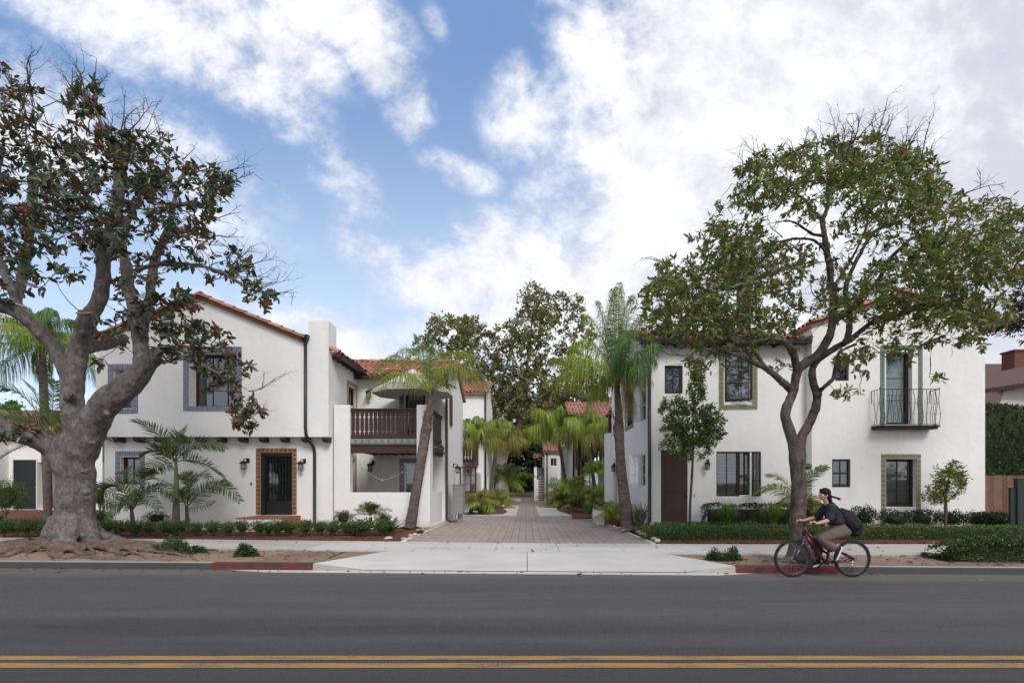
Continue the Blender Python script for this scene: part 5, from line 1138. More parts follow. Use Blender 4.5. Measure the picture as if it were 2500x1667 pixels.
rf = MB(); slope(rf, (x0, Yo - .5, WZ(1060, Yo) + .05), (WX(250, Yo), Yo - .5, WZ(1060, Yo) + .05), (x0, Yo + 3.2, WZ(1060, Yo) + 1.5), (WX(250, Yo), Yo + 3.2, WZ(1060, Yo) + 1.5)); rf.build('roof', M['terracotta'], ob)
mb = MB(); mb.hexa([(-24, 15.9, .0), (-13.6, 17.6, .0), (-13.6, 18.6, .0), (-24, 17.2, 0), (-24, 15.9, .34), (-13.6, 17.6, .34), (-13.6, 18.6, .34), (-24, 17.2, .34)]); struct('garden_path', mb, M['conc_old'])
sheet('mulch_bed', -30, -14.3, 17.4, 22.0, lambda X, Y: .30 + (Y - 17.4) * .055, M['mulch'], 60, 16, .02)
nh = thing('neighbour_house', 'brown shingle roofed house with brick chimney beyond the hedge at right', 'house', (26, 24, .2)); Yn = 25.0
mb = MB(); a = WX(2395, Yn); zr = WZ(875, Yn + 6); mb.hexa([(a - 3, Yn, 3.4), (a + 14, Yn, 3.4), (a + 14, Yn + 8, zr + 0), (a - 3, Yn + 8, zr), (a - 3, Yn, 3.55), (a + 14, Yn, 3.55), (a + 14, Yn + 8, zr + .15), (a - 3, Yn + 8, zr + .15)])
mb.hexa([(WX(2412, 24), 24.2, WZ(952, 24)), (WX(2412, 24) + 5, 23.0, WZ(915, 24)), (WX(2412, 24) + 5, 27, WZ(860, 24)), (WX(2412, 24) + 1, 27, WZ(905, 24)), (WX(2412, 24), 24.2, WZ(948, 24)), (WX(2412, 24) + 5, 23.0, WZ(910, 24)), (WX(2412, 24) + 5, 27, WZ(856, 24)), (WX(2412, 24) + 1, 27, WZ(900, 24))])
mb.build('roof', M['shingle'], nh)
mb = MB(); mb.box(a - 2.5, a + 14, Yn + .5, Yn + 7, .1, 3.45); mb.add([(WX(2440, 24.3), 24.3, WZ(990, 24.3)), (WX(2440, 24.3) + 5, 24.3, WZ(990, 24.3)), (WX(2440, 24.3) + 5, 24.3, WZ(920, 24.3)), (WX(2450, 24.3), 24.3, WZ(955, 24.3))], [(0, 1, 2, 3)]); mb.build('wall', M['offwhite'], nh)
mb = MB(); mb.tube([(WX(2416, 23.9), 24.1, WZ(953, 24)), (WX(2416, 23.9) + 5, 22.9, WZ(918, 24))], .13, 4); mb.build('fascia', M['brown_frame'], nh)
mb = MB(); mb.box(WX(2477, 29), WX(2477, 29) + .9, 29, 29.8, 6, WZ(857, 29)); mb.box(WX(2477, 29) - .06, WX(2477, 29) + .96, 28.94, 29.86, WZ(857, 29), WZ(853, 29)); mb.build('chimney', M['brick'], nh)
# dog-eared fence
fe = thing('timber_fence', 'brown dog-eared timber plank fence right of the right white house', 'fence', (16, Yu, .15)); Yf_ = 16.6; mb = MB(); x = XR2 + .01; rr = random.Random(5); Ff = front(Yf_)
while x < XR2 + 2.4:
    w = .148; z1 = WZ(1160, Yf_) + rr.uniform(-.01, .01); n_ = rr.uniform(-.006, .006); mb.prism([Ff.p(x, .1, n_), Ff.p(x + w, .1, n_), Ff.p(x + w, z1 - .035, n_), Ff.p(x + w - .03, z1, n_), Ff.p(x + .03, z1, n_), Ff.p(x, z1 - .035, n_)], (0, .018, 0)); x += w + .004
mb.build('planks', pm('cedar_planks', (.145, .085, .058), .85, .3, 3, .4, 25, island=.25), fe); mb = MB(); Ff.box(mb, XR2, XR2 + 2.4, .6, .7, -.08, -.025); Ff.box(mb, XR2, XR2 + 2.4, 1.5, 1.6, -.08, -.025); mb.build('rails', M['brown_wood'], fe)
# utility cabinet
uc = thing('utility_cabinet', 'tall dark green utility cabinet at the right edge by the fence', 'cabinet', (14.6, 14.3, .1)); Yc = 14.0; Fc = front(Yc); mb = MB(); a = WX(2485, Yc)
Fc.box(mb, a, a + 1.2, .05, WZ(1170, Yc), -.12, 0); Fc.box(mb, a - .01, a + 1.25, WZ(1170, Yc), WZ(1168, Yc), -.13, .02); mb.build('body', M['green_metal'], uc)
mb = MB(); Fc.box(mb, WX(2472, Yc), a - .002, .05, WZ(1191.5, Yc), -.12, -.05); Fc.box(mb, WX(2468, Yc), a - .002, WZ(1191.5, Yc), WZ(1190, Yc), -.13, -.03)
for y in (1230, 1268): Fc.box(mb, WX(2472, Yc), a - .003, WZ(y + 1.2, Yc), WZ(y, Yc), -.049, -.03)
mb.build('side_box', M['green_metal'], uc)
# ================================================================ plants
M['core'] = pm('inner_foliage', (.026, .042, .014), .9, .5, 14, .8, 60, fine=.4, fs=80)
def V3(a): return np.array([tuple(q) for q in a], dtype=float)
def norm(a): return a / (np.linalg.norm(a, axis=-1, keepdims=True) + 1e-9)
def catmull(P, k=6):
    P = [Vector(p) for p in P]; out = []
    for i in range(len(P) - 1):
        a, b_, c, d = P[max(i - 1, 0)], P[i], P[i + 1], P[min(i + 2, len(P) - 1)]
        for j in range(k):
            t = j / k; out.append(.5 * ((2 * b_) + (c - a) * t + (2 * a - 5 * b_ + 4 * c - d) * t * t + (3 * b_ - a - 3 * c + d) * t ** 3))
    out.append(P[-1]); return out
def limb_pts(L, Y0, k=5, ppm=None):
    """L: (x, y, width_px[, dY]) -> smooth world path and radii"""
    q = [(W(p[0], p[1], Y0 + (p[3] if len(p) > 3 else 0)), p[2] / 2 * (Y0 + (p[3] if len(p) > 3 else 0)) / F_PX) for p in L]
    pts = catmull([a for a, _ in q], k); r = []
    for i in range(len(q) - 1):
        for j in range(k): t = j / k; r.append(q[i][1] * (1 - t) + q[i + 1][1] * t)
    r.append(q[-1][1]); return pts, r
def limbs_mesh(mb, limbs, Y0, n=14, wob=.05, seed=0, k=1.):
    nodes = []
    for li, L in enumerate(limbs):
        pts, r = limb_pts(L, Y0); rr_ = []
        for i, (p, q) in enumerate(zip(pts, r)):
            dd = pts[min(i + 1, len(pts) - 1)] - pts[max(i - 1, 0)]; vx = abs(dd.z) / (math.hypot(dd.x, dd.z) + 1e-6); q = q / math.sqrt(1 + (p.x / p.y) ** 2 * vx * vx)
            w = k * (1 + wob * 1.6 * noise.noise(p * 1.7 + Vector((seed + li, 0, 0)))) ; rr_.append(q * w)
            if 0 < i < len(pts) - 1: pts[i] = p + Vector((noise.noise(p * 2.1 + Vector((seed, 9, 0))), noise.noise(p * 2.1 + Vector((seed, 0, 5))), 0)) * q * .22
            nodes.append((pts[i], q))
        mb.tube(pts, rr_, n)
        mb.ball(pts[-1], rr_[-1] * .99, 10, 6)
    return nodes
def sample_blobs(blobs, Y0, n, dy=(-2.2, 2.6), rgen=rng):
    area = np.array([b_[2] * b_[3] * (b_[4] if len(b_) > 4 else 1) for b_ in blobs], dtype=float); k = rgen.choice(len(blobs), n, p=area / area.sum()); out = []
    for i in k:
        b_ = blobs[i]; th = rgen.uniform(0, 2 * math.pi); r = math.sqrt(rgen.uniform(0, 1)); lo, hi = (b_[5] if len(b_) > 5 else dy)
        Y = Y0 + rgen.uniform(lo, hi) * math.sqrt(max(.08, 1 - (r * .9) ** 2)); out.append(tuple(W(b_[0] + b_[2] * r * math.cos(th), b_[1] + b_[3] * r * math.sin(th), Y)))
    return np.array(out)
def grow(nodes, targets, mb, r_tip=.004, r_base=.013, sides=4, jitter=.12, rgen=rng, pull=.0):
    """twigs from the nearest limb or earlier twig to every target; returns end directions"""
    NP = V3([p for p, _ in nodes]); dirs = np.zeros((len(targets), 3)); order = np.argsort([np.min(((NP - t) ** 2).sum(1)) for t in targets])
    cap = len(NP) + len(targets) * 5; A = np.zeros((cap, 3)); A[:len(NP)] = NP; n = len(NP)
    for i in order:
        t = targets[i]; d = A[:n] - t; dist = (d ** 2).sum(1); j = int(np.argmin(dist)); a = A[j].copy(); L_ = math.sqrt(dist[j]) + 1e-6
        if L_ < .04: dirs[i] = rgen.normal(size=3); continue
        k = 4; c = rgen.normal(size=3) * L_ * jitter; c[2] -= L_ * pull; pts = []
        for s in range(k + 1):
            u = s / k; q = a + (t - a) * u + c * 4 * u * (1 - u) * .6 + rgen.normal(size=3) * L_ * .025 * (0 < s < k); pts.append(q)
        rb = min(r_base, r_tip + L_ * .010); mb.tube(pts, [rb + (r_tip - rb) * s / k for s in range(k + 1)], sides, cap=False)
        for q in pts[1:]: A[n] = q; n += 1
        dirs[i] = pts[-1] - pts[-2]
    return norm(dirs), A[:n]
def rosettes(mb, P, axis, per, L_, W_, spread=.9, lift=.45, droop=.1, rgen=rng, jit=.05, fold=.12):
    n = len(P); k = per; ax = norm(axis + np.array([0, 0, .25])); ax = np.repeat(ax, k, 0); base = np.repeat(P, k, 0) + rgen.normal(size=(n * k, 3)) * jit * .5 - ax * rgen.uniform(0, jit * 2, (n * k, 1))
    rad = rgen.normal(size=(n * k, 3)); rad = norm(rad - ax * (rad * ax).sum(1, keepdims=True)); d = norm(rad * spread + ax * rgen.uniform(lift - .35, lift + .35, (n * k, 1)))
    d[:, 2] -= rgen.uniform(0, droop * 2, n * k); L2 = rgen.uniform(L_[0], L_[1], n * k); mb.bulk(*leafverts(base, d, ax + rgen.normal(size=(n * k, 3)) * .3, L2, L2 * rgen.uniform(W_[0], W_[1], n * k), fold, .10))
# ---- palms
def frond(par, P0, P1, P2, LL, LW, n, droop, mat, fwd=.55, start=.12, plum=.35, r0=.018, name='frond', upv=.25, rgen=rng, roll=None):
    P0, P1, P2 = map(lambda q: np.array(tuple(q), dtype=float), (P0, P1, P2)); mb = MB(); ts = np.linspace(0, 1, 13)
    bz = lambda t: (1 - t) ** 2 * P0 + 2 * t * (1 - t) * P1 + t * t * P2
    mb.tube([bz(t) for t in ts], [r0 * (1 - .85 * t) + .002 for t in ts], 5, cap=False)
    t = np.repeat(np.linspace(start, .995, n), 2); t = np.clip(t + rgen.normal(size=2 * n) * .006, 0, 1)[:, None]; side = np.tile([1., -1.], n)[:, None]
    pos = (1 - t) ** 2 * P0 + 2 * t * (1 - t) * P1 + t * t * P2; tan = norm(2 * (1 - t) * (P1 - P0) + 2 * t * (P2 - P1))
    Z = np.array([0, 0, 1.]); s = np.cross(tan, Z); bad = np.linalg.norm(s, axis=1) < .15; s[bad] = np.array([1., 0, 0]); s = norm(s); up = np.cross(s, tan)
    if roll is None: roll = rgen.uniform(-25, 25)
    cr_, sr_ = math.cos(R(roll)), math.sin(R(roll)); s, up = s * cr_ + up * sr_, up * cr_ - s * sr_
    prof = np.clip(np.sin(np.pi * np.clip(.12 + .80 * t, 0, 1)) ** .6, .15, 1) * (1 - .35 * t)
    d = norm(s * side + tan * (fwd + .7 * t ** 2) + up * (upv + rgen.normal(size=(2 * n, 1)) * plum) + rgen.normal(size=(2 * n, 3)) * .05)
    LW = LW * .72; L_ = LL * prof * rgen.uniform(.85, 1.1, (2 * n, 1)); wv = norm(np.cross(d, up + rgen.normal(size=(2 * n, 3)) * .25)); vs = []
    dr = droop * rgen.uniform(.8, 1.2, (2 * n, 1))
    for u, w in ((0, .5), (.35, 1.), (.7, .75), (1., .05)):
        c = pos + d * L_ * u * (1 - .45 * np.minimum(dr, 1.3) * u) - Z * L_ * dr * u * u * .75; vs += [c - wv * LW * .5 * w, c + wv * LW * .5 * w]
    Vv = np.stack(vs, 1).reshape(-1, 3); o = (np.arange(2 * n) * 8)[:, None]
    mb.bulk(Vv, np.concatenate([o + np.array([[0, 1, 3, 2]]), o + np.array([[2, 3, 5, 4]]), o + np.array([[4, 5, 7, 6]])])); nrf = len(mb.f)
    me_o = mb.build(name, [M[mat]], par); return me_o
def ring_trunk(par, pts, r, mat='palmtrunk', name='trunk', ring=.12, amp=.05, n=14, sub=8):
    r = [q / math.sqrt(1 + (p.x / p.y) ** 2) for p, q in zip(pts, r)] if len(r) == len(pts) else r
    P = catmull(pts, sub); m = len(P); rr_ = np.interp(np.linspace(0, 1, m), np.linspace(0, 1, len(r)), r); mb = MB(); out = []; R_ = []
    # resample densely for the rings
    d = [0];
    for a, b_ in zip(P[:-1], P[1:]): d.append(d[-1] + (b_ - a).length)
    N_ = max(20, int(d[-1] / .035)); s = np.linspace(0, d[-1], N_)
    for q in s:
        i = min(m - 2, max(0, int(np.searchsorted(d, q) - 1))); t = (q - d[i]) / max(1e-6, d[i + 1] - d[i]); out.append(P[i].lerp(P[i + 1], t)); ph = (q / ring) % 1
        R_.append(float(rr_[i] * (1 - t) + rr_[i + 1] * t) * (1 + amp * (1 - ph) - amp * .5 + .03 * noise.noise(Vector((q * 3, 0, len(pts))))))
    mb.tube(out, R_, n); return mb.build(name, M[mat], par, smooth=True)
def boots(par, c, d, L_, r, n, rgen=rng):
    """ragged old leaf bases under the crown"""
    mb = MB()
    for i in range(n):
        a = rgen.uniform(0, 6.28); z = rgen.uniform(0, L_); o = Vector((math.cos(a), math.sin(a), 0)); b_ = Vector(c) - Vector(d) * z; e = b_ + o * (r + rgen.uniform(.02, .10)) + Vector(d) * rgen.uniform(.12, .34)
        mb.tube([b_ + o * r * .6, b_ + o * (r + .02) + Vector(d) * .1, e], [.05, .035, .008], 4)
    return mb.build('leaf_bases', M['fibre'], par)
def F3(par, Y, a, b_, c, *args, **kw):
    """frond through picture-plane points given with their own depths (x, y, dY)"""
    return frond(par, W(a[0], a[1], Y + a[2]), W(b_[0], b_[1], Y + b_[2]), W(c[0], c[1], Y + c[2]), *args, **kw)
def palm_auto(label, Y, trunk, crown, n, L_, LL, LW, nl, droop, mat, el=(75, -25), group=None, boot=True, r0=.016, seed=1, name='palm_tree', az0=0., arch=.45, mats=None, base_tilt=0):
    rg = np.random.default_rng(seed); c = W(crown[0], crown[1], Y); p = thing(name, label, 'palm tree', tuple(W(trunk[0][0], trunk[0][1], Y)) if trunk else tuple(c - Vector((0, 0, 4))), group)
    if trunk:
        pts = [W(x, y, Y) for x, y, w in trunk] ; rs = [w / 2 * Y / F_PX for x, y, w in trunk]; ring_trunk(p, pts, rs)
        d = (pts[-1] - pts[-2]).normalized()
        if boot: boots(p, c - Vector((0, 0, .05)), d, .5, rs[-1], 14, rg)
    for i in range(n):
        az = az0 + i * 2.39996 + rg.uniform(-.2, .2); e = R(el[0] + (el[1] - el[0]) * i / max(1, n - 1) + rg.uniform(-6, 6)); l = L_ * rg.uniform(.85, 1.1)
        h = Vector((math.cos(az), math.sin(az), 0)); P1 = c + (h * math.cos(e) + Vector((0, 0, math.sin(e)))) * l * .55; P2 = P1 + (h * math.cos(e) * .55 + h * .12 + Vector((0, 0, math.sin(e) * .35 - arch))) * l * .62
        m_ = mat if not mats else mats[min(len(mats) - 1, int(i / n * len(mats)))]
        frond(p, c, P1, P2, LL * 1.4, LW * .85, int(nl * 1.9), droop * 1.3, m_, r0=r0, rgen=rg, plum=.45)
    return p

# ================================================================ left magnolia (big grey tree)
YT = 11.6
mg = thing('magnolia_tree', 'massive grey trunked magnolia with pruned limbs and bronze-backed leaves beside the kerb', 'tree', tuple(W(178, 1335, YT)))
LT = [[(178, 1352, 160), (178, 1322, 146), (178, 1290, 130), (179, 1240, 116), (180, 1180, 112), (182, 1130, 122), (186, 1095, 134)],
      [(184, 1110, 110), (184, 1060, 80, -.05), (180, 1010, 74, -.05), (179, 960, 70), (181, 910, 62), (190, 870, 58), (198, 830, 56), (212, 790, 54, .1), (232, 748, 48, .2), (246, 715, 44, .2), (251, 660, 44, .2), (256, 615, 46, .2), (275, 560, 46, .3), (287, 500, 38, .3), (293, 430, 33, .3), (300, 375, 32, .2), (308, 352, 29, .2)],
      [(190, 870, 50), (197, 830, 50, -.1), (204, 790, 44, -.25), (206, 768, 40, -.3)],
      [(285, 395, 20, .3), (268, 355, 18, .2), (250, 310, 14, .0), (235, 270, 12, 0), (219, 240, 9, .1)],
      [(198, 1100, 100), (222, 1040, 84, -.1), (256, 992, 78, -.2), (294, 956, 72, -.3), (328, 922, 64, -.3), (355, 892, 56, -.3), (380, 872, 48, -.3), (405, 862, 42, -.4), (422, 860, 37, -.4)],
      [(405, 868, 26, -.4), (440, 872, 16, -.5), (470, 880, 12, -.6), (521, 905, 10, -.8), (560, 925, 9, -.9), (600, 950, 6, -1.), (625, 972, 4, -1.)],
      [(350, 900, 58, -.2), (348, 862, 48, -.1), (342, 819, 44, 0), (332, 775, 42, .1), (322, 730, 40, .2), (312, 690, 38, .3), (306, 640, 34, .3), (300, 600, 26, .4), (310, 550, 20, .5), (330, 500, 15, .6), (352, 450, 12, .7), (365, 400, 8, .8)],
      [(345, 830, 34, .1), (358, 760, 30, .5), (368, 700, 28, .8), (375, 650, 27, 1.), (398, 590, 24, 1.2), (415, 545, 20, 1.2), (425, 490, 15, 1.3), (440, 440, 11, 1.4), (455, 400, 8, 1.5)],
      [(400, 585, 12, 1.2), (440, 566, 13, 1.), (478, 562, 10, .8), (500, 555, 8, .8)], [(418, 500, 14, 1.2), (470, 498, 14, 1.), (510, 508, 13, .9), (538, 512, 13, .8)],
      [(330, 660, 12, .3), (393, 643, 12, .1), (460, 644, 10, 0), (527, 660, 10, -.2), (580, 688, 8, -.3), (625, 729, 5, -.4), (640, 760, 3, -.4)],
      [(205, 850, 44, .2), (240, 845, 36, .6), (270, 838, 34, .9), (300, 825, 30, 1.1)],
      [(172, 940, 54, 0), (150, 880, 50, -.1), (119, 836, 45, -.2), (88, 803, 42, -.3), (60, 777, 40, -.4), (25, 755, 38, -.5), (-20, 740, 38, -.5), (-80, 700, 34, -.4)],
      [(75, 790, 34, -.3), (52, 765, 32, -.3), (38, 735, 32, -.2), (28, 700, 28, -.2), (8, 660, 26, 0), (-15, 600, 26, 0), (-20, 500, 22, .3), (-5, 420, 16, .4), (10, 350, 10, .5)],
      [(30, 745, 30, -.2), (50, 700, 32, .2), (60, 650, 31, .4), (72, 600, 29, .5), (76, 540, 25, .6), (76, 460, 22, .7), (80, 400, 16, .8), (90, 340, 10, .9), (80, 260, 6, 1.)],
      [(165, 1118, 86), (125, 1092, 68, -.1), (85, 1072, 60, -.3), (45, 1060, 55, -.4), (5, 1046, 52, -.5), (-50, 1020, 60, -.6), (-140, 960, 50, -.5), (-190, 880, 40, -.4)],
      [(55, 1062, 26, -.5), (70, 1065, 20, -.75)]]
mb = MB(); nodes = limbs_mesh(mb, LT, YT, 16, .06, 3, .89)
for k in range(16):      # buttress flares
    a = 2 * math.pi * k / 16 + rng.uniform(-.15, .15); c = W(178, 1318, YT); o = Vector((math.cos(a), math.sin(a), 0)); r = .50 * (1 + .1 * rng.normal())
    e = rng.uniform(.66, 1.0) * (.85 if o.y < -.3 else 1.); mb.tube([c + o * .30 + Vector((0, 0, .55)), c + o * (r - .08) + Vector((0, 0, .14)), c + o * (e - .14) + Vector((0, 0, -.03)), c + o * (e + .2) + Vector((0, 0, -.13))], [.12, .14, .10, .05], 10)
for (x, y, r, dY) in ((168, 965, .15, -.30), (262, 1010, .08, -.40), (225, 1080, .08, -.44), (210, 1200, .11, -.46), (100, 820, .07, -.34), (205, 1150, .09, -.44)):
    mb.ball(W(x, y, YT + dY), (r, .09, r * .8), 10, 8)
def dsp(p): return .024 * noise.noise(p * 3.1) + .018 * noise.noise(p * 7.) + .014 * noise.noise(Vector((p.x * 16, p.y * 16, p.z * 7))) + .016 * max(0, 1.4 - p.z) * noise.noise(Vector((p.x * 5, p.y * 5, p.z * 1.5)))
remeshed(mb, .036, 'trunk', M['bark_big'], mg, dsp)
mb = MB()        # sawn ends and the old hollow
for x, y, r, dY, nrm in ((206, 764, .165, -.30, (.05, -.45, 1)), (422, 860, .0, 0, (1, 0, 0))):
    if r: c = W(x, y, YT + dY); q = Vector(nrm).to_track_quat('Z', 'Y').to_matrix().to_4x4(); mb.ball(c, (r, r, .035), 16, 6, mat=q)
mb.build('sawn_end', pm('cut_wood', (.36, .21, .11), .8, .25, 9), mg, smooth=True)
mb = MB(); c = W(172, 962, YT - .385)
mb.ball(c, (.05, .03, .07), 10, 8); mb.build('hollow', M['groove'], mg, smooth=True)
rt = MB(); rg = np.random.default_rng(5)
for k in range(150):
    a = rg.uniform(0, 2 * math.pi); c = W(178, 1325, YT); p = Vector((c.x + math.cos(a) * .9, c.y + math.sin(a) * .55, 0)); d = Vector((math.cos(a), math.sin(a) * .35, 0)).normalized(); L_ = rg.uniform(.7, 2.9) * (1 if abs(d.x) > .5 else .4); pts = []; n_ = 12
    for s in range(n_ + 1):
        t = s / n_; yy_ = min(max(p.y, Yk(p.x) + .32), Yf(p.x) - .15); e_ = min(1, (yy_ - Yk(p.x) - .2) / .4); pts.append(Vector((p.x, yy_, zdl(p.x, yy_) + (.10 * (1 - t) + .034 * math.sin(t * 9 + k)) * max(.3, e_) - .01))); d = (d + Vector((rg.normal() * .28, rg.normal() * .22, 0))).normalized(); p = p + d * L_ / n_
    r = rg.uniform(.03, .085); rt.tube(pts, [r * (1 - .75 * s / n_) + .008 for s in range(n_ + 1)], 8, flat=1.)
remeshed(rt, .022, 'roots', M['root'], mg, lambda p: .012 * noise.noise(p * 14) + .006 * noise.noise(p * 34), 1)
BL = [(60, 430, 110, 150), (185, 300, 60, 70, .7), (215, 235, 40, 45, 1.1), (275, 420, 110, 110), (350, 400, 90, 90), (440, 470, 110, 85), (540, 445, 45, 38, 1.2), (120, 600, 130, 100), (330, 560, 110, 80), (450, 600, 80, 55, .8), (555, 650, 70, 45), (635, 715, 38, 35, 1.1),
      (400, 765, 100, 60, 1.2, (-1.6, .8)), (470, 840, 105, 55, 1.2, (-1.6, .2)), (545, 915, 75, 45, 1.2, (-1.5, -.4)), (605, 1000, 45, 26, 1.2, (-1.4, -.6)), (655, 1000, 22, 10, 1., (-1.4, -.8)), (290, 800, 60, 45, .7), (40, 250, 60, 60, .5), (5, 165, 18, 40, 1.2), (45, 1060, 45, 22, .8, (-1.2, -.7)), (30, 700, 70, 70, .8), (150, 450, 90, 120), (330, 700, 60, 60, .7), (230, 520, 80, 90, .8), (-120, 500, 130, 260, .7), (240, 890, 14, 14, 1.5, (-1.2, -.8)), (600, 1035, 25, 20, 2., (-1.4, -.8))]
tg = sample_blobs(BL, YT, 1150); cut = [(p, r) for p, r in nodes if p.z > 2.1]; tw = MB(); dirs, NODES = grow(cut, tg, tw, .0045, .02, 4, .13)
lf = MB(); rosettes(lf, tg, dirs, 10, (.12, .20), (.38, .52), jit=.06, droop=.12)
# bare, leafless twigs reaching past the crown: forked sprays growing outwards
def spray(mb, a, d, L_, r, rg, depth=0):
    pts = [Vector(a)]; d = Vector(d).normalized(); n_ = 5
    for i in range(n_): d = (d + Vector(rg.normal(size=3)) * .16 + Vector((0, 0, .04))).normalized(); pts.append(pts[-1] + d * L_ / n_)
    mb.tube(pts, [r * (1 - .7 * i / n_) for i in range(n_ + 1)], 4, cap=False)
    if depth < 3:
        for i in range(1, n_ + 1):
            if rg.uniform() < (.75 if depth < 2 else .45): spray(mb, pts[i], d + Vector(rg.normal(size=3)) * .75, L_ * rg.uniform(.35, .6), r * (1 - .6 * i / n_) * .75, rg, depth + 1)
def sprays(mb, NODES, center, boxes, rg, scale=1., r=.014):
    pxs = 1284 + NODES[:, 0] / NODES[:, 1] * 1200; pys = VY - (NODES[:, 2] - H) / NODES[:, 1] * 1200
    for (x, y, rx, ry, n_) in boxes:
        m_ = np.where((np.abs(pxs - x) < rx) & (np.abs(pys - y) < ry))[0]
        if not len(m_): continue
        for k in rg.choice(m_, min(max(3, int(n_ * .7)), len(m_)), replace=False): q = Vector(NODES[k]); o = (q - center); o.y *= .5; spray(mb, q, o.normalized() + Vector((0, 0, .25)) + Vector(rg.normal(size=3)) * .25, rg.uniform(.6, 1.15) * scale, r, rg)
sprays(tw, NODES, W(180, 600, YT), ((60, 200, 70, 90, 12), (170, 260, 70, 70, 12), (230, 230, 60, 50, 10), (330, 320, 80, 50, 12), (100, 330, 110, 80, 14), (480, 400, 70, 40, 7), (560, 430, 50, 50, 7), (520, 520, 60, 60, 5), (640, 730, 40, 40, 4), (620, 960, 40, 30, 3), (450, 620, 90, 60, 8), (560, 660, 60, 40, 5)), np.random.default_rng(11), .85, .014)
tw.build('branches', M['twig'], mg); lf.build('crown', M['lf_mag'], mg)
# seed cones
mb = MB()
M['cone'] = pm('seed_cone', (.22, .13, .06), .9, .2)
for i in rng.choice(len(tg), 50, replace=False): mb = MB(); mb.ball(tg[i] + np.array([0, 0, .03]), (.03, .03, .045), 6, 5); mb.build('seed_cone', M['cone'], mg)

# ================================================================ right magnolia
YR = 10.1
mr = thing('magnolia_tree', 'forked olive-leaved magnolia with slender trunk directly behind the cyclist', 'tree', tuple(W(1953, 1370, YR)))
RT = [[(1953, 1376, 64), (1952, 1350, 54), (1950, 1310, 48), (1948, 1250, 42), (1948, 1200, 40), (1946, 1150, 40), (1945, 1115, 46), (1944, 1095, 42)],
      [(1940, 1110, 34), (1933, 1074, 30), (1921, 1035, 27), (1916, 1008, 28), (1926, 982, 26), (1936, 955, 26), (1942, 925, 24), (1950, 900, 27)],
      [(1948, 1105, 32), (1957, 1067, 27), (1975, 1035, 25), (1990, 1000, 25), (1994, 965, 23), (1986, 935, 22), (1983, 905, 21, .1), (1996, 880, 18, .2), (2035, 852, 17, .3), (2076, 829, 18, .4), (2110, 800, 15, .4), (2148, 777, 13, .4), (2190, 772, 11, .4), (2235, 755, 10, .5), (2280, 735, 8, .6), (2330, 720, 5, .7)],
      [(1948, 905, 24), (1939, 870, 20, -.2), (1922, 840, 18, -.3), (1894, 826, 16, -.4), (1850, 833, 15, -.5), (1796, 836, 15, -.6), (1775, 815, 12, -.7), (1755, 780, 10, -.8), (1720, 740, 7, -.9)],
      [(1930, 950, 20), (1901, 924, 17, -.3), (1866, 897, 15, -.5), (1831, 882, 12, -.6), (1796, 866, 9, -.7), (1750, 850, 6, -.8)], [(1868, 898, 12, -.5), (1850, 868, 11, -.5), (1838, 845, 8, -.5), (1830, 800, 6, -.5)],
      [(1950, 900, 27), (1970, 884, 27, 0), (1996, 865, 25, 0), (2018, 833, 24, 0), (2030, 800, 22, 0), (2032, 765, 21, 0), (2034, 728, 21, 0), (2028, 690, 20, .1), (2028, 660, 19, .1), (2020, 620, 18, .1), (2011, 565, 15, .1), (2008, 537, 14, .1), (2022, 500, 11, .2), (2020, 460, 9, .3), (2030, 420, 7, .3), (2040, 370, 4, .4)],
      [(2008, 540, 11, .1), (1985, 515, 9, .2), (1965, 488, 8, .3), (1935, 470, 5, .4), (1900, 455, 4, .5)], [(2012, 575, 9), (1985, 572, 8, -.2), (1966, 560, 7, -.3), (1930, 540, 6, -.5), (1880, 545, 4, -.6)],
      [(2022, 625, 8), (1990, 588, 7, -.3), (1940, 583, 7, -.6), (1905, 590, 5, -.8), (1850, 600, 4, -1.)],
      [(2030, 790, 20), (2048, 775, 18, .1), (2078, 752, 15, .2), (2104, 725, 14, .3), (2135, 695, 13, .4), (2158, 661, 12, .4), (2172, 633, 11, .5), (2200, 605, 10, .5), (2230, 580, 9, .6), (2280, 575, 7, .7), (2330, 560, 5, .8)],
      [(2060, 840, 14, .2), (2071, 815, 18, .3), (2074, 767, 16, .5), (2066, 730, 14, .6), (2064, 705, 14, .6), (2080, 660, 12, .6), (2100, 620, 11, .7), (2134, 566, 10, .7), (2186, 545, 8, .8), (2225, 515, 6, .8), (2260, 470, 4, .9)],
      [(2035, 700, 9, .1), (2075, 640, 8, .2), (2100, 590, 8, .2), (2118, 540, 7, .2), (2100, 480, 6, .1), (2115, 430, 4, .1)], [(1996, 955, 14), (2012, 945, 13, -.2), (2034, 923, 13, -.3), (2040, 890, 12, -.3), (2050, 860, 8, -.3), (2090, 840, 6, -.4)],
      [(2150, 778, 10, .4), (2175, 780, 11, .2), (2210, 755, 9, .0), (2250, 745, 7, -.2), (2310, 750, 5, -.3)]]
mb = MB(); nodes = limbs_mesh(mb, RT, YR, 12, .07, 8, .95)
for k in range(7):
    a = 2 * math.pi * k / 7 + .3; c = W(1953, 1368, YR); o = Vector((math.cos(a), math.sin(a), 0)); mb.tube([c + o * .1 + Vector((0, 0, .25)), c + o * .22 + Vector((0, 0, .02)), c + o * .38 + Vector((0, 0, -.06))], [.12, .09, .04], 8)
mb.ball(W(1974, 1138, YR - .08), (.07, .07, .07)); mb.ball(W(1996, 963, YR - .05), (.09, .09, .07)); mb.ball(W(1918, 1005, YR), (.10, .10, .10))
remeshed(mb, .019, 'trunk', M['bark_r'], mr, lambda p: .010 * noise.noise(p * 7) + .008 * noise.noise(Vector((p.x * 22, p.y * 22, p.z * 9))))
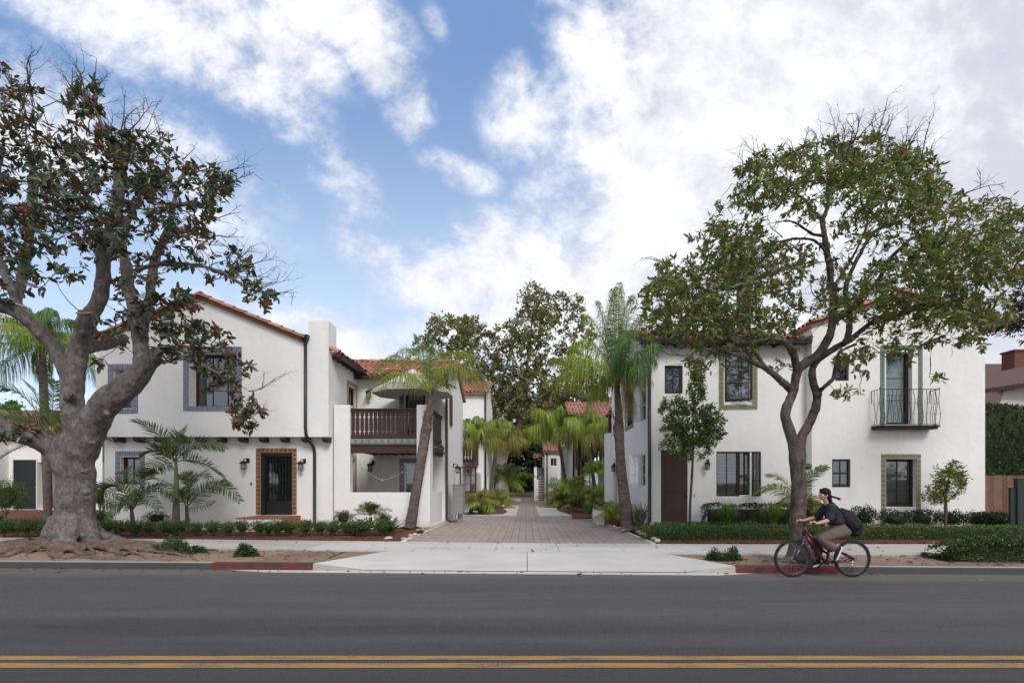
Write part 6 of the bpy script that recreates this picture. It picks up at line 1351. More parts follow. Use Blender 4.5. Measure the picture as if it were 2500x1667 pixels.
BR = [(2110, 400, 130, 80), (2010, 400, 110, 60), (1900, 420, 80, 70), (1840, 450, 60, 60, .8), (1960, 480, 90, 60, .8), (1800, 540, 70, 60), (1770, 600, 60, 60), (1680, 680, 90, 60), (1620, 720, 60, 50), (1740, 720, 110, 80, 1.2), (1860, 640, 110, 80), (1880, 740, 80, 60, 1.), (2200, 470, 110, 90), (2240, 420, 60, 60), (2310, 540, 90, 80), (2330, 640, 120, 70, 1.2),
      (2230, 690, 120, 60, 1.), (2430, 520, 50, 60), (2430, 640, 60, 70, 1.2), (2480, 600, 60, 100), (2110, 690, 90, 60, .5), (2120, 560, 90, 60, .7), (1700, 800, 90, 45, 1.), (1600, 790, 40, 40, .9), (1820, 800, 100, 40, .6), (2320, 740, 90, 40, 1.), (2340, 810, 60, 35, .8, (-1.2, .4)), (2390, 830, 28, 30, 1.1, (-1., .2)), (2230, 850, 60, 40, .6, (-1.2, .2)), (2150, 830, 60, 35, .5, (-1.2, .4)), (2090, 880, 50, 35, .6, (-1.2, .2)),
      (2065, 955, 40, 18, .8, (-1.2, -.2)), (2290, 925, 14, 12, 2., (-1.2, -.2)), (1935, 810, 50, 40, .6), (2000, 650, 60, 60, .4), (1700, 560, 30, 30, .4), (1905, 900, 40, 25, .5, (-.9, .2)), (1720, 880, 60, 25, .5, (-1.2, 0)), (2020, 960, 20, 20, .4), (2290, 640, 120, 70, .9), (2150, 450, 120, 80, .8), (1700, 780, 120, 50, 1.1, (-1.6, 1.2)), (1860, 790, 110, 40, .9, (-1.2, 1.2)), (2110, 750, 110, 45, .8, (-1.2, 1.2)), (2250, 760, 130, 45, 1.1, (-1.6, 1.2)), (2000, 740, 60, 40, .5, (-1.2, 1.2)), (2400, 760, 80, 45, 1.), (1600, 810, 40, 30, .8, (-1.4, .4)), (1780, 845, 90, 22, .7, (-1.2, .4)), (1650, 740, 90, 60, .8), (1560, 740, 25, 25, .6)]
tg = sample_blobs(BR, YR, 4100, (-1.9, 2.2)); cut = [(p, r) for p, r in nodes if p.z > 2.9]; tw = MB(); dirs, NODES = grow(cut, tg, tw, .0032, .014, 4, .15)
lf = MB(); keep = rng.uniform(size=len(tg)) < .78; rosettes(lf, tg[keep], dirs[keep], 8, (.09, .155), (.32, .44), jit=.05, droop=.18, lift=.6)
sprays(tw, NODES, W(2030, 760, YR), ((2120, 350, 160, 40, 26), (2030, 370, 80, 40, 10), (2250, 400, 60, 50, 10), (1925, 400, 60, 40, 7), (2330, 490, 70, 40, 8), (1830, 470, 60, 50, 8), (2430, 560, 60, 50, 5), (1650, 650, 50, 40, 5), (2150, 800, 200, 60, 34), (1750, 840, 110, 50, 20), (2280, 800, 90, 50, 14), (1850, 850, 80, 40, 12), (2000, 650, 100, 90, 14)), np.random.default_rng(12), .62, .011)
tw.build('branches', M['twig_dark'], mr); lf.build('crown', M['lf_mag2'], mr)

# ================================================================ generic leafy trees
def leafy(name, label, cat, Y, trunk_limbs, blobs, n, per, LL, LWf, leaf, barkm, dy, seed=1, voxel=.05, group=None, twr=(.004, .02), twm='twig', droop=.1, spread=.9):
    rg = np.random.default_rng(seed); t = thing(name, label, cat, tuple(W(trunk_limbs[0][0][0], trunk_limbs[0][0][1], Y)), group); mb = MB(); nodes = []
    for L in trunk_limbs:
        pts, r = limb_pts(L, Y); mb.tube(pts, r, 9); nodes += list(zip(pts, r))
    mb.build('trunk', M[barkm], t, smooth=True); tg = sample_blobs(blobs, Y, n, dy, rg); tw = MB(); dirs, _ = grow(nodes, tg, tw, twr[0], twr[1], 3, .14, rg); tw.build('branches', M[twm], t)
    lf = MB(); rosettes(lf, tg, dirs, per, LL, LWf, jit=LL[1] * .7, droop=droop, rgen=rg, spread=spread); lf.build('crown', M[leaf], t); return t
leafy('sycamore_tree', 'tall brown-leaved sycamore with pale forked trunk at the alley end', 'tree', 46, [[(1228, 1222, 40), (1224, 1180, 31), (1222, 1140, 30), (1228, 1110, 28), (1245, 1080, 20), (1265, 1045, 16), (1275, 1000, 12), (1285, 930, 9), (1290, 850, 6), (1300, 780, 4)],
      [(1222, 1140, 20), (1212, 1100, 20), (1205, 1040, 17), (1195, 990, 13), (1175, 930, 9), (1140, 870, 6), (1110, 830, 4)], [(1222, 1175, 14), (1195, 1145, 11), (1180, 1110, 10), (1165, 1080, 8), (1150, 1000, 6)], [(1270, 1020, 9), (1330, 960, 7), (1380, 900, 5), (1410, 800, 3)], [(1215, 960, 6), (1240, 880, 5), (1250, 820, 3)]],
      [(1110, 820, 75, 50), (1075, 790, 38, 25, .8), (1160, 860, 70, 60), (1150, 800, 40, 30, .6), (1230, 820, 30, 35, .5), (1300, 730, 45, 38), (1335, 745, 50, 45), (1300, 800, 60, 50), (1280, 870, 70, 60, 1.2), (1220, 930, 70, 60), (1300, 960, 90, 60, 1.3), (1180, 950, 60, 40), (1400, 745, 28, 28), (1400, 810, 60, 50, .7), (1380, 900, 70, 60), (1430, 960, 60, 40), (1240, 1010, 60, 40), (1320, 1020, 70, 30), (1040, 870, 50, 50), (1080, 920, 60, 40), (1060, 950, 80, 40)],
      2300, 11, (.17, .34), (.6, .85), 'lf_syc', 'bark_syc', (-4.5, 4.5), 11, twr=(.012, .07))
for (x, y, rx, ry, n_, Y, lab, sd) in ((1240, 1080, 100, 130, 1400, 60, 'dense dark evergreen behind the slatted fence at the alley end', 21), (1340, 1030, 60, 80, 900, 62, 'mid green bushy tree behind the far house with the arched chimney', 22), (1150, 1060, 60, 90, 700, 63, 'dark bushy tree behind the left alley palms', 23), (1430, 1010, 70, 70, 700, 64, 'green tree behind the right alley balcony house', 24)):
    leafy('evergreen_tree', lab, 'tree', Y, [[(x, 1212, 14), (x, y + 40, 10), (x, y - 30, 5)]], [(x, y, rx, ry), (x, y + 50, rx * 1.1, ry * .8)], n_, 14, (.25, .5), (.6, .8), 'lf_dark', 'bark_r', (-3, 3), sd, twr=(.01, .05), twm='twig_dark')
leafy('citrus_tree', 'young laurel tree with glossy crown on a thin pole before the brown door', 'tree', 14.9, [[(1684, 1290, 7), (1685, 1230, 6), (1690, 1150, 6), (1692, 1080, 5), (1694, 1000, 4), (1700, 930, 3)], [(1692, 1080, 4), (1665, 1040, 3), (1650, 1000, 2)], [(1692, 1090, 4), (1720, 1050, 3), (1735, 1010, 2)]],
      [(1645, 1000, 36, 36), (1690, 1040, 56, 52, 1.3), (1735, 1035, 36, 54), (1650, 1085, 38, 32, .9), (1700, 1095, 38, 26, .9), (1702, 945, 22, 42, 1.2), (1700, 900, 18, 22), (1632, 1040, 22, 16, .6)], 900, 10, (.06, .11), (.42, .56), 'lf_ctr', 'twig', (-.55, .6), 31, twr=(.003, .01))
leafy('young_tree', 'small yellow-green young tree by the tiled lower window of the right house', 'tree', 15.0, [[(2308, 1288, 7), (2309, 1240, 7), (2310, 1200, 5), (2320, 1150, 3)], [(2309, 1225, 4), (2285, 1205, 3), (2270, 1195, 2)]], [(2320, 1180, 36, 36), (2332, 1145, 24, 22), (2345, 1170, 14, 18), (2275, 1205, 24, 26), (2300, 1160, 24, 24, .7), (2296, 1215, 20, 14)], 230, 9, (.06, .12), (.34, .46), 'lf_mag2', 'twig', (-.45, .5), 32, twr=(.003, .008))
leafy('purple_leaf_tree', 'dark purple-leaved tree reaching in at the right edge above the brick chimney', 'tree', 12.6, [[(2680, 1330, 30), (2670, 1000, 26), (2640, 850, 18), (2560, 800, 12), (2490, 770, 6)], [(2640, 850, 14), (2600, 700, 10), (2520, 640, 5)]], [(2490, 760, 50, 45), (2450, 795, 45, 22, .9), (2425, 800, 25, 14, .8), (2500, 700, 40, 40), (2580, 700, 80, 90), (2510, 830, 25, 25, .8)], 330, 9, (.08, .13), (.35, .5), 'lf_purple', 'bark_r', (-1, 1), 33, twr=(.003, .014), twm='twig_dark')
leafy('background_tree', 'bushy tree on the skyline left of the magnolia trunk', 'tree', 48, [[(30, 1010, 10), (30, 990, 6)]], [(30, 992, 18, 10), (5, 1000, 16, 8)], 120, 10, (.2, .35), (.6, .8), 'lf_hedge', 'bark_r', (-2, 2), 34, twr=(.01, .03))

# ================================================================ palms
# queen palm left of the drive
Y = 16.05; qp = thing('queen_palm', 'leaning queen palm with ringed trunk at the left corner of the drive', 'palm tree', tuple(W(1003, 1288, Y)))
tr = [(1001, 1290, 30), (1008, 1250, 26), (1016, 1200, 24), (1026, 1140, 24), (1034, 1090, 25), (1040, 1050, 25), (1046, 1010, 17), (1050, 980, 11), (1050, 955, 9)]
ring_trunk(qp, [W(x, y, Y) for x, y, w in tr], [w / 2 * Y / F_PX for x, y, w in tr], ring=.20, amp=.07)
boots(qp, W(1047, 1000, Y), (.05, 0, 1), .85, .12, 22)
c = (1050, 962, 0)
for a, b_, LL, n_, dr_, mt in (((1022, 792, 0), (945, 885, .2), .50, 46, .7, 'lf_queen'), ((1032, 830, .5), (1010, 815, .8), .40, 30, .5, 'lf_qdark'), ((965, 850, -.3), (886, 985, -.5), .55, 56, 1.0, 'lf_queen'), ((985, 870, .6), (915, 925, 1.1), .46, 40, .9, 'lf_qyel'),
    ((1050, 850, .5), (1085, 862, 1.), .42, 40, .6, 'lf_queen'), ((1085, 855, -.2), (1130, 915, -.3), .52, 46, .9, 'lf_queen'), ((1140, 795, .0), (1216, 1005, .1), .58, 70, 1.15, 'lf_qyel'), ((1125, 830, -.6), (1180, 960, -1.), .55, 56, 1.1, 'lf_qyel'), ((1110, 860, .5), (1150, 930, .8), .5, 46, 1., 'lf_queen'),
    ((1060, 880, 1.), (1095, 905, 1.8), .42, 34, .9, 'lf_queen'), ((1020, 880, -.9), (985, 940, -1.4), .42, 36, .9, 'lf_queen'), ((1046, 870, -.2), (1055, 822, -.2), .40, 34, .45, 'lf_qdark'), ((1075, 925, -.2), (1112, 945, -.3), .32, 30, .6, 'lf_qyel'), ((975, 800, .2), (905, 920, .3), .5, 50, .9, 'lf_queen'), ((1100, 800, .3), (1170, 890, .6), .5, 50, .9, 'lf_queen')):
    F3(qp, Y, c, a, b_, LL * 1.45, .021, n_ + 50, dr_, mt, plum=.6, r0=.018)
mb = MB(); mb.tube([W(1038, 972, Y) + Vector((.14 * math.cos(t), .14 * math.sin(t), 0)) for t in [i * .7 for i in range(10)]], .0001, 3)
mb = MB(); c0 = W(1000, 1288, Y); mb.tube([c0 + Vector((.30 * math.cos(t), .26 * math.sin(t), .01)) for t in [2 * math.pi * i / 20 for i in range(21)]], .018, 6); mb.build('root_ring', M['black'], qp)
# queen palm right of the drive
Y = 15.8; qr = thing('queen_palm', 'taller queen palm with drooping dark green fronds at the right side of the drive', 'palm tree', tuple(W(1531, 1292, Y)))
tr = [(1533, 1294, 38), (1529, 1260, 34), (1524, 1210, 30), (1518, 1160, 27), (1514, 1110, 25), (1512, 1070, 26), (1512, 1040, 24), (1510, 1005, 20), (1507, 960, 16), (1506, 925, 13)]
ring_trunk(qr, [W(x, y, Y) for x, y, w in tr], [w * .46 * Y / F_PX for x, y, w in tr], ring=.20, amp=.07)
boots(qr, W(1508, 1020, Y), (0, 0, 1), .8, .13, 22)
c = (1507, 935, 0)
for a, b_, LL, n_, dr_, mt in (((1510, 780, .1), (1512, 690, .2), .75, 62, 1.1, 'lf_qdark'), ((1500, 790, -.5), (1495, 705, -.6), .7, 58, 1.1, 'lf_qdark'), ((1530, 780, .3), (1545, 720, .6), .7, 56, 1.1, 'lf_qdark'), ((1560, 850, .2), (1600, 880, .2), .6, 56, 1.2, 'lf_qdark'),
    ((1575, 820, -.4), (1610, 845, -.8), .6, 56, 1.1, 'lf_qdark'), ((1450, 790, .3), (1390, 850, .3), .65, 58, 1.15, 'lf_queen'), ((1440, 850, -.3), (1345, 880, -.4), .65, 58, 1.15, 'lf_queen'), ((1460, 760, .5), (1420, 770, .9), .6, 54, .9, 'lf_queen'),
    ((1440, 900, .6), (1330, 930, 1.), .6, 56, 1.2, 'lf_qyel'), ((1480, 900, .3), (1430, 1000, .2), .6, 52, 1.0, 'lf_queen'), ((1520, 820, -1.), (1535, 830, -1.9), .65, 50, 1.2, 'lf_qdark'), ((1490, 830, 1.), (1480, 800, 2.), .6, 50, 1., 'lf_qdark'), ((1470, 760, .3), (1458, 735, .4), .7, 50, 1.1, 'lf_qdark'), ((1550, 790, -.6), (1570, 770, -1.), .7, 50, 1.1, 'lf_qdark'), ((1500, 740, .8), (1508, 700, 1.3), .75, 56, 1.15, 'lf_queen'), ((1535, 850, -.9), (1590, 930, -1.2), .55, 46, 1.2, 'lf_qdark'), ((1420, 820, -.2), (1350, 960, -.3), .65, 60, 1.2, 'lf_queen')):
    F3(qr, Y, c, a, b_, LL * 1.6, .023, n_ + 70, dr_, mt, plum=.6, fwd=.3, r0=.022)
# small yellowing fountain frond bunch in front of its trunk
rg = np.random.default_rng(77)
for k in range(9):
    a = k * 2.4; e = .55 + .12 * (k % 3); h = Vector((math.cos(a), math.sin(a), 0)); c1 = W(1532, 925, Y - .35); frond(qr, c1, c1 + h * .34 + Vector((0, 0, .34)), c1 + h * .58 + Vector((0, 0, -.12 - .4 * (k % 3) * .5)), .34, .016, 34, 1.5, 'lf_dry' if k % 3 else 'lf_qyel', plum=.4, r0=.010, rgen=rg)
for k in range(7):
    c1 = W(1526 + k * 3, 935, Y - .3); F3(qr, Y - .3, (1530, 920, 0), (1522 + 4 * k, 930, -.1), (1516 + 6 * k, 1020, 0), .35, .016, 30, 1.3, 'lf_dry', plum=.3, r0=.008)
# alley palms
grp = 'queen palms planted along the alley'
palm_auto('alley palm with pale feathery crown, nearer of the two on the left', 25.2, [(1150, 1256, 11), (1153, 1190, 12), (1160, 1120, 11), (1163, 1070, 8)], (1163, 1062), 17, 1.9, .7, .034, 40, 1.1, 'lf_queen', (80, -10), grp, seed=41, mats=['lf_queen', 'lf_queen', 'lf_qyel'])
palm_auto('alley palm with olive drooping crown, farther of the two on the left', 34.0, [(1195, 1236, 12), (1200, 1190, 10), (1208, 1120, 9), (1211, 1070, 6)], (1211, 1062), 17, 2.6, .95, .05, 42, 1.1, 'lf_queen', (75, -10), grp, seed=42, mats=['lf_queen', 'lf_qyel', 'lf_qyel'])
palm_auto('curved alley palm leaning left in front of the brown balcony posts', 30.0, [(1456, 1228, 9), (1449, 1170, 9), (1438, 1110, 9), (1432, 1060, 7)], (1430, 1050), 17, 2.4, .9, .045, 42, 1.25, 'lf_queen', (80, -15), grp, seed=43, mats=['lf_queen', 'lf_queen', 'lf_qyel'])
palm_auto('leaning alley palm in front of the far chimney house', 36.0, [(1382, 1215, 9), (1376, 1150, 9), (1365, 1080, 8), (1360, 1045, 6)], (1359, 1035), 17, 2.8, 1.0, .055, 42, 1.2, 'lf_queen', (70, -15), grp, seed=44)
# tall palm behind the left magnolia
palm_auto('tall feathery palm rising behind the grey magnolia trunk', 22.0, [(118, 1240, 26), (110, 1050, 24), (107, 960, 24), (104, 900, 22), (104, 840, 14)], (103, 835), 18, 3.0, .85, .034, 60, 1.05, 'lf_qdark', (85, -25), seed=45, r0=.028, mats=['lf_qdark', 'lf_queen', 'lf_qdark'])
# ringed king palm at the left of the magnolia trunk
Y = 15.6; kp = thing('king_palm', 'ringed king palm partly hidden behind the left side of the magnolia trunk', 'palm tree', tuple(W(117, 1282, Y))); tr = [(116, 1284, 24), (117, 1220, 20), (119, 1160, 17), (121, 1120, 15)]
ring_trunk(kp, [W(x, y, Y) for x, y, w in tr], [w / 2 * Y / F_PX for x, y, w in tr], ring=.085, amp=.06); ring_trunk(kp, [W(121, 1122, Y), W(123, 1090, Y), W(125, 1062, Y)], [.10, .09, .04], 'shaft', 'crownshaft', amp=0)
for a, b_ in (((60, 930, -.3), (-10, 950, -.5)), ((95, 960, .6), (60, 930, 1.)), ((170, 980, .2), (235, 1060, .3)), ((180, 1030, -.4), (290, 1085, -.2)), ((60, 1080, .3), (0, 1120, .3)), ((130, 950, .3), (135, 930, .6)), ((80, 1010, -.6), (0, 1010, -1.))):
    F3(kp, Y, (124, 1066, 0), a, b_, .70, .040, 48, .2, 'lf_king', plum=.12, roll=rng.choice((-1, 1)) * rng.uniform(20, 60), r0=.016, fwd=.7)
# three king palms against the facade
Y = 15.1; kp = thing('king_palm', 'king palm with thick ringed trunk standing left of the tiled door', 'palm tree', tuple(W(430, 1284, Y))); tr = [(430, 1286, 23), (430, 1255, 20), (430.5, 1215, 16)]
ring_trunk(kp, [W(x, y, Y) for x, y, w in tr], [w / 2 * Y / F_PX for x, y, w in tr], ring=.075, amp=.05); ring_trunk(kp, [W(430.5, 1217, Y), W(430.5, 1180, Y), W(430, 1150, Y), W(429, 1118, Y)], [.095, .082, .062, .03], 'shaft', 'crownshaft', amp=0)
c = (429, 1128, 0)
for a, b_, n_ in (((400, 1050, -.1), (328, 1026, -.2), 44), ((470, 1060, .1), (548, 1096, .1), 48), ((440, 1070, .4), (452, 1045, .7), 34), ((395, 1080, -.5), (350, 1110, -.9), 42), ((490, 1105, -.3), (556, 1178, -.4), 46), ((385, 1130, .2), (345, 1160, .2), 40), ((430, 1060, -.6), (440, 1060, -1.), 30), ((380, 1095, -.1), (350, 1075, .2), 38)):
    F3(kp, Y, c, a, b_, .66, .040, int(n_ * .95), .16, 'lf_king', plum=.14, roll=rng.choice((-1, 1)) * rng.uniform(20, 60), r0=.015, fwd=.75, upv=.3)
Y = 15.7; kp = thing('king_palm', 'slimmer king palm right of the thick ringed one, against the white wall', 'palm tree', tuple(W(459, 1282, Y))); tr = [(459, 1284, 13), (457, 1262, 10), (455, 1235, 7)]
ring_trunk(kp, [W(x, y, Y) for x, y, w in tr], [w / 2 * Y / F_PX for x, y, w in tr], ring=.08)
for a, b_, n_ in (((520, 1140, -.2), (586, 1222, -.4), 46), ((480, 1150, .1), (440, 1160, .2), 40), ((470, 1130, -.3), (510, 1165, -.7), 40), ((440, 1180, -.4), (425, 1215, -.6), 34), ((500, 1180, .2), (560, 1180, .3), 30), ((440, 1180, .2), (375, 1168, .3), 34), ((490, 1240, -.1), (520, 1228, -.1), 16)):
    F3(kp, Y, (455, 1240, 0), a, b_, .60, .038, int(n_ * .95), .24, 'lf_king', plum=.14, roll=rng.choice((-1, 1)) * rng.uniform(20, 60), r0=.012, fwd=.7)
Y = 15.3; kp = thing('king_palm', 'bushy low king palm in front of the blue-tiled ground floor window', 'palm tree', tuple(W(322, 1282, Y))); tr = [(324, 1284, 14), (323, 1265, 12), (321, 1245, 8)]
ring_trunk(kp, [W(x, y, Y) for x, y, w in tr], [w / 2 * Y / F_PX for x, y, w in tr], 'fibre')
for a, b_, n_ in (((300, 1150, -.2), (240, 1195, -.4), 46), ((350, 1150, .1), (372, 1150, .3), 40), ((370, 1150, -.2), (428, 1215, -.4), 48), ((300, 1190, -.4), (262, 1275, -.6), 44), ((310, 1130, .3), (305, 1150, .6), 36), ((340, 1180, -.6), (390, 1240, -1.), 44), ((290, 1210, .1), (250, 1235, .2), 36), ((325, 1170, -.8), (320, 1230, -1.2), 40), ((350, 1200, .1), (395, 1180, .2), 36), ((270, 1170, .2), (225, 1215, .2), 34)):
    F3(kp, Y, (322, 1248, 0), a, b_, .60, .036, int(n_ * .95), .3, 'lf_king', plum=.16, roll=rng.choice((-1, 1)) * rng.uniform(20, 60), r0=.012, fwd=.7)
# palm behind the right magnolia trunk
Y = 15.4; kp = thing('low_palm', 'low arching palm with yellow-green fronds behind the right magnolia trunk', 'palm tree', tuple(W(1948, 1282, Y)))
ring_trunk(kp, [W(1948, 1284, Y), W(1947, 1240, Y)], [.07, .05], 'fibre')
for a, b_, n_, mt in (((1900, 1160, -.2), (1842, 1205, -.4), 46, 'lf_queen'), ((1920, 1150, .2), (1872, 1160, .3), 34, 'lf_dry'), ((1965, 1150, -.1), (2018, 1138, -.2), 46, 'lf_king'), ((1985, 1190, .1), (1992, 1250, .1), 38, 'lf_qyel'), ((1920, 1190, -.4), (1905, 1235, -.6), 36, 'lf_queen'), ((1950, 1170, .4), (1955, 1165, .8), 36, 'lf_king')):
    F3(kp, Y, (1947, 1240, 0), a, b_, .55, .036, n_, .4, mt, plum=.14, roll=rng.choice((-1, 1)) * rng.uniform(20, 60), r0=.014, fwd=.8)
# date palm beyond the right house roof
palm_auto('stiff grey-green date palm top showing behind the right house roof', 30.0, [(1815, 1200, 40), (1815, 800, 36), (1815, 700, 34)], (1815, 700), 26, 4.2, .55, .05, 60, .12, 'lf_king', (80, -5), seed=47, r0=.05, arch=.35, boot=False)
# understorey palms in the alley
ug = 'low arching palms under the alley palms'
for i, (x, y, Y, L_, mt, lab) in enumerate(((1170, 1225, 24.5, .95, 'lf_qyel', 'low yellow-green palm at the foot of the nearer left alley palm'), (1212, 1222, 31., 1.2, 'lf_qyel', 'low golden palm at the foot of the farther left alley palm'), (1395, 1200, 31, 1.5, 'lf_queen', 'low green palm before the far chimney house'), (1370, 1225, 32, 1.2, 'lf_qyel', 'small golden palm at the end of the right alley bed'),
    (1430, 1225, 26.5, 1.0, 'lf_qyel', 'low yellow-tipped palm below the curved alley palm'), (1462, 1215, 26, 1.0, 'lf_queen', 'low green palm beside the pier of the right house'), (1505, 1255, 18., .7, 'lf_queen', 'small fern-like palm by the brick planter at the right of the drive'), (1465, 1150, 29., 1., 'lf_queen', 'palm in the bed under the brown balcony'), (1230, 1170, 38, 2., 'lf_king', 'broad leaved palm in front of the sycamore trunk'))):
    palm_auto(lab, Y, None, (x, y), 19, L_ * 1.4, .30 * L_ + .1, .022 * Y / 18, 26, .7, mt, (75, 5), ug, False, .01, 50 + i, 'low_palm', mats=[mt, mt, 'lf_queen'])
palm_auto('pygmy date palm with lime fronds in the bed before the porch wall', 15.5, [(905, 1285, 8), (905, 1262, 8)], (905, 1258), 13, .75, .24, .016, 30, .15, 'lf_queen', (85, 15), seed=60, name='low_palm', boot=False, r0=.008, mats=['lf_king', 'lf_qyel'])
cyc = thing('sago_palm', 'dark spiky sago palm among the boulders near the drive', 'plant', tuple(W(950, 1300, 14.9)))
for k in range(26):
    a = k * 2.39996; e = R(70 - k * 2.3); h = Vector((math.cos(a), math.sin(a), 0)); c1 = W(950, 1298, 14.9); l = .62; frond(cyc, c1, c1 + (h * math.cos(e) + Vector((0, 0, math.sin(e)))) * l * .55, c1 + (h * math.cos(e) * 1.1 + Vector((0, 0, math.sin(e) * .75))) * l, .12, .012, 30, .05, 'lf_cycad', plum=.05, r0=.008, fwd=.6, upv=.4)
# strap-leaved clumps
def clump(label, x, y, Y, n, L_, w, mat, spread=.9, cat='plant', name='strap_leaf_clump', seed=1, group=None, flowers=0):
    rg = np.random.default_rng(seed); c = W(x, y, Y); t = thing(name, label, cat, tuple(c), group); mb = MB(); a = rg.uniform(0, 6.28, n); e = rg.uniform(.15, 1, n) * spread; l = L_ * rg.uniform(.6, 1.1, n); h = np.stack([np.cos(a), np.sin(a), 0 * a], 1); Z = np.array([0, 0, 1.]); base = np.array(tuple(c)) + h * rg.uniform(0, .08, (n, 1)) * 1.2; vs = []
    wv = np.cross(h, Z)
    for u, ww in ((0, .7), (.3, 1.), (.6, .9), (.85, .55), (1, .06)):
        q = base + Z * (l * u * (1 - .35 * e * u * u))[:, None] + h * (l * e * (.35 * u + .45 * u * u))[:, None]; q[:, 2] -= (l * e ** 2 * .28 * u ** 3); vs += [q - wv * w * .5 * ww, q + wv * w * .5 * ww]
    Vv = np.stack(vs, 1).reshape(-1, 3); o = (np.arange(n) * 10)[:, None]; mb.bulk(Vv, np.concatenate([o + np.array([[2 * k, 2 * k + 1, 2 * k + 3, 2 * k + 2]]) for k in range(4)])); mb.build('leaves', M[mat], t)
    if flowers:
        mb = MB()
        for i in range(flowers): p = c + Vector((rg.uniform(-.35, .35), rg.uniform(-.3, .2), L_ * rg.uniform(.55, .8))); mb.ball(p, .022, 5, 4)
        mb.build('flowers', M['flower'], t)
    return t
clump('left clump of strap leaves before the right house hedge, with white flowers', 1775, 1284, 14.5, 480, .80, .020, 'lf_grass', flowers=5, seed=1); clump('right clump of strap leaves before the right house hedge, beside the tree', 1885, 1284, 14.5, 480, .78, .020, 'lf_grass', seed=2, flowers=3)
clump('pale striped flax between the right queen palm and the house', 1565, 1290, 15.6, 60, .95, .05, 'lf_flax', .8, seed=3); clump('bright grassy clump by the stones at the right side of the alley', 1437, 1256, 20.5, 170, .75, .022, 'lf_grass', seed=4); clump('tiny sprouting tuft at the foot of the right queen palm', 1530, 1298, 14.9, 40, .13, .012, 'lf_grass', seed=5)
clump('flax leaves behind the fern by the brick planter', 1492, 1270, 18.6, 40, .5, .03, 'lf_grass', seed=6); clump('small bright tuft beside the pygmy palm', 893, 1292, 15.0, 60, .22, .03, 'lf_grass', seed=7); clump('dark grassy tuft under the left alley palms', 1207, 1245, 28, 90, .5, .03, 'lf_cycad', seed=8)
# ---- clipped shrubs
def shrub_mesh(seed, rx, ry, h, n, leaf, lw=.5, vase=.35, mat='lf_box', stem=True, lumpy=.26):
    rg = np.random.default_rng(seed); th = rg.uniform(0, 6.28, n); u = rg.uniform(-.75, 1., n); ph = np.sqrt(1 - np.clip(u, -1, 1) ** 2 * .98)
    d = np.stack([np.cos(th) * ph, np.sin(th) * ph, u], 1); lum = np.array([1 + lumpy * 2 * noise.noise(Vector(tuple(q * 2.2)) + Vector((seed * 3.1, 0, 0))) + lumpy * noise.noise(Vector(tuple(q * 5.5)) + Vector((0, seed, 0))) for q in d]); rr_ = rg.uniform(.72, 1.04, n) * lum
    taper = 1 - vase * np.clip(-u + .25, 0, 1.); P = np.stack([d[:, 0] * rx * taper * rr_, d[:, 1] * ry * taper * rr_, (h * .55) + d[:, 2] * h * .47 * rr_], 1); P[:, 2] = np.maximum(P[:, 2], .01)
    dd = norm(d + rg.normal(size=(n, 3)) * .65 + np.array([0, 0, .65])); L2 = rg.uniform(.7, 1.2, n) * leaf; mb = MB(); mb.bulk(*leafverts(P, dd, rg.normal(size=(n, 3)), L2, L2 * lw, .1, .05)); return mb
def shrub(name, label, x, y, Y, wpx, hpx, n=900, leaf=.035, mat='lf_box', group=None, seed=1, vase=.35, lw=.5, depth=None, core=True, cat='shrub'):
    c = W(x, y, Y); rx = wpx / 2 * Y / F_PX; h = hpx * Y / F_PX; t = thing(name, label, cat, tuple(c), group); mb = shrub_mesh(seed, rx, depth or rx, h, n, leaf, lw, vase); o = mb.build('foliage', M[mat], t); o.matrix_parent_inverse = Matrix.Identity(4)
    mb = MB()
    for k in range(7): a = k * 2.4; mb.tube([(0, 0, -.05), (rx * .3 * math.cos(a), rx * .3 * math.sin(a), h * .35), (rx * .6 * math.cos(a), rx * .6 * math.sin(a), h * .8)], [.009, .007, .003], 4, cap=False)
    o = mb.build('stems', M['twig'], t); o.matrix_parent_inverse = Matrix.Identity(4)
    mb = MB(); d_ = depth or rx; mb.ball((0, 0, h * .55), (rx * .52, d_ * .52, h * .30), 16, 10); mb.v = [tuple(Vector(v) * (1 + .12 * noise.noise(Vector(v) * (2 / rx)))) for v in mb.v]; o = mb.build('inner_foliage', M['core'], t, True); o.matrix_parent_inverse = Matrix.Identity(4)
    return t
protos = [shrub('boxwood_shrub', 'small clipped boxwood shrub in the row before the left white house', 478, 1307, 14.35, 40, 30, 900, .040, 'lf_box', 'boxwood row before the left house', 100 + k, .75) for k in range(3)]
row = [(258, 44, 33), (291, 46, 33), (328, 44, 32), (365, 40, 31), (400, 40, 31), (419, 38, 32), (440, 40, 33), (520, 34, 30), (557, 34, 29), (591, 32, 32), (633, 34, 31), (655, 26, 30), (678, 40, 32), (705, 42, 33), (745, 38, 34), (781, 34, 31), (814, 42, 31), (848, 34, 31), (886, 48, 36), (934, 44, 36), (10, 44, 34), (38, 44, 34), (66, 46, 34), (96, 46, 34), (130, 40, 34), (862, 40, 26)]
for k, p in enumerate(protos[1:]): p.location = W((478, 205, 178)[k + 1], 1306, 14.4); 
for i, (x, w, h) in enumerate(row):
    c = copy_tree(protos[i % 3]); c.location = W(x, 1306 + (i % 3), 14.3 + .12 * (i % 2)); s = w / 34; c.scale = (s / math.sqrt(1 + ((x - VX) / F_PX) ** 2) * 1.05, s, h / 28); c.rotation_euler = (0, 0, i * 1.3)
p2 = shrub('boxwood_shrub', 'looser boxwood shrub in the back row beside the garden path at far left', 60, 1292, 15.3, 40, 24, 500, .03, 'lf_box', 'back boxwood row at far left', 120)
for x in (15, 95): c = copy_tree(p2); c.location = W(x, 1290, 15.5); c.rotation_euler = (0, 0, x)
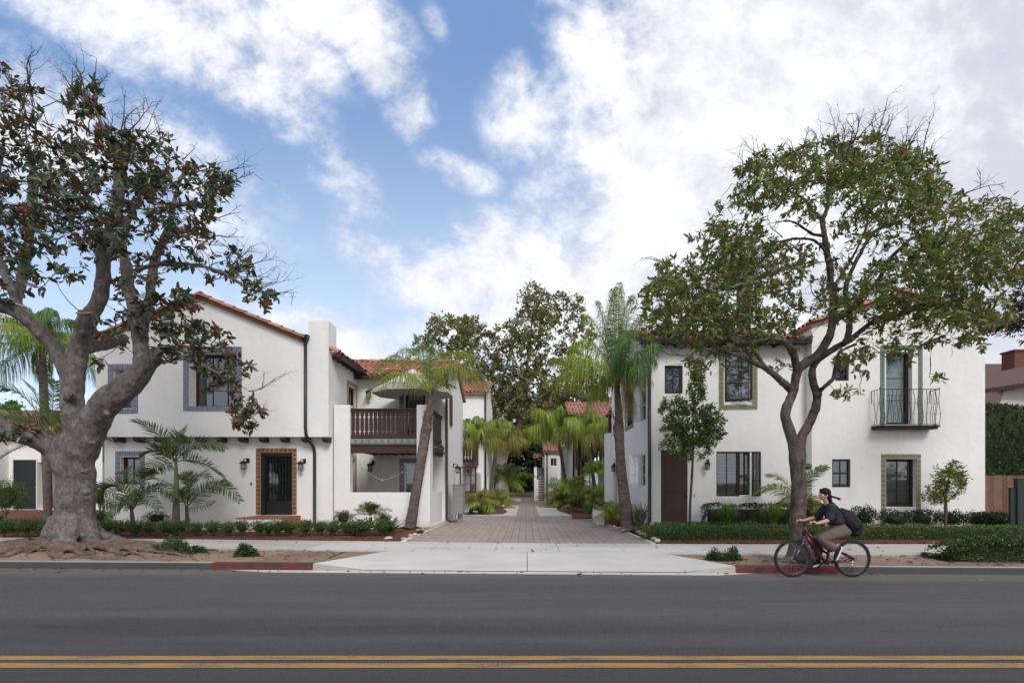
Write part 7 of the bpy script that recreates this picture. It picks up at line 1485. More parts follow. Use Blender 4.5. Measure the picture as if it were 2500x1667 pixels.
shrub('round_bush', 'dark round bush just right of the magnolia trunk against the house corner', 250, 1280, 15.6, 38, 32, 1100, .035, 'lf_dark', seed=130, vase=.1); shrub('round_bush', 'dark rounded bush between the bushy low palm and the thick king palm', 382, 1282, 15.7, 54, 32, 1300, .035, 'lf_dark', seed=131, vase=.1)
shrub('round_bush', 'rust-tinged clipped bush against the wall left of the pygmy palm', 838, 1285, 15.6, 46, 38, 1300, .035, 'lf_rust', seed=132, vase=.15); shrub('round_bush', 'rust-tinged bush behind the sago palm', 936, 1278, 16.1, 38, 24, 700, .035, 'lf_rust', seed=133, vase=.15); shrub('round_bush', 'narrow rusty shrub tucked left of the leaning queen palm base', 1000, 1284, 16.3, 22, 24, 350, .035, 'lf_rust', seed=134, vase=.15)
shrub('round_bush', 'big clipped globe bush in front of the outbuilding wall at far left', 14, 1262, 17.8, 72, 86, 5200, .045, 'lf_box', seed=135, vase=.1); shrub('round_bush', 'dark bush in the shade right behind the magnolia trunk', 244, 1245, 17.6, 40, 60, 1300, .05, 'lf_dark', seed=136, vase=.1)
clump('dark spiky leaves at the far left edge below the globe bush', -8, 1285, 16.5, 60, .6, .04, 'lf_cycad', seed=9)
for i, (x, w, h, lab) in enumerate(((2108, 54, 52, 'loose dark shrub right behind the cyclist backpack'), (2180, 74, 44, 'loose dark shrub under the tiled lower window, left one'), (2250, 74, 46, 'loose dark shrub under the tiled lower window, right one'), (2320, 68, 42, 'loose dark shrub behind the small yellow-green tree'), (2385, 52, 40, 'loose dark shrub at the right house corner'), (2432, 64, 40, 'loose dark shrub in front of the timber fence'))):
    shrub('wall_shrub', lab, x, 1291, 15.4, w, h, 1500, .055, 'lf_dark', 'loose dark shrubs along the right house wall', 140 + i, .3)
for i, (x, Y, w, h, lab) in enumerate(((1185, 29.5, 60, 28, 'dark shrub in the left alley bed'), (1168, 24.6, 34, 20, 'dark low shrub behind the left kerb stone of the alley'), (1405, 26.5, 50, 42, 'dense green shrub between the low palms of the right alley bed'), (1480, 21.5, 30, 40, 'dark shrub by the pier of the right house'), (1375, 33, 40, 40, 'dark shrub at the far end of the right alley bed'))):
    shrub('alley_shrub', lab, x, 1180 + 1.55 * 1200 / Y, Y, w, h, 900, .07, 'lf_hedge', 'dark shrubs in the alley beds', 150 + i, .2)
# ---- hedges
def hedge(label, x0, x1, y0, y1, z0, z1, n, leaf, mat, seed, name='hedge', fn=None, lump=.05, cat='hedge', top=None):
    rg = np.random.default_rng(seed); t = thing(name, label, cat, ((x0 + x1) / 2, (y0 + y1) / 2, z0)); A = np.array([(x1 - x0) * (z1 - z0), (x1 - x0) * (y1 - y0), (y1 - y0) * (z1 - z0) * 2]); f = rg.choice(3, n, p=A / A.sum()); X = rg.uniform(x0, x1, n); Yy = rg.uniform(y0, y1, n); Zz = rg.uniform(z0, z1, n); nr = np.zeros((n, 3))
    m = f == 0; Yy[m] = y0; nr[m] = (0, -1, .2); m = f == 1; Zz[m] = z1; nr[m] = (0, 0, 1); m = f == 2; s = rg.integers(0, 2, n) * 1.; X[m] = np.where(s[m] > 0, x1, x0); nr[m] = np.stack([np.where(s[m] > 0, 1., -1.), 0 * s[m], 0 * s[m]], 1)
    lum = np.array([noise.noise(Vector((a * 1.9, b_ * 2.2, c * 2.5 + seed))) + .6 * noise.noise(Vector((a * 5, b_ * 5, c * 5 + seed))) for a, b_, c in zip(X, Yy, Zz)]); P = np.stack([X, Yy, Zz], 1)
    # round the long edges
    hz = (P[:, 2] - z0) / (z1 - z0); P[:, 1] += np.where(f == 0, .10 * np.clip(hz - .72, 0, 1) / .28 * (z1 - z0), 0) ; P[:, 2] -= np.where(f == 1, .10 * np.clip(.22 - (P[:, 1] - y0) / (y1 - y0), 0, 1) / .22 * (z1 - z0), 0)
    if fn: P = fn(P, x0, x1, y0, y1, z0, z1)
    P += nr * (lum * lump + rg.uniform(-.05, .02, n))[:, None]; dd = norm(nr + rg.normal(size=(n, 3)) * .7 + np.array([0, 0, .4])); L2 = rg.uniform(.7, 1.25, n) * leaf; mb = MB(); mb.bulk(*leafverts(P, dd, nr + rg.normal(size=(n, 3)) * .5, L2, L2 * .52, .1, .08)); mb.build('foliage', M[mat], t)
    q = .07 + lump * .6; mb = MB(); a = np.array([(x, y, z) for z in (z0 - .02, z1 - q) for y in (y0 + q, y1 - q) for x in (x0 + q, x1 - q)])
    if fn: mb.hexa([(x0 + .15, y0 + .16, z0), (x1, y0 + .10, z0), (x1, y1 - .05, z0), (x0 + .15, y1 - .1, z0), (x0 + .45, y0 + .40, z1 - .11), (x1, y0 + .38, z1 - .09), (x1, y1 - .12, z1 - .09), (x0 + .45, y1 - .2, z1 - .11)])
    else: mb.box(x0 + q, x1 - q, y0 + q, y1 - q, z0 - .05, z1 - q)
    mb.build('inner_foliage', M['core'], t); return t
hedge('long clipped front hedge along the right planting bed', WX(1572, 13.7), WX(2488, 13.7), 13.45, 14.0, .19, .52, 15000, .042, 'lf_hedge', 1, lump=.07); hedge('shorter back tier of clipped hedge near the brown door', WX(1600, 14.5), WX(1850, 14.5), 14.35, 14.75, .2, .56, 3200, .042, 'lf_hedge', 2)
hedge('dark hedge behind the strap leaves below the big lower window', WX(1722, 16), WX(2020, 16), 15.85, 16.35, .2, 1.02, 6500, .055, 'lf_dark', 3, lump=.12); hedge('tall dark hedge above the timber fence at right', XR2 + .1, XR2 + 5.5, 18.6, 21, .1, WZ(985, 18.6), 16000, .10, 'lf_dark', 4, lump=.22)
hedge('tall hedge standing behind the left outbuilding roofline', -30, -19.8, 30, 32, .1, WZ(1005, 30) - .6, 2500, .16, 'lf_hedge', 7, lump=.3)
def mound(P, x0, x1, y0, y1, z0, z1):
    u = (P[:, 0] - x0) / (x1 - x0); v = (P[:, 1] - y0) / (y1 - y0); e = np.clip(u / .14, 0, 1) ** .5; P[:, 2] = z0 + (P[:, 2] - z0) * (.25 + .75 * e); P[:, 1] = np.where(v < .05, y0 + .35 * ((P[:, 2] - z0) / (z1 - z0)) ** 2 + .25 * (1 - e), P[:, 1]); return P
hedge('broad glossy ground cover bush on the right parkway by the kerb', WX(2318, 10.1), WX(2318, 10.1) + 6.0, 9.95, 10.75, .12, .56, 15000, .05, 'lf_ivy', 5, 'ground_cover_bush', mound, .08, 'shrub')
def sprawl(label, blobs, seed, n):
    rg = np.random.default_rng(seed); x0, y0, _, _ = blobs[0]; Y0 = (H - .14) * 1200 / (blobs[0][1] - VY); t = thing('creeping_shrub', label, 'shrub', tuple(W(blobs[0][0], blobs[0][1], Y0))); P = []
    for (x, y, rx, h) in blobs:
        Y_ = (H - .14) * 1200 / (y - VY); c = W(x, y, Y_); r = rx * Y_ / F_PX; hh = h * Y_ / F_PX
        for k in range(n): a = rg.uniform(0, 6.28); q = math.sqrt(rg.uniform(0, 1)); P.append((c.x + r * q * math.cos(a), c.y + r * .55 * q * math.sin(a), c.z + hh * (1 - q ** 2.2) * rg.uniform(.25, 1.1) + .015))
    P = np.array(P); ax = rg.normal(size=P.shape) * .6 + np.array([0, 0, .7]); lf = MB(); rosettes(lf, P, norm(ax), 7, (.030, .055), (.45, .6), jit=.03, rgen=rg); lf.build('foliage', M['lf_ivy'], t); tw = MB()
    for q in P[::4]: tw.tube([(P[0][0] * .1 + q[0] * .9, q[1], .13), tuple(q)], .003, 3, cap=False)
    tw.build('stems', M['twig'], t)
    return t
sprawl('wide creeping evergreen shrub on bare earth right of the magnolia roots', [(425, 1352, 58, 34), (385, 1350, 30, 18), (478, 1348, 30, 16), (420, 1345, 30, 38), (440, 1347, 24, 36)], 1, 150); sprawl('small creeping evergreen shrub alone on the left parkway earth', [(603, 1355, 28, 24), (595, 1354, 20, 26)], 2, 150); sprawl('low leafy shrub with a white flower left of the cyclist', [(1765, 1365, 36, 18), (1790, 1366, 24, 18), (1745, 1364, 20, 24), (1790, 1362, 10, 28)], 3, 110)
# ---- river stones (each its own object)
def stone(x, y, Y, wpx, hpx, label, group, seed, col=None):
    c = W(x, y, Y); rx = wpx / 2 * Y / F_PX; rz = hpx / 2 * Y / F_PX; mb = MB(); mb.ball((0, 0, 0), (rx, rx * .8, rz), 14, 9); sd = Vector((seed * 1.7, 0, 0)); mb.v = [tuple(Vector(v) * (1 + .16 * noise.noise(Vector(v) * (1.1 / rx) + sd))) for v in mb.v]; o = mb.build('river_stone', col or M['stone'], None, True); o.location = c + Vector((0, 0, rz * .55)); o.rotation_euler = (0, 0, seed); return tag(o, label, 'stone', group)
sc_ = [M['stone'], pm('tan_stone', (.46, .33, .21), .75, .2, 4), pm('grey_stone', (.33, .28, .25), .8, .25, 4), pm('pale_stone', (.52, .46, .40), .8, .2, 4)]
stone(948, 1316, 14.0, 23, 9, 'pale speckled boulder lying flat near the sago palm', 'boulders by the left bed corner', 1, sc_[3]); stone(985, 1320, 13.9, 22, 12, 'tan angular boulder beside the white drive edging', 'boulders by the left bed corner', 2, sc_[1]); stone(1003, 1310, 14.3, 15, 10, 'rounded tan stone behind the angular boulder', 'boulders by the left bed corner', 3, sc_[1]); stone(1013, 1306, 14.5, 11, 8, 'small tan stone behind the rounded tan stone', 'boulders by the left bed corner', 4, sc_[3])
for i, (x, y) in enumerate(((1020, 1296), (1032, 1294), (1043, 1291), (1050, 1288))): stone(x, y, 15.9, 13, 7, 'small grey-brown stone under the porch column corner', 'stones under the porch corner', 10 + i, sc_[i % 3])
for i in range(16):
    t = i / 15; x = 1438 + (1596 - 1438) * t ** .85; y = 1258 + (1322 - 1258) * t; Y = (H - .19) * 1200 / (y - VY); stone(x + 9, y, Y, 9 + 8 * t, 5 + 6 * t, 'rounded river stone in the row edging the bed right of the drive', 'river stones edging the right bed', 20 + i, sc_[i % 4])
for i, (x, y, w) in enumerate(((1548, 1294, 20), (1558, 1290, 12), (1500, 1287, 12), (1512, 1290, 14), (1522, 1296, 12), (1450, 1255, 12), (1462, 1262, 10))): stone(x, y, (H - .22) * 1200 / (y - VY), w, 7, 'river stone lying in the bed around the right queen palm', 'stones around the right queen palm', 40 + i, sc_[(i + 1) % 4])
for i, x in enumerate((345, 452, 468, 500, 538, 572, 612, 650, 690, 725, 765, 830, 862, 905)): stone(x, 1293, 15.0, 18, 9, 'pale river stone behind the boxwood row', 'pale stones behind the boxwood row', 60 + i, sc_[3 if i % 2 else 0])
for i, (x, y, Y) in enumerate(((1157, 1249, 24), (1163, 1250, 24), (1228, 1236, 29), (1388, 1236, 30), (1395, 1238, 29), (1405, 1241, 28))): stone(x, y, Y, 8, 4, 'small pale stone at the edge of an alley bed', 'stones edging the alley beds', 80 + i, sc_[3])
# dark kerb lips of the two alley beds, brick planter step
for (x0, x1, y, lab) in ((1180, 1222, 1240, 'low dark metal edging of the left alley bed'), (1359, 1397, 1241, 'low dark metal edging of the right alley bed')):
    Y = (H - .2) * 1200 / (y - VY); mb = MB(); n_ = 8; P = [Vector((WX(x0 + (x1 - x0) * i / n_, Y), Y - .18 * math.sin(math.pi * i / n_), .19)) for i in range(n_ + 1)]
    for a, b_ in zip(P[:-1], P[1:]): mb.hexa([a, b_, b_ + Vector((0, .06, 0)), a + Vector((0, .06, 0)), a + Vector((0, 0, .12)), b_ + Vector((0, 0, .12)), b_ + Vector((0, .06, .12)), a + Vector((0, .06, .12))])
    o = mb.build('bed_edging', M['pipe']); tag(o, lab, 'edging')
for xs_, ys_ in (((-3.05, -1.2), (24.6, 44)), ((2.0, 4.6), (21.5, 44))):
    mb = MB(); n_ = 12; vs = []; fs = []
    for i in range(n_ + 1): yy_ = ys_[0] + (ys_[1] - ys_[0]) * i / n_; inn = xs_[1] if xs_[0] < 0 else xs_[0]; inn += (.35 * math.sin(i * 1.3)) * .6; vs += [((xs_[0] if xs_[0] < 0 else inn), yy_, .215), ((inn if xs_[0] < 0 else xs_[1]), yy_, .215)]
    fs = [(2 * i, 2 * i + 1, 2 * i + 3, 2 * i + 2) for i in range(n_)]; mb.add(vs, fs); struct('mulch_bed', mb, M['mulch'])
bp = thing('brick_planter', 'low brick planter with whitewashed end beside the alley right edge', 'planter', (3.0, 18.9, .2)); a = WX(1458, 18.6); mb = MB(); mb.box(a, a + .26, 18.55, 19.9, .15, WZ(1246, 18.6)); mb.build('end_block', M['white'], bp); mb = MB(); mb.box(a + .261, a + 1.1, 18.62, 19.9, .15, WZ(1250, 18.6)); mb.box(a + .0, a + 1.1, 18.56, 19.9, WZ(1246, 18.6) + .001, WZ(1246, 18.6) + .03); mb.build('brickwork', M['step_tile'], bp)
# ================================================================ bicycle and rider
YB = 9.09
def B(cx, cy, d=0.): return W(1850 + cx / 5.227, 1150 + cy / 5.227, YB + d)
M['bike_red'] = pm('dark_red_bike_paint', (.075, .008, .013), .3, .1, spec=.5); M['rubber'] = pm('tyre_rubber', (.018, .018, .019), .8, .1, 10)
M['dark_alloy'] = pm('dark_alloy', (.09, .09, .095), .35, .05, metal=.5); M['alu'] = pm('brushed_alloy', (.45, .45, .46), .35, .05, metal=.9); M['skin'] = pm('skin', (.50, .29, .20), .55, .06, 6, spec=.35); M['hair'] = pm('dark_hair', (.010, .006, .005), .6, .4, 30, .3, 60, spec=.2)
M['trousers'] = pm('taupe_cloth', (.125, .095, .085), .85, .12, 5, .3, 30); M['pack'] = pm('black_nylon', (.008, .008, .010), .7, .2, 8, .3, 30); M['shoe'] = pm('dark_canvas', (.014, .016, .03), .8, .1); M['sole'] = pm('white_rubber', (.62, .61, .60), .6, .06)
m, g, b = bsdf('striped_navy_cloth'); tc = g.n('ShaderNodeTexCoord').outputs['Object']; z = g.sep(tc)[2]; f = g.m('GREATER_THAN', g.m('FRACT', g.m('MULTIPLY', g.m('ADD', z, g.m('MULTIPLY', g.noise(tc, 7, 2), .02)), 46.)), .80)
g.L.new(g.mix(f, (.008, .010, .018), (.035, .038, .05)), b.inputs['Base Color']); b.inputs['Roughness'].default_value = .85; g.L.new(g.bump(g.noise(tc, 16, 4, .6), .5, .02), b.inputs['Normal']); M['shirt'] = m
bk = thing('bicycle', 'dark red mountain bicycle ridden along the kerb by the person with a black backpack', 'bicycle', tuple(B(860, 1350)))
cF, cR = B(442, 1110), B(1205, 1122); rW = .340; cF.z = rW + .003; cR.z = rW + .003
def wheel(c, rot):
    mb = MB(); n = 56; rr_ = .023
    for i in range(n):
        pass
    P = [c + Vector(((rW - rr_) * math.cos(t), 0, (rW - rr_) * math.sin(t))) for t in [2 * math.pi * i / n for i in range(n)]]; vs = []; fs = []; k = 10
    for i in range(n):
        t = 2 * math.pi * i / n; rd = Vector((math.cos(t), 0, math.sin(t)))
        for j in range(k): a = 2 * math.pi * j / k; vs.append(P[i] + rd * rr_ * math.cos(a) + Vector((0, rr_ * math.sin(a), 0)))
    for i in range(n):
        for j in range(k): fs.append((i * k + j, ((i + 1) % n) * k + j, ((i + 1) % n) * k + (j + 1) % k, i * k + (j + 1) % k))
    mb.add(vs, fs)
    for i in range(n): t = 2 * math.pi * (i + .5) / n; q = c + Vector(((rW - .001) * math.cos(t), 0, (rW - .001) * math.sin(t))); mb.box(q.x - .004, q.x + .004, q.y - .014, q.y + .014, q.z - .004, q.z + .004)
    w = mb.build('wheel', M['rubber'], bk, smooth=False)
    mb = MB(); R1 = rW - .050; P = [c + Vector((R1 * math.cos(t), 0, R1 * math.sin(t))) for t in [2 * math.pi * i / 48 for i in range(49)]]; mb.tube(P, .011, 6, cap=False); mb.build('rim', M['dark_alloy'], w, smooth=True)
    mb = MB(); mb.tube([c + Vector((0, -.05, 0)), c + Vector((0, .05, 0))], .02, 10); mb.tube([c + Vector((0, -.028, 0)), c + Vector((0, -.022, 0))], .045, 14)
    for i in range(32): t = 2 * math.pi * i / 32 + rot; s = .022 * (1 if i % 2 else -1); mb.tube([c + Vector((.02 * math.cos(t + .9), s, .02 * math.sin(t + .9))), c + Vector((R1 * math.cos(t), 0, R1 * math.sin(t)))], .0013, 3, cap=False)
    mb.build('spokes', M['alu'], w)
wheel(cF, .1); wheel(cR, .4)
ht, hb = B(603, 705), B(585, 800); BBk = B(872, 1165); sl_ = B(905, 860); fr = MB()
fr.tube([hb + (ht - hb) * 1.1, hb - (ht - hb) * .15], .028, 12); fr.tube([B(600, 790), B(700, 960), B(790, 1080), BBk], [.030, .036, .034, .028], 12); fr.tube([B(610, 760), B(720, 880), B(830, 1010), B(900, 1060)], [.026, .030, .026, .02], 10)
fr.tube([B(905, 930), B(900, 1060), BBk], [.022, .022, .024], 10); fr.tube([BBk - Vector((0, .05, 0)), BBk + Vector((0, .05, 0))], .032, 12)
for s in (-1, 1):
    o = Vector((0, .055 * s, 0)); fr.tube([BBk + o * .6, B(960, 1152) + o, B(1120, 1145) + o, cR + o], [.018, .017, .016, .014], 8); fr.tube([B(890, 1000) + o * .4, B(1000, 1010) + o * .8, B(1100, 1050) + o, cR + o * 1.01], [.016, .018, .018, .013], 8)
fr.build('frame', M['bike_red'], bk, smooth=True)
mb = MB(); mb.tube([B(895, 1000), B(870, 940)], .022, 8); mb.tube([B(905, 935), B(925, 850)], .014, 8); mb.build('shock_and_post', M['black'], bk)
mb = MB(); sc = B(950, 842); mb.ball(sc, (.13, .065, .03), 14, 8); mb.ball(sc + Vector((.06, 0, .01)), (.07, .085, .03), 12, 8); mb.build('saddle', M['black'], bk, True)
fk = MB(); cr_ = B(565, 880); fk.tube([hb, cr_ + Vector((0, 0, .03))], .018, 8); fk.tube([cr_ + Vector((0, -.065, 0)), cr_ + Vector((0, .065, 0))], .026, 10)
for s in (-1, 1): o = Vector((0, .062 * s, 0)); fk.tube([cr_ + o, cr_.lerp(cF, .5) + o], .017, 10); fk.tube([cr_.lerp(cF, .42) + o, cF + o + Vector((0, 0, -.02))], .024, 10)
fk.build('fork', M['dark_alloy'], bk, smooth=True)
gN, gF = B(700, 668, -.28), B(505, 640, .28); st_ = ht + Vector((-.03, 0, .08)); hbm = MB(); hbm.tube([ht, ht + Vector((-.01, 0, .05)), st_], .018, 8); hbm.tube([gN, st_ + Vector((0, -.10, 0)), st_, st_ + Vector((0, .10, 0)), gF], .012, 10); hbm.build('handlebar', M['black'], bk, smooth=True)
mb = MB()
for g_, s in ((gN, -1), (gF, 1)): mb.tube([g_ + Vector((0, .10 * -s, 0)), g_ + Vector((0, .03 * s, 0))], .017, 10)
mb.build('grips', M['rubber'], bk); mb = MB()
for g_, s in ((gN, -1), (gF, 1)): mb.tube([g_ + Vector((-.01, -.12 * s, .0)), g_ + Vector((-.06, -.09 * s, -.01)), g_ + Vector((-.075, .0, -.02))], .006, 6)
mb.build('brake_levers', M['alu'], bk); mb = MB()
mb.tube(catmull([gF + Vector((0, -.1, 0)), B(520, 700, .05), B(515, 820, .0), B(545, 880, .0)]), .0045, 5); mb.tube(catmull([gN + Vector((0, .1, 0)), B(560, 700, -.08), B(530, 800, -.05), B(600, 900, -.02), B(700, 960, -.03)]), .0045, 5); mb.tube(catmull([B(870, 1000, -.04), B(1050, 1100, -.07), B(1180, 1180, -.07)]), .004, 5); mb.build('cables', M['black'], bk)
ck = MB()
for r, n_ in ((.085, 30),):
    P = [BBk + Vector((r * math.cos(t), -.058, r * math.sin(t))) for t in [2 * math.pi * i / n_ for i in range(n_ + 1)]]; ck.tube(P, .006, 5, cap=False)
for i in range(5): t = i * 1.257; ck.tube([BBk + Vector((0, -.058, 0)), BBk + Vector((.08 * math.cos(t), -.058, .08 * math.sin(t)))], .007, 5)
pN, pF = B(1000, 1150, -.13), B(738, 1222, .12)
ck.tube([BBk + Vector((0, -.07, 0)), Vector((pN.x, BBk.y - .075, pN.z))], [.016, .011], 8); ck.tube([BBk + Vector((0, .07, 0)), Vector((pF.x, BBk.y + .075, pF.z))], [.016, .011], 8)
cs_ = ck.build('crankset', M['black'], bk); mb = MB()
for p, s in ((pN, -1), (pF, 1)): mb.box(p.x - .045, p.x + .045, p.y - .04, p.y + .045, p.z - .013, p.z + .008)
mb.build('pedals', M['black'], cs_)
ch = MB(); tN = .085; ch.tube([BBk + Vector((.0, -.058, .088)), cR + Vector((0, -.05, .04))], .0035, 4); ch.tube([BBk + Vector((0, -.058, -.088)), cR + Vector((-.03, -.05, -.13)), cR + Vector((-.03, -.05, -.06)), cR + Vector((.03, -.05, -.03))], .0035, 4); ch.build('chain', M['black'], bk)
mb = MB(); mb.ball(cR + Vector((-.03, -.05, -.12)), (.022, .012, .022), 8, 6); mb.ball(cR + Vector((-.02, -.05, -.065)), (.022, .012, .022), 8, 6); mb.tube([cR + Vector((-.03, -.055, -.12)), cR + Vector((-.01, -.055, -.03))], .008, 6)
for k, r in enumerate((.045, .038, .031)): mb.tube([cR + Vector((0, -.035 - .006 * k, 0)), cR + Vector((0, -.038 - .006 * k, 0))], r, 16)
mb.build('derailleur', M['alu'], bk)
# ---- rider
pr = thing('person', 'person with long dark hair, navy top and taupe trousers riding a bicycle', 'person', tuple(B(1050, 1350)))
hd = B(850, 292); nk = B(885, 415); bd = MB()
def T(pts, rs, n=12): bd.tube(catmull([Vector(p) for p in pts], 4), np.interp(np.linspace(0, 1, 4 * (len(pts) - 1) + 1), np.linspace(0, 1, len(rs)), rs).tolist(), n); bd.ball(pts[0], rs[0], 10, 8); bd.ball(pts[-1], rs[-1], 10, 8)
bd.ball(hd, (.088, .074, .098), 20, 14); bd.ball(hd + Vector((-.038, 0, -.055)), (.052, .052, .055), 14, 10); bd.ball(hd + Vector((-.062, 0, -.098)), (.023, .026, .018), 10, 8)
bd.tube([hd + Vector((-.082, 0, .012)), hd + Vector((-.100, 0, -.022)), hd + Vector((-.108, 0, -.036))], [.009, .013, .011], 8); bd.ball(hd + Vector((-.104, 0, -.036)), (.012, .016, .010), 8, 6); bd.ball(hd + Vector((-.086, 0, -.066)), (.012, .024, .010), 8, 6)
for s in (-1, 1): bd.ball(hd + Vector((.01, .073 * s, -.02)), (.016, .010, .026), 8, 6); bd.ball(hd + Vector((-.055, .042 * s, -.03)), (.028, .024, .028), 10, 8)
T([hd + Vector((.02, 0, -.07)), nk, B(915, 445)], [.052, .050, .075]); T([B(920, 450), B(955, 530), B(1000, 640), B(1050, 750)], [.085, .115, .105, .13], 16)
shN, elN, wrN = B(945, 465, -.15), B(915, 622, -.20), B(752, 668, -.26); shF, elF, wrF = B(870, 460, .15), B(750, 585, .20), B(570, 632, .27)
for sh, el, wr, gp_, s in ((shN, elN, wrN, gN, -1), (shF, elF, wrF, gF, 1)):
    T([B(915, 450), sh, sh.lerp(el, .5), el], [.06, .056, .044, .036]); T([el, el.lerp(wr, .35), wr], [.036, .037, .024])
    pc_ = gp_ + Vector((.034, -.03 * s, .028)); bd.tube([wr, pc_], [.026, .030], 10); bd.ball(pc_, (.042, .040, .020), 12, 8)
    for k in range(4):        # four fingers closed round the grip, of unequal length
        y = gp_.y - s * .03 + (k - 1.5) * .0205 * s; L_ = (.92, 1., .96, .8)[k]; a0 = Vector((gp_.x + .030, y, gp_.z + .030)); bd.tube([a0, Vector((gp_.x - .008, y, gp_.z + .034)), Vector((gp_.x - .030 * L_, y, gp_.z + .012)), Vector((gp_.x - .028 * L_, y, gp_.z - .012)), Vector((gp_.x - .006, y, gp_.z - .028 * L_))], [.0095, .0092, .0088, .0082, .007], 7)
    y = gp_.y - s * .085; bd.tube([pc_ + Vector((0, -.025 * s, -.004)), Vector((gp_.x + .018, y, gp_.z + .01)), Vector((gp_.x + .004, y, gp_.z - .022)), Vector((gp_.x - .012, y + .01 * s, gp_.z - .030))], [.013, .0115, .010, .0085], 7)
hN, kN, aN = B(1065, 765, -.10), B(808, 852, -.13), B(990, 965, -.12); hF, kF, aF = B(1040, 765, .09), B(765, 862, .10), B(772, 1125, .12)
for h_, k_, a_ in ((hN, kN, aN), (hF, kF, aF)): T([h_, h_.lerp(k_, .5), k_], [.085, .070, .052]); T([k_, k_.lerp(a_, .35), a_], [.052, .048, .030])
tN_, tF_ = B(985, 1120, -.125), B(700, 1200, .12); heN, heF = B(1045, 985, -.12), B(790, 1165, .12)
for a_, t_, h_ in ((aN, tN_, heN), (aF, tF_, heF)): T([a_, h_.lerp(t_, .25), t_], [.030, .034, .024])
remeshed(bd, .0055, 'body', M['skin'], pr, None, 2)
# face: eyes, brows, lips
mb = MB(); br_ = MB()
for s in (-1, 1): mb.ball(hd + Vector((-.0815, .033 * s, .002)), (.007, .011, .006), 8, 6); br_.tube([hd + Vector((-.088, .018 * s, .020)), hd + Vector((-.085, .035 * s, .024)), hd + Vector((-.074, .052 * s, .018))], .0035, 5)
mb.build('eyes', M['hair'], pr); br_.build('eyebrows', M['hair'], pr); mb = MB(); mb.tube([hd + Vector((-.088, -.022, -.068)), hd + Vector((-.098, 0, -.065)), hd + Vector((-.088, .022, -.068))], [.003, .006, .003], 6); mb.build('lips', pm('lips', (.40, .14, .12), .5, .05), pr)
# hair
ha = MB(); ha.ball(hd + Vector((.016, 0, .022)), (.100, .086, .098), 20, 14); ha.ball(hd + Vector((.058, 0, -.045)), (.062, .078, .095), 14, 10); ha.ball(hd + Vector((.085, 0, -.12)), (.045, .07, .08), 12, 8); ha.ball(hd + Vector((-.045, 0, .075)), (.045, .055, .028), 12, 8)
rg = np.random.default_rng(9)
for k in range(26):
    y = rg.uniform(-.07, .07); s0 = hd + Vector((.06, y, rg.uniform(-.05, .02))); ha.tube(catmull([s0, B(925, 380, y), B(960 + rg.uniform(-10, 20), 430 + rg.uniform(-20, 30), y * 1.3), B(1000 + rg.uniform(-20, 30), 480 + rg.uniform(-30, 20), y * 1.4)], 4), [.020, .020, .020, .020, .018, .018, .016, .016, .014, .012, .009, .006, .003], 6)
for k in range(14):
    y = rg.uniform(-.05, .05); e = rg.uniform(-22, 18); ha.tube(catmull([hd + Vector((.07, y, -.01)), B(950, 325 + e * .5, y), B(1010 + rg.uniform(-8, 8), 340 + e * .6, y), B(1072 + rg.uniform(-40, 6), 362 + e, y)], 4), [.013, .012, .011, .010, .010, .009, .008, .008, .007, .006, .005, .004, .002], 6)
remeshed(ha, .006, 'hair', M['hair'], pr, lambda p: .0025 * noise.noise(Vector((p.x * 20, p.y * 90, p.z * 20))), 1)
# shirt
sh_ = MB(); bds = bd; bd = sh_
T([B(900, 440), B(925, 470), B(955, 540), B(995, 620), B(1015, 672)], [.070, .125, .138, .128, .132], 18)
for sh, el, s in ((shN, elN, -1), (shF, elF, 1)): T([B(925, 470, .07 * s), sh, sh.lerp(el, .5), sh.lerp(el, .88)], [.085, .078, .068, .072], 14)
bd.ball(B(1000, 640, -.02), (.135, .15, .10), 14, 10)
remeshed(sh_, .009, 'shirt', M['shirt'], pr, lambda p: .006 * noise.noise(p * 16) + .004 * noise.noise(Vector((p.x * 40, p.y * 10, p.z * 30))), 2)
# collar notch
mb = MB(); mb.tube([B(862, 428, -.045), B(838, 455, -.02), B(848, 492, 0), B(838, 455, .02), B(862, 428, .045)], [.008, .010, .008, .010, .008], 6); mb.build('collar', M['shirt'], pr)
# trousers: loose, gathered waist, wide hems
tr_ = MB(); bd = tr_
T([B(1005, 668), B(1030, 720), B(1065, 770)], [.128, .140, .150], 18); bd.ball(B(1085, 770, 0), (.13, .16, .115), 16, 12)
T([hN + Vector((0, .0, 0)), hN.lerp(kN, .5) + Vector((0, 0, -.01)), kN + Vector((.01, 0, -.01))], [.125, .108, .088], 16); T([kN + Vector((.01, 0, -.01)), kN.lerp(aN, .4) + Vector((-.015, 0, -.035)), kN.lerp(aN, .78) + Vector((-.01, 0, -.04))], [.088, .092, .090], 16)
T([hF, hF.lerp(kF, .5), kF], [.12, .10, .082], 16); T([kF, kF.lerp(aF, .4), kF.lerp(aF, .82)], [.082, .080, .072], 16)
remeshed(tr_, .010, 'trousers', M['trousers'], pr, lambda p: .008 * noise.noise(p * 11) + .006 * noise.noise(Vector((p.x * 12, p.y * 10, p.z * 45))), 2)
bd = bds
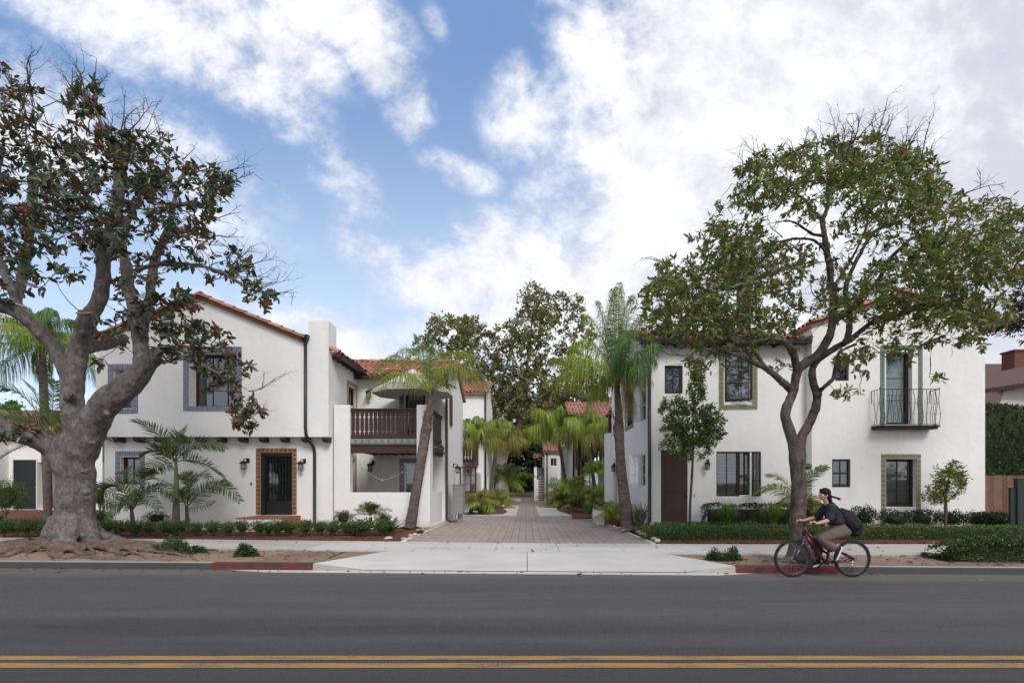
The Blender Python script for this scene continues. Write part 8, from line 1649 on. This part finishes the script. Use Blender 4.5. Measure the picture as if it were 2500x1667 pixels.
# shoes
for a_, t_, h_, lab in ((aN, tN_, heN, 0), (aF, tF_, heF, 1)):
    up = (a_ - h_.lerp(t_, .3)).normalized(); fw = (t_ - h_).normalized(); nrm = (up - fw * up.dot(fw)).normalized(); s1 = MB(); s1.tube([h_ + nrm * .012 - fw * .012, h_.lerp(t_, .35) + nrm * .012, h_.lerp(t_, .7) + nrm * .002, t_ + fw * .012], [.034, .040, .036, .024], 12); s1.tube([h_.lerp(t_, .12) + nrm * .02, a_ + nrm * .01], [.040, .038], 12); s1.ball(h_, .036, 10, 8); s1.ball(t_ + fw * .01, .026, 10, 8)
    so = remeshed(s1, .007, 'shoe', M['shoe'], pr, None, 1); s2 = MB(); lat = Vector((0, 1, 0)); q = []
    for t, w in ((-.22, .022), (-.05, .036), (.3, .036), (.7, .044), (1.0, .036), (1.13, .015)): c = h_.lerp(t_, t) - nrm * .030; q.append((c, w))
    vs = [];
    for c, w in q: vs += [c - lat * w, c + lat * w, c + lat * w + nrm * .026, c - lat * w + nrm * .026]
    fs = [(0, 1, 2, 3), tuple(4 * (len(q) - 1) + k for k in (3, 2, 1, 0))]
    for i in range(len(q) - 1):
        for k in range(4): fs.append((4 * i + k, 4 * (i + 1) + k, 4 * (i + 1) + (k + 1) % 4, 4 * i + (k + 1) % 4))
    s2.add(vs, fs); s2.build('sole', M['sole'], so)
# backpack, worn on the back
bp_ = thing('backpack', 'large black backpack hanging off the shoulders of the person cycling', 'backpack', tuple(B(1190, 820))); pk = MB()
pk.tube(catmull([B(1068, 505), B(1100, 560), B(1155, 640), B(1205, 720), B(1222, 790)], 5), np.interp(np.linspace(0, 1, 21), [0, .15, .4, .7, 1], [.07, .115, .165, .18, .12]).tolist(), 16); pk.ball(B(1068, 505), (.07, .09, .06), 12, 8); pk.ball(B(1215, 775), (.12, .15, .09), 16, 10); pk.ball(B(1190, 700), (.14, .17, .14), 16, 12); pk.ball(B(1135, 610), (.12, .16, .13), 16, 12)
remeshed(pk, .012, 'bag', M['pack'], bp_, lambda p: .010 * noise.noise(p * 9) + .006 * noise.noise(p * 26), 3)
mb = MB()
for s in (-1, 1): mb.tube(catmull([B(1075, 520, .10 * s), B(985, 428, .115 * s), B(920, 440, .12 * s), B(905, 520, .13 * s), B(985, 600, .14 * s), B(1090, 650, .12 * s)], 5), .016, 6, flat=.5)
mb.build('straps', M['pack'], bp_)
